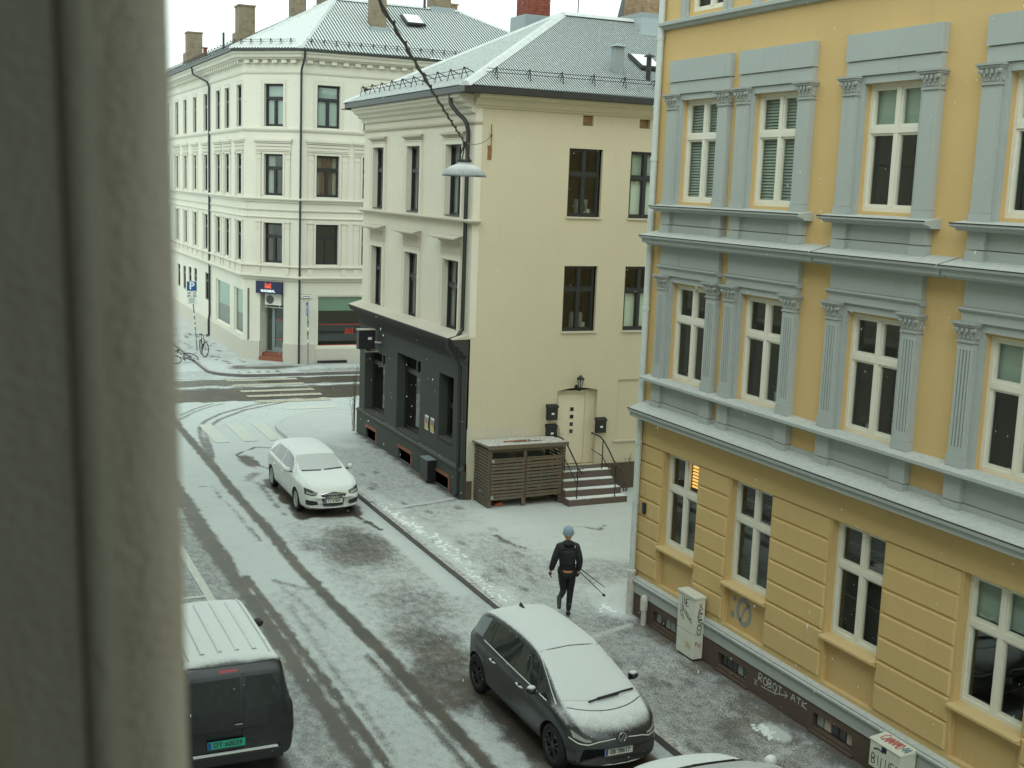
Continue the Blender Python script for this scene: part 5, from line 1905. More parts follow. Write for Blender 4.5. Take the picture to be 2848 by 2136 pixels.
# roof
EO = .66
ez = 13.97
q = off_path(WP, EO, 1)
AP = Vector((17.0, 59.0, 16.92))
L0, C0, C1, R0 = q[0], q[1], q[2], q[3]
rs = AP.z - ez
hR = AP.y - C1.y
mb = MB()
RX1 = 29.0
slR = math.hypot(hR, rs)
corrugated(mb, (C1.x, C1.y, ez), (1, 0, 0), (0, hR, rs), RX1 - C1.x, lambda u: min(u * hR / (AP.x - C1.x), hR, (RX1 - C1.x - u)) * slR / hR, .15, .038)
roof_r = mb.build('roof', ['roof_snow', 'roof_metal'], wb, recalc=False)
mb = MB()
cm = (C0 + C1) / 2
hv = Vector((AP.x, AP.y)) - cm
cdir = (C1 - C0).normalized()
hC = hv.length
Lc = (C1 - C0).length
uA = Lc / 2 + hv.dot(cdir)
hp = (hv - cdir * hv.dot(cdir)).length
upC = Vector((*(hv - cdir * hv.dot(cdir)), rs)).normalized()
slC = math.hypot(hp, rs)
corrugated(mb, (C0.x, C0.y, ez), (cdir.x, cdir.y, 0), upC, Lc, lambda u: min(u / uA, (Lc - u) / (Lc - uA)) * slC, .15, .038)
mb.build('corner_roof', ['roof_snow', 'roof_metal'], wb, recalc=False)
mb = MB()
hL = AP.x - C0.x
slL = math.hypot(hL, rs)
corrugated(mb, (C0.x, C0.y, ez), (0, 1, 0), (hL, 0, rs), 52, lambda u: min(u * hL / (AP.y - C0.y), hL) * slL / hL, .15, .038)
mb.build('left_roof', ['roof_grey', 'roof_metal'], wb, recalc=False)
mb = MB()
mb.quad((RX1, C1.y, ez), (RX1, 66, ez), (23.4, AP.y, AP.z), (23.4, AP.y - .1, AP.z))
mb.quad(tuple(AP), (23.4, AP.y, AP.z), (23.4, 65, ez), (17, 65, ez))
mb.quad((AP.x, AP.y, AP.z), (AP.x, 110, AP.z), (22.6, 110, ez), (22.6, AP.y, ez))
mb.quad((C0.x + .2, C0.y, ez - .03), (C1.x, C1.y + .2, ez - .03), (29, C1.y + .2, ez - .03), (29, 110, ez - .03))
mb.build('rear_roof', 'roof_snow', wb, recalc=False)
mb = MB()
V3 = lambda p, z=ez + .05: Vector((p.x, p.y, z))
apu = AP + Vector((0, 0, .05))
capping(mb, V3(C1), apu, .14)
capping(mb, V3(C0), apu, .12)
capping(mb, apu, (23.4, AP.y, AP.z + .05), .18)
capping(mb, apu, (AP.x, 108, AP.z + .05), .18)
capping(mb, (23.4, AP.y, AP.z + .05), (RX1, C1.y, ez + .05), .14)
mb.build('ridge_capping', 'capping', wb)
def wchim(x0, x1, y0, y1, z0, z1, mat, cap=False, base=None):
    m_ = MB()
    m_.box(x0, x1, y0, y1, z0, z1)
    m_.box(x0 - .05, x1 + .05, y0 - .05, y1 + .05, z1, z1 + .07)
    c_ = m_.build('chimney', mat, wb)
    if base:
        m_ = MB()
        m_.box(x0 - .12, x1 + .12, y0 - .12, y1 + .12, z0, base)
        m_.build('flashing', 'brick_yellow', c_)
    m_ = MB()
    m_.hexa([(x0 - .22, y0 - .22, z0 - .1), (x1 + .22, y0 - .22, z0 - .1), (x1 + .22, y1 + .22, z0 - .1), (x0 - .22, y1 + .22, z0 - .1), (x0 - .13, y0 - .13, z0 + .35), (x1 + .13, y0 - .13, z0 + .35), (x1 + .13, y1 + .13, z0 + .35), (x0 - .13, y1 + .13, z0 + .35)])
    m_.build('apron', 'zinc', c_)
wchim(13.35, 14.15, 63.3, 64.3, 14.6, 16.82, 'brick_yellow', base=15.55)
wchim(13.1, 13.95, 76.5, 77.5, 14.6, 16.75, 'brick_yellow', base=15.6)
wchim(14.02, 14.22, 76.5, 76.7, 14.8, 15.9, 'brick_chimney')
wchim(15.35, 16.05, 60.6, 61.3, 15.8, 19, 'brick_yellow')
wchim(16.9, 17.6, 61.0, 61.9, 16.6, 19, 'brick_yellow')
wchim(17.95, 18.6, 55.9, 56.7, 15.1, 19, 'brick_yellow')
wchim(22.0, 22.95, 58.9, 59.8, 16.7, 19, 'brick_yellow')
wchim(22.98, 23.35, 59.0, 59.5, 16.6, 17.25, 'brick_old')
m_ = MB()
m_.tube([(12.75, 64.2, 14.6), (12.75, 64.2, 15.55)], .06, 8)
m_.build('roof_vent', 'black_metal', wb)
m_ = MB()
m_.tube([(21.55, 58.9, 16.7), (21.55, 58.9, 18.5)], .07, 8)
m_.build('roof_vent', 'black_metal', wb)
ur = Vector((0, hR, rs)).normalized()
a = Vector((19.8, C1.y, ez)) + ur * 3.6 + Vector((0, -.03, .12))
m_ = MB()
m_.prism([a, a + Vector((.95, 0, 0)), a + Vector((.95, 0, 0)) + ur * 1.15, a + ur * 1.15], (0, -.04, .10))
sk = m_.build('skylight', 'black_metal', wb)
m_ = MB()
a = a + ur * .08 + Vector((.07, -.05, .115))
m_.prism([a, a + Vector((.8, 0, 0)), a + Vector((.8, 0, 0)) + ur * 1.0, a + ur * 1.0], (0, 0, .01))
m_.build('pane', 'snow', sk)
guard(wb, Vector((14.45, C1.y, ez + .05)) + ur * .42, (1, 0, 0), ur, 14, .56, .24, .14)
pc = C0 + cdir * .35
guard(wb, Vector((pc.x, pc.y, ez + .05)) + upC * .42, (cdir.x, cdir.y, 0), upC, 6, .5, .24, .14)
ul = Vector((hL, 0, rs)).normalized()
guard(wb, Vector((C0.x, 56.3, ez + .05)) + ul * .42, (0, 1, 0), ul, 26, .75, .24, .14)
# rainwater pipes
m_ = MB()
p = Vector((14.10, 53.93, 0)) + Vector((-.03, -.09, 0))
m_.tube([p + Vector((.05, -.45, 13.87)), p + Vector((.04, -.40, 13.6)), p + Vector((0, -.03, 13.1)), p + Vector((0, 0, 12.8)), p + Vector((0, 0, .12))], .05, 8)
m_.build('downpipe', 'dark_gutter', wb, smooth=True)
m_ = MB()
m_.tube([(11.45, 65.9, 13.87), (11.48, 65.7, 13.5), (11.90, 64.1, 13.05), (11.95, 63.85, 12.8), (11.95, 63.85, 1.3), (11.92, 63.95, 1.0), (11.92, 63.95, .2), (11.8, 64.0, .13)], .055, 8)
m_.build('downpipe', 'dark_gutter', wb, smooth=True)
mb = MB()
mb.box(14.95, 16.3, 53.75, 53.93, .10, .24)
mb.build('cellar_grate', 'black_metal', wb)

# ------------------------------------------------------------------ the building the picture is taken from
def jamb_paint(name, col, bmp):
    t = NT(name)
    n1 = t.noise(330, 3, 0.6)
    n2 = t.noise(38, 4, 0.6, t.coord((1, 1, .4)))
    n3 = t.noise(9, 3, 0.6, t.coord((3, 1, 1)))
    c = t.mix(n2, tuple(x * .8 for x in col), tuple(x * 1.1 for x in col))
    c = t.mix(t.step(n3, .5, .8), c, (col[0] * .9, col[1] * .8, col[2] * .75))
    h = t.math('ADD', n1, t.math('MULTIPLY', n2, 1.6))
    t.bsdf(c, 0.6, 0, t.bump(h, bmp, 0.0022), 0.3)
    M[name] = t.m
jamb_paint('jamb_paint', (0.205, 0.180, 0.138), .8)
jamb_paint('jamb_shade', (0.108, 0.096, 0.070), .45)  # darker copy of the jamb colour, shade on board and bead painted in
plain('room_paint', (0.20, 0.19, 0.16), .9, var=.05)
own = thing('facing_building', (-6, 5, 0), 'building the picture is taken from, its painted window jamb filling the left edge', 'building')
OF = Fr((0.06, 0), (0, 1), (1, 0))
ow = [(y, y + 1.2, z, z + 1.85) for y in (4.0, 6.7, 9.4, 12.1, 14.8, 17.5, 20.2, 22.9, 25.6, 28.3, 31.0) for z in (1.7, 4.9, 8.1, 11.4)]
mb = MB()
wall(mb, OF, -25, 42, -.05, 15.5, [(-1.25, .40, 7.50, 9.55, .31)] + [(*w, .15) for w in ow])
mb.quad((.06, 42, 0), (-14, 42, 0), (-14, 42, 15.5), (.06, 42, 15.5))
mb.quad((.06, -25, 0), (.06, -25, 15.5), (-14, -25, 15.5), (-14, -25, 0))
mb.quad((.06, -25, 15.5), (.06, 42, 15.5), (-14, 42, 15.5), (-14, -25, 15.5))
mb.quad((-14, -25, 0), (-14, -25, 15.5), (-14, 42, 15.5), (-14, 42, 0))
mb.build('wall', 'facing_render', own, recalc=False)
pw = MB()
pw.fb(OF, 0, 1.2, -.18, -.15, 0, 1.85)
for a, b, c_, d_ in ((0, .07, 0, 1.85), (1.13, 1.2, 0, 1.85), (.56, .64, 0, 1.85), (.07, 1.13, 0, .07), (.07, 1.13, 1.78, 1.85), (.07, 1.13, 1.15, 1.23)):
    pw.fb(OF, a, b, -.15, -.11, c_, d_, 1)
pme = bpy.data.meshes.new('window')
pme.from_pydata([v - Vector((.06, 0, 0)) for v in pw.v], [], pw.f)
pme.materials.append(M['car_glass'])
pme.materials.append(M['white_frame'])
pme.polygons.foreach_set('material_index', pw.mi)
for y, _, z, _ in ow:
    link('window', pme, own, (.06, y, z))
mb = MB()
for z in (4.1, 7.3, 10.6):
    band(mb, [(.06, 1.2), (.06, 42)], 1, cornice(z, z + .25, .22))
mb.build('string_courses', 'facing_render', own)
mb = MB()
x0, x1, y0, y1, z0, z1 = -3.6, -.25, -2.6, 2.2, 6.7, 9.9
mb.quad((x0, y0, z0), (x1, y0, z0), (x1, y1, z0), (x0, y1, z0))
mb.quad((x0, y0, z1), (x1, y0, z1), (x1, y1, z1), (x0, y1, z1))
mb.quad((x0, y0, z0), (x0, y1, z0), (x0, y1, z1), (x0, y0, z1))
mb.quad((x0, y0, z0), (x1, y0, z0), (x1, y0, z1), (x0, y0, z1))
mb.quad((x0, y1, z0), (x1, y1, z0), (x1, y1, z1), (x0, y1, z1))
wall(mb, Fr((x1, 0), (0, 1), (-1, 0)), y0, y1, z0, z1, [(-1.25, .40, 7.50, 9.55, 0)])
mb.build('room', 'room_paint', own, recalc=False)
# moulded jamb: plan profile swept vertically, a little out of plumb
prof = [(.0405, .3990), (.0440, .3982), (.0475, .3974), (.0515, .3968), (.0555, .3968), (.0592, .3978), (.0625, .4000), (.0648, .4050), (.0660, .4120), (.0664, .43), (.064, .47), (.0405, .47)]
mb = MB()
NZ = 26
n = len(prof)
for i in range(NZ + 1):
    z = 7.48 + (9.57 - 7.48) * i / NZ
    sh_ = -(z - 8.40) * .0235 - .0007
    wv = .0006 * math.sin(z * 9)
    for x, y in prof:
        mb.v.append(Vector((x + (sh_ + wv if x > -.2 else 0), y, z)))
for i in range(NZ):
    for k in range(n):
        mb.f.append((i * n + k, i * n + (k + 1) % n, (i + 1) * n + (k + 1) % n, (i + 1) * n + k))
        mb.mi.append(0)
mb.build('window_jamb', 'jamb_paint', own, smooth=True)
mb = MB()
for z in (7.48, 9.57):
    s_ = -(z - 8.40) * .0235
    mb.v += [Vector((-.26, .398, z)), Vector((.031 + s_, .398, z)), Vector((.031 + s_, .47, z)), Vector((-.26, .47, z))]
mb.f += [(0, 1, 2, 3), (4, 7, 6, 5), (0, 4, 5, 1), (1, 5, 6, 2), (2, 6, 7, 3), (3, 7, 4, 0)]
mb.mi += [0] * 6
mb.build('jamb_board', 'jamb_shade', own)
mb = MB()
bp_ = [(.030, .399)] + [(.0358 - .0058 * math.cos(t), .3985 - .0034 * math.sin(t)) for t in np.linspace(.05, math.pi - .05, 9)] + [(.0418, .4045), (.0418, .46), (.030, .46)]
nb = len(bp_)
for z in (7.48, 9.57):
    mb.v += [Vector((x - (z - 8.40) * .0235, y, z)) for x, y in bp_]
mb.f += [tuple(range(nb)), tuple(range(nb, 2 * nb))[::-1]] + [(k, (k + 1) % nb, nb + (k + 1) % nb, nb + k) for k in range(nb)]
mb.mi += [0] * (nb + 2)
mb.build('jamb_bead', 'jamb_shade', own, smooth=True)

# ------------------------------------------------------------------ cars
def pchip(pts):
    x = np.array([p[0] for p in pts], float)
    y = np.array([p[1] for p in pts], float)
    h = np.diff(x)
    d = np.diff(y) / h
    m = np.zeros(len(x))
    m[0], m[-1] = d[0], d[-1]
    for i in range(1, len(x) - 1):
        if d[i - 1] * d[i] > 0:
            w1, w2 = 2 * h[i] + h[i - 1], h[i] + 2 * h[i - 1]
            m[i] = (w1 + w2) / (w1 / d[i - 1] + w2 / d[i])
    def f(q):
        q = min(max(q, x[0]), x[-1])
        i = min(max(int(np.searchsorted(x, q)) - 1, 0), len(h) - 1)
        t = (q - x[i]) / h[i]
        return float((2 * t ** 3 - 3 * t ** 2 + 1) * y[i] + (t ** 3 - 2 * t ** 2 + t) * h[i] * m[i] + (-2 * t ** 3 + 3 * t ** 2) * y[i + 1] + (t ** 3 - t ** 2) * h[i] * m[i + 1])
    return f

def chaikin(p, n=2):
    for _ in range(n):
        out = [p[0]]
        for a, b in zip(p, p[1:]):
            out += [(a[0] * .75 + b[0] * .25, a[1] * .75 + b[1] * .25), (a[0] * .25 + b[0] * .75, a[1] * .25 + b[1] * .75)]
        out.append(p[-1])
        p = out
    return p

class Car:
    def __init__(s, spec):
        s.sp = spec
        for k in ('top', 'belt', 'zb', 'hw', 'hr'):
            setattr(s, k, pchip(spec[k]))
        s.L = spec['top'][-1][0] - spec['top'][0][0]
        s.y0, s.y1 = spec['top'][0][0], spec['top'][-1][0]
        s.W = max(p[1] for p in spec['hw'])
    def zre(s, y):
        b, t = s.belt(y), s.top(y)
        return b + (t - b) * s.sp.get('edge', .86)
    def bow(s, x, y):
        r = abs(x) / s.W
        f = min(1, max(0, (y - (s.y1 - .9)) / .9)) ** 1.5
        g = min(1, max(0, ((s.y0 + .7) - y) / .7)) ** 1.5
        return y - s.sp['bow_f'] * r ** 2.3 * f + s.sp['bow_r'] * r ** 2.3 * g
    def section(s, y):
        zb, be, t, w, r = s.zb(y), s.belt(y), s.top(y), s.hw(y), s.hr(y)
        h = be - zb
        e = s.zre(y)
        p = [(0, zb), (.80 * w, zb), (.965 * w, zb + .10 * h), (w, zb + .42 * h), (.992 * w, be - .22 * h), (.972 * w, be - .05 * h), (.94 * w, be + .01),
             (.94 * w + (r * w - .94 * w) * .5, be + (e - be) * .52), (r * w + .02, e - .015), (r * w - .03, e + (t - e) * .35), (r * w * .55, t - (t - e) * .22), (0, t)]
        return chaikin(p, 2)
    def mesh(s, mats, name='body'):
        ys = np.unique(np.concatenate([np.linspace(s.y0, s.y0 + .25, 9), np.linspace(s.y0 + .25, s.y1 - .35, 58), np.linspace(s.y1 - .35, s.y1, 11)]))
        V, F = [], []
        m = None
        for y in ys:
            sec = s.section(y)
            ring = [(x, z) for x, z in sec] + [(-x, z) for x, z in sec[-2:0:-1]]
            m = len(ring)
            V += [(x, s.bow(x, y), z) for x, z in ring]
        for i in range(len(ys) - 1):
            for k in range(m):
                F.append((i * m + k, i * m + (k + 1) % m, (i + 1) * m + (k + 1) % m, (i + 1) * m + k))
        F.append(tuple(range(m)))
        F.append(tuple(range((len(ys) - 1) * m, len(ys) * m))[::-1])
        me = bpy.data.meshes.new(name)
        me.from_pydata(V, [], F)
        bm = bmesh.new()
        bm.from_mesh(me)
        bmesh.ops.recalc_face_normals(bm, faces=bm.faces[:])
        bm.to_mesh(me)
        s.bvh = BVHTree.FromBMesh(bm)
        bm.free()
        for q in mats:
            me.materials.append(M[q])
        return me
    def cut(s, me, wheels, r):
        """wheel housings"""
        o = bpy.data.objects.new('tmp_body', me)
        C.objects.link(o)
        cs = []
        for wx, wy in wheels:
            b = MB()
            sg = 1 if wx > 0 else -1
            prof = [(.001, sg * (s.W - .42)), (r, sg * (s.W - .42)), (r, sg * (s.W + .3)), (.001, sg * (s.W + .3))]
            b.lathe(prof, (0, wy, r - .03), 32, 'x')
            cm = bpy.data.meshes.new('cut')
            cm.from_pydata(b.v, [], b.f)
            bm = bmesh.new()
            bm.from_mesh(cm)
            bmesh.ops.remove_doubles(bm, verts=bm.verts[:], dist=.003)
            bmesh.ops.recalc_face_normals(bm, faces=bm.faces[:])
            bm.to_mesh(cm)
            bm.free()
            cm.materials.append(M['black_plastic'])
            c = bpy.data.objects.new('cut', cm)
            C.objects.link(c)
            cs.append(c)
            md = o.modifiers.new('b', 'BOOLEAN')
            md.operation = 'DIFFERENCE'
            md.object = c
            md.solver = 'EXACT'
            md.material_mode = 'TRANSFER'
        dg = bpy.context.evaluated_depsgraph_get()
        out = bpy.data.meshes.new_from_object(o.evaluated_get(dg))
        for c in cs:
            bpy.data.objects.remove(c)
        bpy.data.objects.remove(o)
        out.polygons.foreach_set('use_smooth', [True] * len(out.polygons))
        out.set_sharp_from_angle(angle=rad(32))
        out.name = 'body'
        return out
    def patch(s, name, fn, nu, nv, mat, parent, off=.005, thick=True):
        """surface patch: fn(u, v) gives (origin, direction); vertices land on the body"""
        V, F = [], []
        for i in range(nu + 1):
            for j in range(nv + 1):
                o, d = fn(i / nu, j / nv)
                d = Vector(d).normalized()
                hit, nr, _, _ = s.bvh.ray_cast(Vector(o), d)
                if hit is None:
                    hit, nr, _, _ = s.bvh.find_nearest(Vector(o) + d * 1.5)
                if nr.dot(d) > 0:
                    nr = -nr
                V.append(hit + nr * off)
        for i in range(nu):
            for j in range(nv):
                F.append((i * (nv + 1) + j, (i + 1) * (nv + 1) + j, (i + 1) * (nv + 1) + j + 1, i * (nv + 1) + j + 1))
        me = bpy.data.meshes.new(name)
        me.from_pydata(V, [], F)
        bm = bmesh.new()
        bm.from_mesh(me)
        bmesh.ops.recalc_face_normals(bm, faces=bm.faces[:])
        bm.to_mesh(me)
        bm.free()
        me.materials.append(M[mat])
        me.polygons.foreach_set('use_smooth', [True] * len(F))
        return link(name, me, parent)
    def side(s, name, sg, lo, hi, mat, parent, n=16, m=5, off=.005):
        """lo, hi: polylines in (y, z) with the same parameter"""
        A, B = poly(lo), poly(hi)
        def f(u, v):
            a, b = A(u), B(u)
            return (sg * 3, a[0] + (b[0] - a[0]) * v, a[1] + (b[1] - a[1]) * v), (-sg, 0, 0)
        return s.patch(name, f, n, m, mat, parent, off)
    def front(s, name, lo, hi, mat, parent, n=12, m=4, off=.005, end=1, lean=0.0):
        """polylines in (x, z), cast along y; lean turns the ray outwards for parts that wrap round a corner"""
        A, B = poly(lo), poly(hi)
        def f(u, v):
            a, b = A(u), B(u)
            x, z = a[0] + (b[0] - a[0]) * v, a[1] + (b[1] - a[1]) * v
            d = Vector((-lean * (1 if x > 0 else -1), -end, 0))
            return Vector((x, end * (s.L / 2 - .25), z)) - d * 2.0, d
        return s.patch(name, f, n, m, mat, parent, off)
    def deck(s, name, yl, yh, wl, wh, mat, parent, n=14, m=12, off=.005, curve=.0):
        """windscreen-like patch cast straight down between yl and yh with half widths wl, wh"""
        def f(u, v):
            y = yl + (yh - yl) * v
            w = wl + (wh - wl) * v
            x = -w + 2 * w * u
            return (x, y - curve * (x / w) ** 2 * ((1 - v * .6) if abs(yh - yl) > .2 else 1), 4), (0, 0, -1)
        return s.patch(name, f, n, m, mat, parent, off)
    def seam(s, name, pts, sg, parent, w=.007, mat='black_plastic'):
        P = poly(pts)
        def f(u, v):
            a, b = P(max(0, u - .01)), P(min(1, u + .01))
            t = Vector((b[0] - a[0], b[1] - a[1])).normalized()
            c = P(u)
            return (sg * 3, c[0] - t.y * w * (v - .5), c[1] + t.x * w * (v - .5)), (-sg, 0, 0)
        return s.patch(name, f, 24, 1, mat, parent, .0025)

def poly(pts):
    P = [Vector(p) for p in pts]
    L = [0]
    for a, b in zip(P, P[1:]):
        L.append(L[-1] + (b - a).length)
    T = L[-1] or 1
    def f(u):
        d = u * T
        for i in range(len(P) - 1):
            if d <= L[i + 1] + 1e-9:
                k = (d - L[i]) / max(1e-9, L[i + 1] - L[i])
                return P[i].lerp(P[i + 1], k)
        return P[-1]
    return f

def wheel_meshes(r, w, rimmat, spokes, key):
    t = MB()
    rr = r * .66
    t.lathe([(rr, -w / 2 + .01), (rr + .01, -w / 2), (r - .03, -w / 2), (r - .008, -w / 2 + .02), (r, -w / 2 + .05), (r, w / 2 - .05), (r - .008, w / 2 - .02), (r - .03, w / 2), (rr + .01, w / 2), (rr, w / 2 - .01)], (0, 0, 0), 36, 'x')
    tm = bpy.data.meshes.new('tyre')
    tm.from_pydata(t.v, [], t.f)
    tm.materials.append(M['rubber'])
    tm.polygons.foreach_set('use_smooth', [True] * len(tm.polygons))
    g = MB()
    g.lathe([(rr + .004, -w / 2), (rr + .004, w / 2 - .004), (rr - .014, w / 2 - .006), (rr - .02, w / 2 - .03), (rr - .03, -w / 2 + .02)], (0, 0, 0), 36, 'x')
    g.lathe([(.001, w / 2 - .02), (.05, w / 2 - .02), (.06, w / 2 - .03), (.06, w / 2 - .07)], (0, 0, 0), 14, 'x')
    g.lathe([(.001, w / 2 - .09), (rr - .02, w / 2 - .09)], (0, 0, 0), 28, 'x', 1)
    for k in range(spokes):
        a = 2 * math.pi * k / spokes + .3
        ra, rb = Vector((0, math.cos(a), math.sin(a))), Vector((0, -math.sin(a), math.cos(a)))
        for q in (-1, 1):
            wd0, wd1 = .012, .016
            c0, c1 = ra * .04 + rb * .014 * q, ra * (rr - .012) + rb * .045 * q
            X0, X1, X2 = Vector((w / 2 - .06, 0, 0)), Vector((w / 2 - .022, 0, 0)), Vector((w / 2 - .012, 0, 0))
            g.hexa([c0 - rb * wd0 + X0, c0 + rb * wd0 + X0, c1 + rb * wd1 + X0, c1 - rb * wd1 + X0, c0 - rb * wd0 + X1, c0 + rb * wd0 + X1, c1 + rb * wd1 + X2, c1 - rb * wd1 + X2])
    gm = bpy.data.meshes.new('rim')
    gm.from_pydata(g.v, [], g.f)
    gm.materials.append(M[rimmat])
    gm.materials.append(M['rubber'])
    gm.polygons.foreach_set('material_index', g.mi)
    return tm, gm

def add_wheels(root, wheels, r, w, rimmat, spokes):
    tm, gm = wheel_meshes(r, w, rimmat, spokes, '')
    for wx, wy in wheels:
        t = link('wheel', tm, root, (wx, wy, r))
        if wx < 0:
            t.rotation_euler = (0, 0, math.pi)
        t.scale = (1, root.scale.z / root.scale.y, 1)
        g = bpy.data.objects.new('rim', gm)
        C.objects.link(g)
        g.parent = t

def carroot(name, c, label, rz, cat='car', size=(1, 1, 1)):
    o = thing(name, (c[0], c[1], 0), label, cat, rz=rz)
    o.scale = size
    WL[o.name] = Vector((0, 0, 0))
    return o

def plate(root, y, z, txt, bg, end, x=0.0, tilt=0.0, w=.52, ink='sign_ink'):
    b = MB()
    b.box(x - w / 2, x + w / 2, y - .006, y + .006, z - .055, z + .055)
    p = b.build('number_plate', bg, root, local=True)
    sx = -end
    b = MB()
    q = sorted((x + sx * (-w / 2 + .006), x + sx * (-w / 2 + .05)))
    yy = sorted((y + end * .006, y + end * .008))
    b.box(q[0], q[1], yy[0], yy[1], z - .05, z + .05)
    b.build('country_band', 'plate_blue', p, local=True)
    text('plate_text', txt, .098, (x + sx * .02, y + end * .009, z), (sx, 0, 0), (0, 0, 1), ink, p, .001, 'CENTER', .0015)

def mirror(root, x, y, z, sg, mat):
    b = MB()
    b.ball((x + sg * .10, y, z), .115, 12, 8, 0, (.85, .62, .66))
    m_ = b.build('wing_mirror', mat, root, smooth=True, local=True)
    b = MB()
    b.tube([(x - sg * .03, y + .01, z - .06), (x + sg * .06, y, z - .05)], .025, 8)
    b.build('stalk', 'black_plastic', m_, local=True)

def handle(root, x, y, z, sg, mat):
    b = MB()
    b.tube(smooth_path([(x - sg * .01, y - .10, z), (x + sg * .028, y - .07, z), (x + sg * .032, y + .07, z), (x - sg * .01, y + .10, z)], 3), .014, 6)
    h = b.build('door_handle', mat, root, smooth=True, local=True)
    b = MB()
    b.ball((x + sg * .025, y - .07, z + .018), .022, 6, 5, 0, (1, 1.5, .7))
    b.ball((x + sg * .025, y + .07, z + .018), .022, 6, 5, 0, (1, 1.5, .7))
    b.build('snow_cap', 'snow', h, local=True)

def wiper(root, car, p, q, off=.03, w=.012):
    b = MB()
    pts = []
    for i in range(7):
        t = i / 6
        x, y = p[0] + (q[0] - p[0]) * t, p[1] + (q[1] - p[1]) * t
        hit = car.bvh.ray_cast(Vector((x, y, 4)), Vector((0, 0, -1)))[0]
        pts.append(hit + Vector((0, 0, off)))
    b.tube(pts, w, 6)
    b.build('wiper', 'black_plastic', root, local=True)

# --- white hatchback parked by the junction
snowy_paint('paint_white', (.60, .62, .60), .55, .85, 1.0, .3, coat=.6, speck=.3)
snowy_paint('screen_snow', (.03, .038, .036), .25, .80, .66, .1, coat=0, speck=.9, spec=.8)
hat = Car(dict(top=[(-2.155, .60), (-2.125, .80), (-2.06, .97), (-1.96, 1.12), (-1.78, 1.31), (-1.55, 1.375), (-.9, 1.42), (-.3, 1.425), (.05, 1.405), (.32, 1.34), (1.02, 1.03), (1.25, .985), (1.7, .905), (1.96, .80), (2.09, .66), (2.155, .52)],
               belt=[(-2.155, .56), (-2.06, .88), (-1.6, .965), (0, .93), (1.0, .90), (1.5, .845), (1.9, .745), (2.09, .60), (2.155, .49)],
               zb=[(-2.155, .42), (-2.05, .28), (-1.6, .19), (1.6, .18), (2.03, .19), (2.155, .25)],
               hw=[(-2.155, .72), (-2.05, .815), (-1.6, .88), (0, .893), (1.4, .888), (1.85, .845), (2.08, .79), (2.155, .72)],
               hr=[(-2.155, .88), (-1.95, .78), (-1.5, .665), (-.3, .655), (.3, .68), (1.02, .80), (1.6, .78), (2.155, .80)], bow_f=.26, bow_r=.16))
r_ = carroot('white_hatchback', A3_C, 'white hatchback parked at the kerb by the junction, dusted with snow', math.pi, size=(.88, 1.0, .94))
WH = [(sx * .765, y) for y in (-1.36, 1.28) for sx in (-1, 1)]
body = link('body', hat.cut(hat.mesh(['paint_white', 'black_plastic']), WH, .345), r_)
add_wheels(r_, WH, .318, .21, 'rim_silver', 10)
for sg in (-1, 1):
    z_ = hat.zre
    for y0, y1 in ((-.36, .74), (-1.20, -.43), (-1.72, -1.27)):
        ys = np.linspace(y0, y1, 7)
        lo = [(y, hat.belt(y) + .03) for y in ys]
        hi = [(y, max(hat.belt(y) + .05, z_(y) - .045)) for y in ys]
        if y1 > .5:
            hi = [(min(y, .42), max(hat.belt(y) + .04, z_(min(y, .42)) - .045)) if y < .43 else (y, hat.belt(y) + .03 + (z_(.42) - .045 - hat.belt(.42) - .03) * (.76 - y) / .33) for y in ys]
        if y1 < -1.2:
            hi = [(y + .12 * (1 - (y - y0) / (y1 - y0)), hat.belt(y) + .04 + (z_(y) - .07 - hat.belt(y)) * (.25 + .75 * (y - y0) / (y1 - y0))) for y in ys]
        hat.side('side_window', sg, lo, hi, 'car_glass', r_)
    hat.side('sill_trim', sg, [(-.95, .20), (.90, .20)], [(-.95, .255), (.90, .255)], 'black_plastic', r_, off=.003)
    hat.seam('door_seam', [(.78, .90), (.84, .60), (.80, .27)], sg, r_)
    hat.seam('door_seam', [(-.40, .95), (-.40, .30)], sg, r_)
    hat.seam('door_seam', [(-1.22, .97), (-1.12, .70), (-.98, .45), (-.95, .3)], sg, r_)
    mirror(r_, sg * .86, .70, 1.0, sg, 'paint_white')
    for y in (.0, -.88):
        handle(r_, sg * .885, y, .79, sg, 'paint_white')
    hat.front('headlight', [(sg * .46, .60), (sg * .60, .575), (sg * .79, .61)], [(sg * .43, .67), (sg * .60, .715), (sg * .80, .765)], 'lamp_dark', r_, lean=.12, off=.006)
    hat.front('lamp_reflector', [(sg * .50, .62), (sg * .60, .60), (sg * .74, .63)], [(sg * .50, .64), (sg * .60, .645), (sg * .74, .68)], 'lamp_glass', r_, lean=.12, off=.010)
    hat.front('air_intake', [(sg * .42, .33), (sg * .60, .315), (sg * .76, .34)], [(sg * .44, .42), (sg * .60, .45), (sg * .77, .47)], 'black_plastic', r_, lean=.12)
    hat.front('tail_lamp', [(sg * .45, .84), (sg * .75, .80)], [(sg * .45, .95), (sg * .72, .98)], 'tail_red', r_, end=-1, lean=.1)
hat.front('grille', [(-.29, .30), (0, .28), (.29, .30)], [(-.37, .62), (0, .67), (.37, .62)], 'black_plastic', r_, m=6, off=.008)
for z in (.36, .42, .48, .54, .60):
    w = .29 + (z - .33) * .16
    hat.front('grille_bar', [(-w, z), (w, z)], [(-w, z + .012), (w, z + .012)], 'grey_metal', r_, m=1, off=.014)
hat.front('grille_surround', [(-.36, .605), (0, .662), (.36, .605)], [(-.36, .62), (0, .677), (.36, .62)], 'chrome', r_, m=1, off=.012)
hat.front('lip', [(-.72, .235), (0, .215), (.72, .235)], [(-.72, .262), (0, .242), (.72, .262)], 'black_plastic', r_, m=1, off=.004)
b = MB()
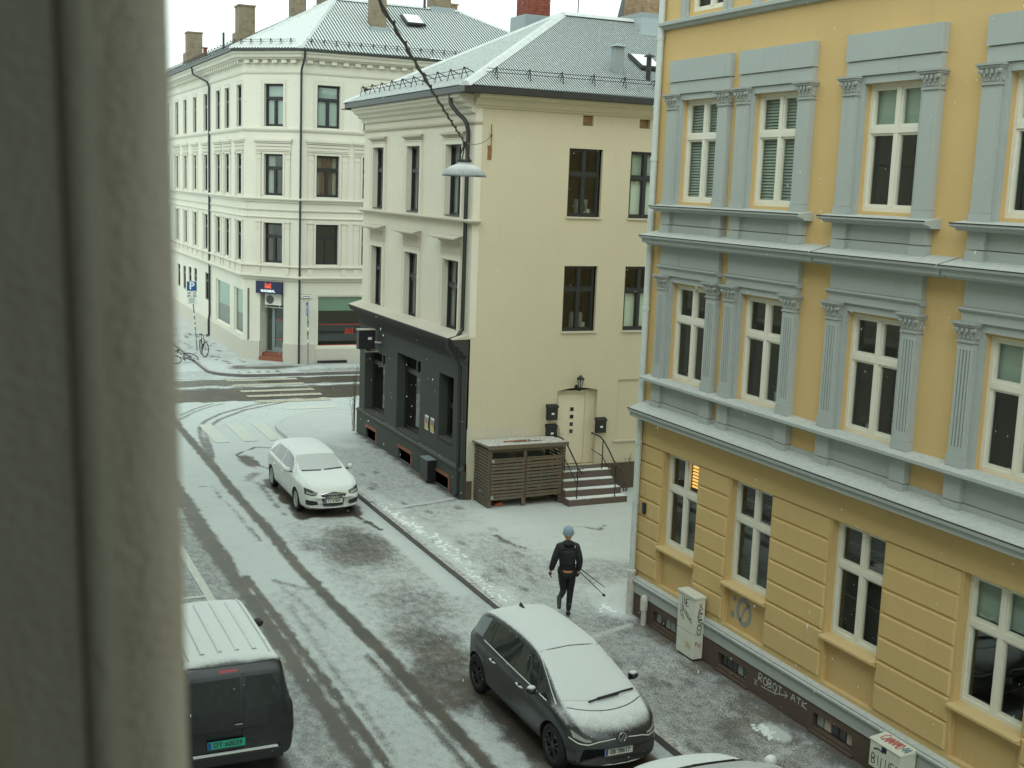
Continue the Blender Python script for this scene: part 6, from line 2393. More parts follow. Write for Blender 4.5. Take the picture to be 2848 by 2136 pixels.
nose = hat.bvh.ray_cast(Vector((0, 4, .585)), Vector((0, -1, 0)))[0].y
for k in range(4):
    cx = (k - 1.5) * .072
    b.tube([(cx + .046 * math.cos(t), nose + .028, .585 + .046 * math.sin(t)) for t in np.linspace(0, 2 * math.pi, 19)], .008, 5, cap=False)
b.build('ring_emblem', 'chrome', r_, local=True)
plate(r_, hat.bvh.ray_cast(Vector((0, 4, .43)), Vector((0, -1, 0)))[0].y + .03, .43, 'FT 47805', 'plate_white', 1)
hat.deck('windscreen', 1.03, .36, .74, .58, 'screen_snow', r_, curve=.10)
hat.deck('rear_window', -2.02, -1.74, .60, .55, 'screen_snow', r_, m=5)
wiper(r_, hat, (.62, 1.03), (.05, 1.08), .02, .014)
wiper(r_, hat, (-.05, 1.06), (-.60, .98), .02, .014)

# --- dark grey electric hatchback in the foreground
snowy_paint('paint_dark', (.028, .031, .035), .52, .98, .92, .32, coat=.5, speck=.55)
snowy_paint('screen_snow2', (.03, .04, .036), .22, .70, .84, .1, coat=0, speck=.8, spec=.8)
snowy_paint('roof_black', (.012, .013, .014), .45, .85, .88, .3, coat=.4, speck=.4)
def nose(sp, y0=1.26, k=.82):
    for q in ('top', 'belt', 'zb', 'hw', 'hr'):
        sp[q] = [(y if y < y0 else y0 + (y - y0) * k, v) for y, v in sp[q]]
    return sp
ev = Car(nose(dict(top=[(-2.13, .66), (-2.105, .92), (-2.03, 1.10), (-1.88, 1.33), (-1.72, 1.46), (-1.5, 1.515), (-1.0, 1.56), (-.5, 1.57), (0, 1.55), (.30, 1.485), (1.36, 1.06), (1.52, 1.01), (1.80, .925), (1.99, .82), (2.09, .70), (2.13, .55)],
              belt=[(-2.13, .62), (-2.03, .98), (-1.5, 1.045), (-.5, 1.01), (.6, .975), (1.3, .93), (1.7, .85), (1.97, .74), (2.09, .64), (2.13, .52)],
              zb=[(-2.13, .40), (-2.0, .26), (-1.6, .20), (1.6, .19), (2.0, .21), (2.13, .28)],
              hw=[(-2.13, .76), (-2.03, .84), (-1.6, .895), (0, .905), (1.3, .90), (1.75, .875), (2.0, .82), (2.13, .75)],
              hr=[(-2.13, .86), (-1.95, .74), (-1.5, .68), (-.5, .66), (.3, .675), (1.36, .80), (1.7, .80), (2.13, .82)], bow_f=.30, bow_r=.20)))
r_ = carroot('grey_hatchback', ID_C, 'dark grey electric hatchback parked in the foreground under thin snow', math.pi, size=(.875, 1.03, .93))
WH = [(sx * .775, y) for y in (-1.52, 1.26) for sx in (-1, 1)]
body = link('body', ev.cut(ev.mesh(['paint_dark', 'black_plastic']), WH, .385), r_)
add_wheels(r_, WH, .352, .22, 'rim_dark', 5)
for sg in (-1, 1):
    z_ = ev.zre
    ys = np.linspace(-.10, .46, 7)
    ev.side('side_window', sg, [(y, ev.belt(y) + .03) for y in np.linspace(-.10, .62, 7)], [(y, z_(y) - .06) for y in np.linspace(-.10, .40, 7)], 'car_glass', r_)
    ev.side('quarter_window', sg, [(.67, ev.belt(.67) + .03), (1.12, ev.belt(1.12) + .02)], [(.47, z_(.47) - .06), (1.10, ev.belt(1.1) + .035)], 'car_glass', r_)
    ev.side('side_window', sg, [(y, ev.belt(y) + .03) for y in np.linspace(-1.02, -.18, 7)], [(y, z_(y) - .06) for y in np.linspace(-1.05, -.18, 7)], 'car_glass', r_)
    ev.side('side_window', sg, [(-1.28, ev.belt(-1.3) + .10), (-1.08, ev.belt(-1.08) + .03)], [(-1.22, z_(-1.22) - .10), (-1.11, z_(-1.11) - .06)], 'car_glass', r_)
    ev.side('roof_pillar', sg, [(-1.95, ev.belt(-1.9) + .05), (-1.4, ev.belt(-1.4) + .03)], [(-1.78, z_(-1.78) - .05), (-1.36, z_(-1.36) - .05)], 'zinc', r_)
    ev.side('window_trim', sg, [(y, ev.belt(y) + .008) for y in np.linspace(-1.3, 1.0, 9)], [(y, ev.belt(y) + .024) for y in np.linspace(-1.3, 1.0, 9)], 'snow', r_, n=20, m=1, off=.012)
    ev.side('sill_trim', sg, [(-1.10, .21), (.86, .21)], [(-1.10, .30), (.86, .30)], 'black_plastic', r_, off=.003)
    ev.seam('door_seam', [(.98, .93), (.92, .62), (.88, .31)], sg, r_)
    ev.seam('door_seam', [(-.14, 1.0), (-.14, .31)], sg, r_)
    ev.seam('door_seam', [(-1.10, 1.02), (-1.18, .80), (-1.10, .50), (-1.06, .31)], sg, r_)
    mirror(r_, sg * .90, .74, 1.06, sg, 'roof_black')
    for y in (.18, -.82):
        handle(r_, sg * .905, y, .865, sg, 'paint_dark')
    ev.front('headlight', [(sg * .40, .665), (sg * .58, .62), (sg * .80, .69)], [(sg * .42, .69), (sg * .60, .73), (sg * .83, .845)], 'lamp_dark', r_, lean=.15, off=.006)
    ev.front('lamp_reflector', [(sg * .50, .655), (sg * .60, .645), (sg * .78, .70)], [(sg * .52, .685), (sg * .62, .70), (sg * .80, .79)], 'lamp_glass', r_, lean=.15, off=.010)
    ev.front('lamp_strip', [(sg * .10, .685), (sg * .38, .655), (sg * .56, .602), (sg * .70, .612), (sg * .83, .675)], [(sg * .10, .698), (sg * .38, .668), (sg * .56, .618), (sg * .70, .630), (sg * .83, .695)], 'sign_white', r_, n=18, m=1, lean=.15, off=.012)
    ev.front('tail_lamp', [(sg * .45, .90), (sg * .80, .86)], [(sg * .45, 1.0), (sg * .76, 1.04)], 'tail_red', r_, end=-1, lean=.25)
    ev.side('tail_lamp', sg, [(-2.06, .90), (-1.92, .92)], [(-2.02, 1.03), (-1.90, .97)], 'tail_red', r_, n=4, m=3, off=.008)
ev.front('lower_grille', [(-.62, .27), (0, .25), (.62, .27)], [(-.66, .36), (0, .35), (.66, .36)], 'black_plastic', r_, lean=.0)
ny = ev.bvh.ray_cast(Vector((0, 4, .70)), Vector((0, -1, 0)))[0].y
b = MB()
b.tube([(.075 * math.cos(t), ny + .02, .70 + .075 * math.sin(t)) for t in np.linspace(0, 2 * math.pi, 25)], .009, 6, cap=False)
for st in ([(-.036, .062), (0, .006), (.036, .062)], [(-.063, .035), (-.030, -.058), (0, .0), (.030, -.058), (.063, .035)]):
    b.tube([(x, ny + .02, .70 + z) for x, z in st], .0085, 5)
b.build('round_emblem', 'chrome', r_, local=True)
b = MB()
b.lathe([(.001, ny + .012), (.072, ny + .012), (.072, ny - .03)], (0, 0, .70), 20, 'y')
b.build('emblem_disc', 'black_plastic', r_, local=True)
plate(r_, ev.bvh.ray_cast(Vector((0, 4, .44)), Vector((0, -1, 0)))[0].y + .03, .44, 'EB 78617', 'plate_white', 1)
ev.deck('windscreen', 1.36, .30, .80, .585, 'screen_snow2', r_, m=16, curve=.16)
ev.deck('roof_panel', .24, -1.5, .56, .55, 'roof_black', r_, m=16, off=.004)
ev.deck('bonnet_seam', 1.585, 1.57, .70, .70, 'black_plastic', r_, n=20, m=1, off=.004, curve=.20)
ev.deck('roof_seam', .27, .255, .57, .57, 'black_plastic', r_, n=16, m=1, off=.004)
wiper(r_, ev, (-.64, 1.26), (.30, 1.40), .03, .016)
wiper(r_, ev, (-.30, 1.34), (.12, 1.385), .045, .022)
b = MB()
hz = ev.bvh.ray_cast(Vector((0, -1.42, 4)), Vector((0, 0, -1)))[0].z
b.add([(-.025, -1.36, hz), (.025, -1.36, hz), (.02, -1.54, hz), (-.02, -1.54, hz), (0, -1.52, hz + .075), (0, -1.47, hz + .07)], [(0, 1, 5), (1, 2, 4, 5), (2, 3, 4), (3, 0, 5, 4), (0, 3, 2, 1)])
b.build('antenna_fin', 'black_plastic', r_, local=True)

# --- black van on the left
snowy_paint('paint_van', (.010, .012, .016), .55, .92, .95, .3, coat=.6, speck=.45)
van = Car(dict(top=[(-2.20, .80), (-2.195, 1.40), (-2.16, 1.62), (-2.10, 1.745), (-1.98, 1.80), (-1.6, 1.82), (0, 1.83), (.35, 1.80), (.62, 1.69), (1.25, 1.22), (1.45, 1.14), (1.9, 1.0), (2.1, .84), (2.2, .6)],
               belt=[(-2.20, .70), (-2.19, 1.02), (-2.0, 1.08), (1.0, 1.06), (1.45, 1.0), (1.9, .86), (2.1, .72), (2.2, .55)],
               zb=[(-2.20, .30), (-2.1, .26), (-1.6, .2), (1.7, .2), (2.05, .22), (2.2, .3)],
               hw=[(-2.20, .84), (-2.13, .88), (-1.9, .895), (0, .897), (1.4, .89), (1.9, .84), (2.2, .72)],
               hr=[(-2.20, .80), (-1.9, .705), (0, .70), (.6, .71), (1.25, .80), (2.2, .8)], bow_f=.24, bow_r=.06, edge=.93))
r_ = carroot('black_van', VAN_C, 'black van with a snowy ribbed roof and green rear plate beside the window jamb', 0.0, 'van')
WH = [(sx * .77, y) for y in (-1.36, 1.33) for sx in (-1, 1)]
body = link('body', van.cut(van.mesh(['paint_van', 'black_plastic']), WH, .35), r_)
add_wheels(r_, WH, .325, .21, 'rim_silver', 5)
van.front('rear_window', [(-.66, 1.10), (0.10, 1.06)], [(-.62, 1.52), (0.10, 1.54)], 'car_glass', r_, end=-1, off=.008)
van.front('rear_window', [(.17, 1.06), (.66, 1.10)], [(.17, 1.54), (.62, 1.52)], 'car_glass', r_, end=-1, off=.008)
van.front('door_gap', [(.13, .46), (.13, 1.60)], [(.142, .46), (.142, 1.60)], 'black_plastic', r_, n=10, m=1, end=-1, off=.004)
for sg in (-1, 1):
    van.front('tail_lamp', [(sg * .80, .62), (sg * .80, 1.22)], [(sg * .875, .62), (sg * .845, 1.22)], 'tail_dark_red', r_, n=8, m=3, end=-1, lean=.25, off=.008)
    van.side('side_window', sg, [(-.1, 1.11), (.95, 1.10)], [(-.1, 1.58), (.62, 1.55)], 'car_glass', r_)
    mirror(r_, sg * .90, .75, 1.20, sg, 'black_plastic')
    b = MB()
    pts = []
    for y in np.linspace(-1.95, .35, 10):
        z = van.bvh.ray_cast(Vector((sg * .565, y, 4)), Vector((0, 0, -1)))[0].z
        pts.append((sg * .565, y, z + .012))
    b.tube(pts, .014, 6)
    b.build('roof_rail', 'snow', r_, local=True, smooth=True)
for x in (-.36, -.12, .12, .36):
    van.deck('roof_rib', -1.80, .10, .035, .035, 'roof_snow', r_, n=2, m=14, off=.012).location.x = 0
    o = bpy.data.objects[[q.name for q in r_.children if q.name.startswith('roof_rib')][-1]]
    b = MB()
    pts = []
    for y in np.linspace(-1.85, .15, 12):
        z = van.bvh.ray_cast(Vector((x, y, 4)), Vector((0, 0, -1)))[0].z
        pts.append((y, z))
    for (ya, za), (yb, zb_) in zip(pts, pts[1:]):
        b.quad((x - .035, ya, za + .002), (x - .035, yb, zb_ + .002), (x - .015, yb, zb_ + .014), (x - .015, ya, za + .014))
        b.quad((x - .015, ya, za + .014), (x - .015, yb, zb_ + .014), (x + .015, yb, zb_ + .014), (x + .015, ya, za + .014))
        b.quad((x + .015, ya, za + .014), (x + .015, yb, zb_ + .014), (x + .035, yb, zb_ + .002), (x + .035, ya, za + .002))
    bpy.data.objects.remove(o)
    b.build('roof_rib', 'paint_van', r_, local=True, recalc=False)
van.front('brake_light', [(-.20, 1.625), (.06, 1.625)], [(-.20, 1.66), (.06, 1.66)], 'tail_red', r_, n=4, m=2, end=-1, off=.01)
van.front('rear_seam', [(-.60, 1.70), (.60, 1.70)], [(-.60, 1.712), (.60, 1.712)], 'black_plastic', r_, n=12, m=1, end=-1, off=.006)
b = MB()
yb = van.bvh.ray_cast(Vector((0, -4, .42)), Vector((0, 1, 0)))[0].y
b.box(-.70, .70, yb - .07, yb + .05, .30, .46)
b.build('bumper', 'black_plastic', r_, local=True, bevel=.02)
b = MB()
b.box(-.56, .62, yb - .068, yb - .005, .4605, .475)
b.build('bumper_snow', 'snow', r_, local=True, bevel=.005)
plate(r_, yb - .03, .60, 'DT 60039', 'plate_green', -1, -.10)
b = MB()
b.tube([(.02, yb - .02, .86), (.02, yb - .045, .87), (.12, yb - .045, .87), (.12, yb - .02, .86)], .012, 6)
b.build('door_handle', 'grey_metal', r_, local=True)

# --- small white car nosing in at the bottom edge
r_ = carroot('white_small_car', WC_C, 'white small car at the bottom edge, only its snowy bonnet showing', 0.0)
sm = Car(dict(top=[(-1.95, .62), (-1.92, .90), (-1.80, 1.22), (-1.62, 1.40), (-1.0, 1.47), (-.3, 1.48), (.05, 1.44), (1.02, 1.03), (1.25, .975), (1.55, .91), (1.80, .80), (1.92, .66), (1.97, .5)],
              belt=[(-1.95, .56), (-1.85, .95), (-1.3, 1.0), (.3, .96), (1.0, .93), (1.4, .85), (1.75, .74), (1.97, .47)],
              zb=[(-1.95, .4), (-1.8, .25), (-1.3, .19), (1.4, .19), (1.8, .2), (1.97, .27)],
              hw=[(-1.95, .72), (-1.8, .80), (-1.3, .85), (0, .865), (1.2, .86), (1.6, .82), (1.85, .76), (1.97, .68)],
              hr=[(-1.95, .85), (-1.6, .70), (-.3, .66), (.1, .67), (1.02, .82), (1.5, .80), (1.97, .8)], bow_f=.30, bow_r=.15))
WH = [(sx * .735, y) for y in (-1.25, 1.22) for sx in (-1, 1)]
body = link('body', sm.cut(sm.mesh(['paint_white', 'black_plastic']), WH, .33), r_)
add_wheels(r_, WH, .30, .19, 'rim_silver', 5)
sm.deck('windscreen', 1.06, .06, .74, .57, 'screen_snow', r_, curve=.14)
sm.deck('cowl', 1.16, 1.06, .76, .745, 'black_plastic', r_, n=18, m=2, curve=.14, off=.008)
for sg in (-1, 1):
    sm.side('side_window', sg, [(y, sm.belt(y) + .03) for y in np.linspace(-.3, .62, 6)], [(y, sm.zre(y) - .06) for y in np.linspace(-.3, .22, 6)], 'car_glass', r_)
    sm.side('side_window', sg, [(y, sm.belt(y) + .03) for y in np.linspace(-1.2, -.37, 6)], [(y, sm.zre(y) - .06) for y in np.linspace(-1.15, -.37, 6)], 'car_glass', r_)
    mirror(r_, sg * .88, .82, 1.05, sg, 'paint_white')
    sm.front('headlight', [(sg * .48, .62), (sg * .72, .66)], [(sg * .45, .70), (sg * .72, .79)], 'lamp_glass', r_, lean=.15)
wiper(r_, sm, (.55, 1.02), (-.05, 1.10), .02)

# ------------------------------------------------------------------ lamp slung over the street
lp = thing('hanging_street_lamp', (7.31, 18.0, 8.5), 'snow-dusted dish lamp hanging on a wire over the street', 'street lamp')
snowy_paint('lamp_enamel', (.075, .095, .095), .35, .95, .75, .4, coat=.2, speck=.7)
LX, LY = 7.31, 18.0
mb = MB()
mb.lathe([(.02, .24), (.09, .235), (.11, .20), (.13, .185), (.19, .165), (.25, .13), (.30, .085), (.335, .035), (.356, .008), (.356, 0), (.335, .004), (.30, .05), (.20, .11), (.02, .15)], (LX, LY, 8.53), 32)
mb.build('shade', 'lamp_enamel', lp, smooth=True)
mb = MB()
mb.ball((LX, LY, 8.60), .09, 12, 8, 0, (1, 1, .7))
mb.build('bulb', 'lamp_glass', lp, smooth=True)
mb = MB()
for s in (-1, 1):
    mb.tube([(LX + s * .10, LY, 8.76), (LX + s * .02, LY, 9.0)], .010, 6)
    mb.tube([(LX, LY + s * .10, 8.76), (LX, LY + s * .02, 9.0)], .010, 6)
mb.lathe([(.11, -.02), (.12, 0), (.11, .02)], (LX, LY, 8.775), 14)
mb.box(LX - .03, LX + .03, LY - .025, LY + .025, 8.97, 9.07)
mb.build('hanger', 'black_metal', lp)
mb = MB()
A, B, H_ = Vector((LX, LY, 9.05)), Vector((.06, 2.59, 9.94)), Vector((12.585, HY - .04, 9.67))
def sag(a, b, s, n=14):
    return [a.lerp(b, i / n) - Vector((0, 0, s * 4 * (i / n) * (1 - i / n))) for i in range(n + 1)]
mb.tube(sag(A, B, .04), .008, 6)
mb.build('suspension_wire', 'black_metal', lp)
mb = MB()
mb.tube(sag(A, H_, .10), .008, 6)
mb.build('suspension_wire', 'black_metal', lp)
mb = MB()
pts = sag(A, B, .05, 60)
pts = [p + Vector((.010 * math.cos(i * 2.1), 0, -.008 + .010 * math.sin(i * 2.1))) for i, p in enumerate(pts)]
mb.tube(pts, .011, 5)
for i in range(3, 60, 3):
    p = pts[i]
    mb.box(p.x - .010, p.x + .010, p.y - .008, p.y + .008, p.z, p.z + .03)
mb.build('power_cable', 'black_plastic', lp)

# ------------------------------------------------------------------ cabinets and fittings along the yellow wall
o = thing('utility_cabinet', (11.92, 17.78, .12), 'tall off-white utility cabinet covered in tags against the yellow building', 'cabinet')
cx0, cx1, cy0, cy1 = 11.79, 12.0, 17.50, 18.06
mb = MB()
mb.box(cx0, cx1, cy0, cy1, .62, 1.27)
mb.build('upper_case', 'cabinet', o, bevel=.012)
mb = MB()
mb.box(cx0 + .004, cx1, cy0 + .004, cy1 - .004, .16, .612)
mb.build('lower_case', 'cabinet', o, bevel=.010)
mb = MB()
mb.box(cx0 - .025, cx1 + .01, cy0 - .02, cy1 + .02, 1.27, 1.33)
mb.build('lid', 'cabinet', o, bevel=.02)
mb = MB()
mb.box(cx0 + .03, cx1, cy0 + .06, cy1 - .06, .115, .16)
mb.build('base', 'black_plastic', o)
mb = MB()
f1 = lambda a, b: Vector((cx0 - .003, 18.02 - a, b))
f2 = lambda a, b: Vector((cx0 + .02 + a, cy0 - .003, b))
scrawl(mb, 'INE', .26, .13, .013, lambda a, b: f1(a + .06, b + 1.08))
scrawl(mb, 'SINUS', .34, .08, .015, lambda a, b: f1(a + .10, b + .98 - a * .55))
scrawl(mb, 'CO', .13, .10, .010, lambda a, b: f1(a + .05, b + .86 - a * .5))
scrawl(mb, 'X', .08, .09, .012, lambda a, b: f2(a + .06, b + 1.10))
for i, ch in enumerate('KESOV'):
    scrawl(mb, ch, .11, .09, .016, lambda a, b, i=i: f2(a + .05 - i * .004, b + 1.0 - i * .10))
mb.build('tags', 'ink_black', o, recalc=False)
mb = MB()
scrawl(mb, 'SO', .12, .14, .010, lambda a, b: f1(a + .03, b + .93))
mb.build('faint_tags', 'ink_grey', o, recalc=False)
mb = MB()
scrawl(mb, 'UN', .16, .10, .016, lambda a, b: f1(a + .26, b + .36 - a * .3))
mb.build('yellow_tag', 'ink_yellow', o, recalc=False)
mb = MB()
scrawl(mb, 'N', .12, .07, .018, lambda a, b: f2(a + .02, b + .42 - a * .4))
mb.build('red_tag', 'ink_red', o, recalc=False)

o = thing('small_utility_cabinet', (11.85, 12.4, .12), 'low off-white utility box with black tags, bottom right below the yellow wall', 'cabinet')
mb = MB()
mb.box(11.70, 11.98, 12.12, 12.74, .42, .82)
mb.build('case', 'cabinet', o, bevel=.010)
mb = MB()
mb.hexa([(11.685, 12.105, .82), (11.99, 12.105, .82), (11.99, 12.755, .82), (11.685, 12.755, .82), (11.70, 12.12, .845), (11.99, 12.12, .875), (11.99, 12.74, .875), (11.70, 12.74, .845)])
mb.build('lid', 'cabinet', o)
mb = MB()
mb.box(11.76, 11.97, 12.22, 12.64, .12, .42)
mb.build('pedestal', 'cabinet', o)
g1 = lambda a, b: Vector((11.697, 12.72 - a, b))
g2 = lambda a, b: Vector((11.71 + b, 12.71 - a, .848 + b * .10 + .002))
mb = MB()
scrawl(mb, 'BILUSO', .56, .15, .014, lambda a, b: g1(a + .03, b + .48))
ribbon(mb, [(.06, .70), (.16, .73), (.26, .71)], .02, g1)
mb.build('tags', 'ink_black', o, recalc=False)
mb = MB()
scrawl(mb, 'CAMAMO', .40, .17, .020, lambda a, b: g2(a + .06, b + .06))
mb.build('red_tag', 'ink_red', o, recalc=False)
mb = MB()
scrawl(mb, '44', .12, .15, .018, lambda a, b: g2(a + .48, b + .06))
mb.build('blue_tag', 'ink_blue', o, recalc=False)
mb = MB()
mb.quad(g1(.22, .72), g1(.32, .72), g1(.32, .80), g1(.22, .80))
mb.build('sticker', 'navy_sign', o, recalc=False)

mb = MB()
mb.tube([(11.92, 19.44, .10), (11.92, 19.44, .40), (11.915, 19.44, .42)], .055, 12)
mb.lathe([(.055, .40), (.072, .42), (.074, .62), (.066, .68), (.045, .71), (.001, .72)], (11.915, 19.44, 0), 12)
tag(mb.build('pipe_stub', 'dirty_pipe', smooth=True), 'short pale pipe stub standing by the corner of the yellow building', 'pipe')
o = thing('wall_device', (12.0, 19.82, 2.33), 'small black rounded box on the yellow corner blocks', 'intercom')
mb = MB()
mb.fb(YF, 19.77, 19.88, .004, .045, 2.23, 2.45)
mb.build('case', 'black_plastic', o, bevel=.014)
mb = MB()
mb.fb(YF, 19.805, 19.845, .045, .052, 2.27, 2.40)
mb.build('lens', 'lamp_dark', o)

# ------------------------------------------------------------------ signs and bicycles beyond the junction
o = thing('parking_sign', (10.40, 58.8, .12), 'blue parking sign with white time plate on a leaning grey pole', 'sign')
a, b = Vector((10.42, 58.8, .1)), Vector((10.16, 58.8, 3.48))
mb = MB()
mb.tube([a, b], .032, 10)
mb.build('pole', 'grey_metal', o, smooth=True)
for t in (.18, .28, .36, .43, .52):
    mb = MB()
    p = a.lerp(b, t)
    mb.lathe([(.034, -.06), (.036, -.055), (.036, .055), (.034, .06)], p, 10)
    mb.build('sticker_band', random.choice(['sign_white', 'cornice_dirty', 'sign_white']), o, smooth=True)
S = Fr((10.17, 58.75), (1, -.12), (-.12, -1))
mb = MB()
mb.fb(S, -.245, .245, .0, .02, 2.97, 3.45)
p1 = mb.build('parking_plate', 'sign_white', o, bevel=.006)
mb = MB()
mb.fb(S, -.225, .225, .02, .023, 2.99, 3.43)
mb.build('blue_field', 'blue_sign', p1)
text('letter', 'P', .46, S.p(0, .026, 3.21), S.U, (0, 0, 1), 'sign_white', p1, .002, 'CENTER', .012)
mb = MB()
mb.fb(S, -.245, .25, .0, .02, 2.36, 2.95)
p2 = mb.build('time_plate', 'sign_white', o, bevel=.005)
text('hours', '09 - 22', .13, S.p(0, .023, 2.87), S.U, (0, 0, 1), 'sign_ink', p2, .001, 'CENTER', .003)
text('hours', '(09 - 20)', .12, S.p(0, .023, 2.74), S.U, (0, 0, 1), 'sign_ink', p2, .001, 'CENTER', .003)
for z, w in ((2.645, .13), (2.585, .15), (2.53, .14), (2.475, .10), (2.42, .17)):
    mb = MB()
    mb.fb(S, -w, w, .02, .0225, z - .014, z + .014)
    mb.build('small_print', 'ink_grey', p2)

o = thing('one_way_sign', (14.38, 53.5, .12), 'narrow blue sign on a grey pole by the corner downpipe', 'sign')
mb = MB()
mb.tube([(14.40, 53.48, .1), (14.36, 53.48, 3.0)], .03, 8)
mb.build('pole', 'grey_metal', o, smooth=True)
T = Fr((14.36, 53.44), (-.06, -1), (-1, .06))
mb = MB()
mb.fb(T, -.24, .24, .03, .045, 2.36, 2.92)
pl = mb.build('plate', 'blue_sign', o)
mb = MB()
mb.fb(T, -.05, .05, .045, .048, 2.42, 2.70)
mb.prism([T.p(-.13, .045, 2.70), T.p(.13, .045, 2.70), T.p(0, .045, 2.86)], T.N * .003)
mb.build('arrow', 'sign_white', pl)
for z in (1.2, 1.55, 1.75, 2.05):
    mb = MB()
    mb.lathe([(.031, -.07), (.034, -.065), (.034, .065), (.031, .07)], (14.38, 53.48, z), 8)
    mb.build('sticker_band', random.choice(['sign_white', 'leaf']), o)
o = thing('street_name_plate', (14.36, 53.93, 3.17), 'white street name plate on the corner of the off-white building', 'sign')
mb = MB()
mb.fb(WRF, 14.17, 14.62, .06, .08, 3.10, 3.25)
mb.build('plate', 'sign_white', o)
mb = MB()
for a, b, z in ((14.165, 14.625, 3.095), (14.165, 14.625, 3.24)):
    mb.fb(WRF, a, b, .078, .085, z, z + .015)
mb.fb(WRF, 14.23, 14.56, .08, .083, 3.155, 3.185)
mb.build('border', 'sign_ink', o)

def bicycle(loc, ang, steer, lean, label, mat):
    r = thing('bicycle', loc, label, 'bicycle', rz=ang)
    WL[r.name] = Vector((0, 0, 0))
    r.rotation_euler = (0, lean, ang)
    def tyre(y, st):
        m1 = MB()
        R_ = .33
        c, s = math.cos(st), math.sin(st)
        m1.tube([(R_ * math.cos(t) * s, y + R_ * math.cos(t) * c, .345 + R_ * math.sin(t)) for t in np.linspace(0, 2 * math.pi, 29)], .021, 6, cap=False)
        w_ = m1.build('wheel', 'rubber', r, local=True, smooth=True)
        m1 = MB()
        for k in range(14):
            t = math.pi * k / 7
            m1.tube([(0, y, .345), (.31 * math.cos(t) * s, y + .31 * math.cos(t) * c, .345 + .31 * math.sin(t))], .0025, 3)
        m1.lathe([(.025, -.03), (.025, .03)], (0, y, .345), 8, 'x')
        m1.build('spokes', 'steel', w_, local=True)
    tyre(.54, steer)
    tyre(-.52, 0)
    f = MB()
    bb, st_, ht, hb = Vector((0, -.08, .29)), Vector((0, -.22, .80)), Vector((0, .36, .82)), Vector((0, .39, .70))
    for q in ((bb, st_, .016), (bb, hb, .018), (st_, ht, .015), (ht, hb, .018)):
        f.tube([q[0], q[1]], q[2], 7)
    for s in (-.05, .05):
        f.tube([bb, (s, -.52, .345)], .010, 5)
        f.tube([st_, (s, -.52, .345)], .009, 5)
        f.tube([hb, (s, .54, .345)], .011, 5)
    f.build('frame', mat, r, local=True, smooth=True)
    f = MB()
    f.tube([st_, (0, -.25, .95)], .013, 6)
    f.hexa([(-.08, -.36, .95), (.08, -.36, .95), (.02, -.08, .95), (-.02, -.08, .95), (-.07, -.36, .99), (.07, -.36, .99), (.02, -.08, .98), (-.02, -.08, .98)])
    f.build('saddle', 'black_plastic', r, local=True)
    f = MB()
    f.tube([ht, (0, .33, 1.0)], .014, 6)
    f.tube(smooth_path([(-.29, .22, 1.03), (-.16, .33, 1.02), (0, .34, 1.0), (.16, .33, 1.02), (.29, .22, 1.03)], 3), .012, 6)
    f.build('handlebar', 'black_metal', r, local=True)
    f = MB()
    f.lathe([(.001, -.01), (.09, -.01), (.09, .01), (.001, .01)], (.05, -.08, .29), 14, 'x')
    f.tube([(.07, -.08, .29), (.07, .02, .16)], .010, 5)
    f.tube([(-.07, -.08, .29), (-.07, -.18, .42)], .010, 5)
    f.build('crank', 'steel', r, local=True)
bicycle((10.40, 57.1, .12), math.pi, .65, .05, 'bicycle leaning on the parking sign pole', 'room_brown')
bicycle((9.40, 55.4, .10), 2.2, .2, 1.15, 'bicycle lying in the snow beside the far kerb, half hidden by the jamb', 'black_metal')

def shrub(loc, n, h, spread, label, curl=.3):
    mb = MB()
    c = Vector(loc)
    for i in range(n):
        a = random.uniform(0, 6.28)
        r = spread * random.uniform(.2, 1)
        hh = h * random.uniform(.45, 1)
        e = Vector((math.cos(a) * r, math.sin(a) * r * .6, hh))
        p = smooth_path([c + Vector((math.cos(a) * .05, math.sin(a) * .05, 0)), c + e * .45 + Vector((0, 0, hh * .15)), c + e, c + e + Vector((math.cos(a) * curl * r, 0, -curl * .2 * hh))], 3)
        mb.tube(p, [.008 * (1 - k / len(p) * .7) for k in range(len(p))], 4)
        for k in range(3):
            q = p[random.randrange(2, len(p))]
            mb.tube([q, q + Vector((random.uniform(-.12, .12), random.uniform(-.1, .1), random.uniform(.02, .18)))], .004, 3)
    tag(mb.build('bare_shrub', 'dry_stem', recalc=False), label, 'shrub')
shrub((16.85, 28.85, .12), 13, 1.15, .45, 'leafless shrub beside the stone steps')
shrub((12.02, 38.75, .12), 12, 2.2, .25, 'thin leafless climber at the far end of the dark shop front', .5)

# ------------------------------------------------------------------ walker with poles
def skin(name, verts, edges, radii, mat, parent, root=0, sub=2, flat=None):
    me = bpy.data.meshes.new(name)
    me.from_pydata(verts, edges, [])
    ob = bpy.data.objects.new('tmp_skin', me)
    C.objects.link(ob)
    md = ob.modifiers.new('s', 'SKIN')
    md.use_smooth_shade = True
    for i, v in enumerate(me.skin_vertices[0].data):
        r = radii[i]
        v.radius = r if isinstance(r, tuple) else (r, r)
        v.use_root = (i == root)
    sb = ob.modifiers.new('u', 'SUBSURF')
    sb.levels = sb.render_levels = sub
    dg = bpy.context.evaluated_depsgraph_get()
    out = bpy.data.meshes.new_from_object(ob.evaluated_get(dg))
    bpy.data.objects.remove(ob)
    out.name = name
    out.materials.clear()
    out.materials.append(M[mat])
    out.polygons.foreach_set('use_smooth', [True] * len(out.polygons))
    return link(name, out, parent)

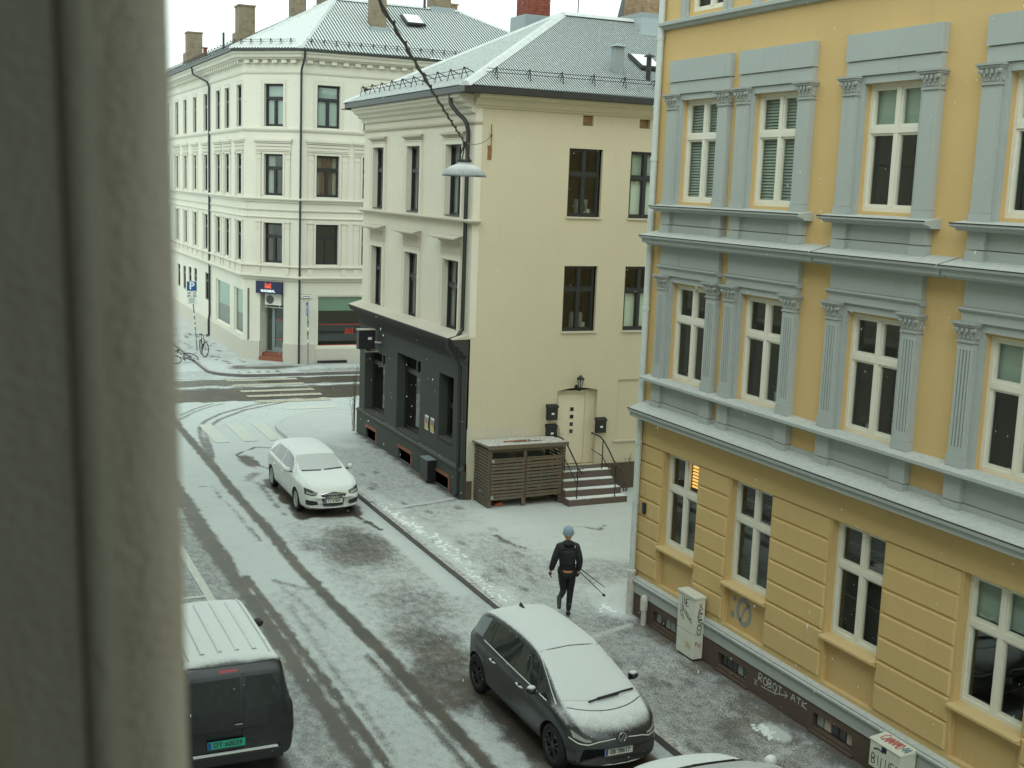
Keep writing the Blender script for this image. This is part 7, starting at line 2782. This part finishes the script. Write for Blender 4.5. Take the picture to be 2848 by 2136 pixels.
HEAD = 20
per = thing('person', (10.74, 20.33, .12), 'person in black jacket and pale blue beanie walking away along the pavement', 'person', rz=-rad(HEAD))
WL[per.name] = Vector((0, 0, 0))
pv, sp_, ch, nk, hd = (-.06, 0, .93), (-.06, .01, 1.13), (-.06, .02, 1.36), (-.06, .035, 1.50), (-.06, .06, 1.60)
rl = [(.035, 0, .89), (.03, .07, .49), (0, 0, .10), (.015, .13, .045)]
ll = [(-.155, 0, .89), (-.10, .07, .50), (-.205, -.13, .41), (-.215, -.24, .29)]
la = [(-.235, .02, 1.41), (-.325, -.05, 1.15), (-.375, .04, .92), (-.385, .07, .85)]
ra = [(.115, .02, 1.41), (.175, -.06, 1.15), (.165, .03, .92), (.160, .05, .85)]
V = [pv, sp_, ch, nk, hd] + rl + ll + la + ra
E = [(0, 1), (1, 2), (2, 3), (3, 4), (0, 5), (5, 6), (6, 7), (7, 8), (0, 9), (9, 10), (10, 11), (11, 12), (2, 13), (13, 14), (14, 15), (15, 16), (2, 17), (17, 18), (18, 19), (19, 20)]
Rd = [.115, .11, .125, .052, .055, .085, .055, .038, .035, .085, .055, .038, .035, .055, .040, .030, .028, .055, .040, .030, .028]
skin('body', V, E, Rd, 'skin', per)
# jacket: torso and sleeves
JV = [(-.06, 0, .965), sp_, ch, (-.06, .03, 1.47), la[0], la[1], la[2], ra[0], ra[1], ra[2]]
skin('jacket', JV, [(0, 1), (1, 2), (2, 3), (2, 4), (4, 5), (5, 6), (2, 7), (7, 8), (8, 9)], [(.175, .145), (.170, .145), (.185, .155), .085, .090, .074, .056, .090, .074, .056], 'jacket', per, 1)
# trousers
TV = [(-.06, 0, .95), rl[0], rl[1], rl[2], ll[0], ll[1], ll[2]]
skin('trousers', TV, [(0, 1), (1, 2), (2, 3), (0, 4), (4, 5), (5, 6)], [(.145, .12), .105, .072, .052, .105, .072, .052], 'trousers', per, 0)
mb = MB()
n = 20
mb.lathe([(1.0, -.025), (1.03, -.015), (1.03, .02), (1.0, .03)], (0, 0, 0), n)
for i, v in enumerate(mb.v):
    mb.v[i] = Vector((v.x * .165 - .06, v.y * .138, v.z * .8 + .945))
mb.build('shirt_hem', 'hem_orange', per, local=True, smooth=True)
mb = MB()
mb.ball((-.06, .055, 1.665), .098, 16, 12, 0, (.88, 1.05, 1.22))
mb.ball((-.06, .16, 1.655), .022, 8, 6, 0, (.8, 1, 1.2))
for s in (-1, 1):
    mb.ball((-.06 + s * .088, .05, 1.655), .026, 8, 6, 0, (.4, .8, 1.2))
    mb.ball((-.06 + s * .034, .142, 1.69), .012, 6, 5)
mb.ball((-.06, .150, 1.605), .022, 8, 5, 0, (1.3, .5, .4))
mb.build('head', 'skin', per, local=True, smooth=True)
mb = MB()
mb.ball((-.06, .045, 1.715), .112, 18, 12, 0, (.92, 1.06, 1.0))
mb.lathe([(.100, -.035), (.112, -.03), (.114, .02), (.105, .03)], (-.06, .045, 1.685), 18)
mb.build('beanie', 'beanie', per, local=True, smooth=True)
mb = MB()
mb.ball((-.06, -.02, 1.485), .125, 14, 8, 0, (1.05, .85, .55))
mb.build('hood', 'jacket', per, local=True, smooth=True)
skin('rucksack', [(-.06, -.125, 1.10), (-.06, -.14, 1.22), (-.06, -.13, 1.38)], [(0, 1), (1, 2)], [(.14, .07), (.15, .075), (.12, .06)], 'jacket', per, 1)
mb = MB()
for s in (-1, 1):
    mb.tube(smooth_path([(-.06 + s * .11, -.12, 1.40), (-.06 + s * .12, .0, 1.50), (-.06 + s * .11, .13, 1.38), (-.06 + s * .14, .10, 1.12)], 4), .016, 6)
mb.build('rucksack_straps', 'black_plastic', per, local=True, smooth=True)
def shoe(a, t, name='shoe'):
    a, t = Vector(a), Vector(t)
    d = (t - a).normalized()
    heel = a - d * .05 + Vector((0, 0, -.03)) * (1 if abs(d.z) < .5 else 0)
    skin(name, [tuple(a), tuple(heel), tuple(a.lerp(t, .7)), tuple(t + d * .06)], [(0, 1), (0, 2), (2, 3)], [.050, .044, .047, .036], 'black_plastic', per)
shoe((0, 0, .085), (.015, .14, .05))
shoe(ll[2], ll[3])
def hand(w, d, sg, curl):
    w, d = Vector(w), Vector(d).normalized()
    sx = Vector((0, 1, 0)) - d * d.y
    sx.normalize()
    pn = d.cross(sx) * sg
    V_, E_, R_ = [tuple(w), tuple(w + d * .05), tuple(w + d * .085)], [(0, 1), (1, 2)], [(.026, .020), (.040, .020), (.038, .018)]
    for k, ln in enumerate((.068, .080, .076, .058)):
        base = w + d * .088 + sx * (.033 - k * .022)
        m1 = base + (d * math.cos(curl) + pn * math.sin(curl)) * ln * .5
        m2 = m1 + (d * math.cos(curl * 2.2) + pn * math.sin(curl * 2.2)) * ln * .5
        i = len(V_)
        V_ += [tuple(base), tuple(m1), tuple(m2)]
        E_ += [(2, i), (i, i + 1), (i + 1, i + 2)]
        R_ += [.010, .009, .008]
    i = len(V_)
    tb = w + d * .035 + sx * .036
    V_ += [tuple(tb), tuple(tb + (d * .6 + sx * .5 + pn * .4).normalized() * .035), tuple(tb + (d * .8 + sx * .2 + pn * .7).normalized() * .068)]
    E_ += [(1, i), (i, i + 1), (i + 1, i + 2)]
    R_ += [.012, .011, .009]
    skin('glove', V_, E_, R_, 'black_plastic', per, 1, 1)
hand((-.378, .045, .915), (-.05, .2, -1), 1, .35)
hand((.164, .032, .915), (0, .2, -1), -1, .95)
def pole(p0, p1, label, basket):
    c_, s_ = math.cos(-rad(HEAD)), math.sin(-rad(HEAD))
    W = lambda p: Vector((10.74 + p[0] * c_ - p[1] * s_, 20.33 + p[0] * s_ + p[1] * c_, .12 + p[2]))
    a, b = W(p0), W(p1)
    o = thing('walking_pole', tuple(a), label, 'pole', 'walking poles')
    m1 = MB()
    m1.tube([a, a.lerp(b, .6), b], [.011, .009, .006], 7)
    m1.build('shaft', 'black_metal', o, smooth=True)
    m1 = MB()
    m1.tube([a - (b - a).normalized() * .02, a.lerp(b, .12)], .017, 8)
    m1.build('grip', 'black_plastic', o, smooth=True)
    if basket:
        q = a.lerp(b, .95)
        m1 = MB()
        m1.ball(q, .035, 10, 6, 0, (1, 1, .8))
        m1.build('basket', 'black_plastic', o, smooth=True)
pole((.07, .30, .97), (.60, -.72, .66), 'dark walking pole in the walker\'s right hand, its basket at the lower end', True)
pole((.10, .28, .99), (.60, -.60, .80), 'dark walking pole in the walker\'s right hand, thinner upper one of the pair', False)

# ------------------------------------------------------------------ falling snow
def flakes(n=1500):
    mb = MB()
    for i in range(n):
        dist = random.uniform(3.5, 26) 
        ang = YAW + random.uniform(-.28, .42)
        p = Vector((math.sin(ang) * dist, math.cos(ang) * dist, random.uniform(.3, 11.5)))
        if p.x > 11.6 and p.y < 20.2:
            continue
        s = random.uniform(.0022, .0048) * (.55 + dist / 30)
        t = Vector((random.uniform(-.3, .3), random.uniform(-.2, .2), 1)).normalized() * s * random.uniform(1.5, 3.2)
        x, y = Vector((s, 0, 0)), Vector((0, s, 0))
        mb.add([p + t, p + x, p + y, p - x, p - y, p - t], [(0, 1, 2), (0, 2, 3), (0, 3, 4), (0, 4, 1), (5, 2, 1), (5, 3, 2), (5, 4, 3), (5, 1, 4)])
    return tag(mb.build('falling_snow', 'snow', recalc=False), 'snowflakes falling over the street', 'snow', kind='stuff')
flakes()

# ------------------------------------------------------------------ clumps of snow pushed up along the kerb
mb = MB()
for i in range(240):
    y = random.uniform(21.5, 30.2)
    x = 9.86 + abs(random.gauss(0, .16)) + .10 * math.sin(y * .8)
    r = random.uniform(.018, .055) * (1.3 if 25 < y < 29 else .8)
    mb.ball((x, y, .125), r, 6, 4, 0, (random.uniform(.8, 1.5), random.uniform(.8, 1.6), random.uniform(.4, .8)))
for i in range(60):
    x, y = 11.75 - abs(random.gauss(0, .12)), random.choice([14.6, 20.35]) + random.gauss(0, .16)
    mb.ball((x if y > 18 else x - .3, y, .125), random.uniform(.012, .05), 6, 4, 0, (1.2, 1.1, .6))
tag(mb.build('snow_clumps', 'snow', recalc=False, smooth=True), 'clumps of snow along the kerb and wall foot', 'snow', kind='stuff')
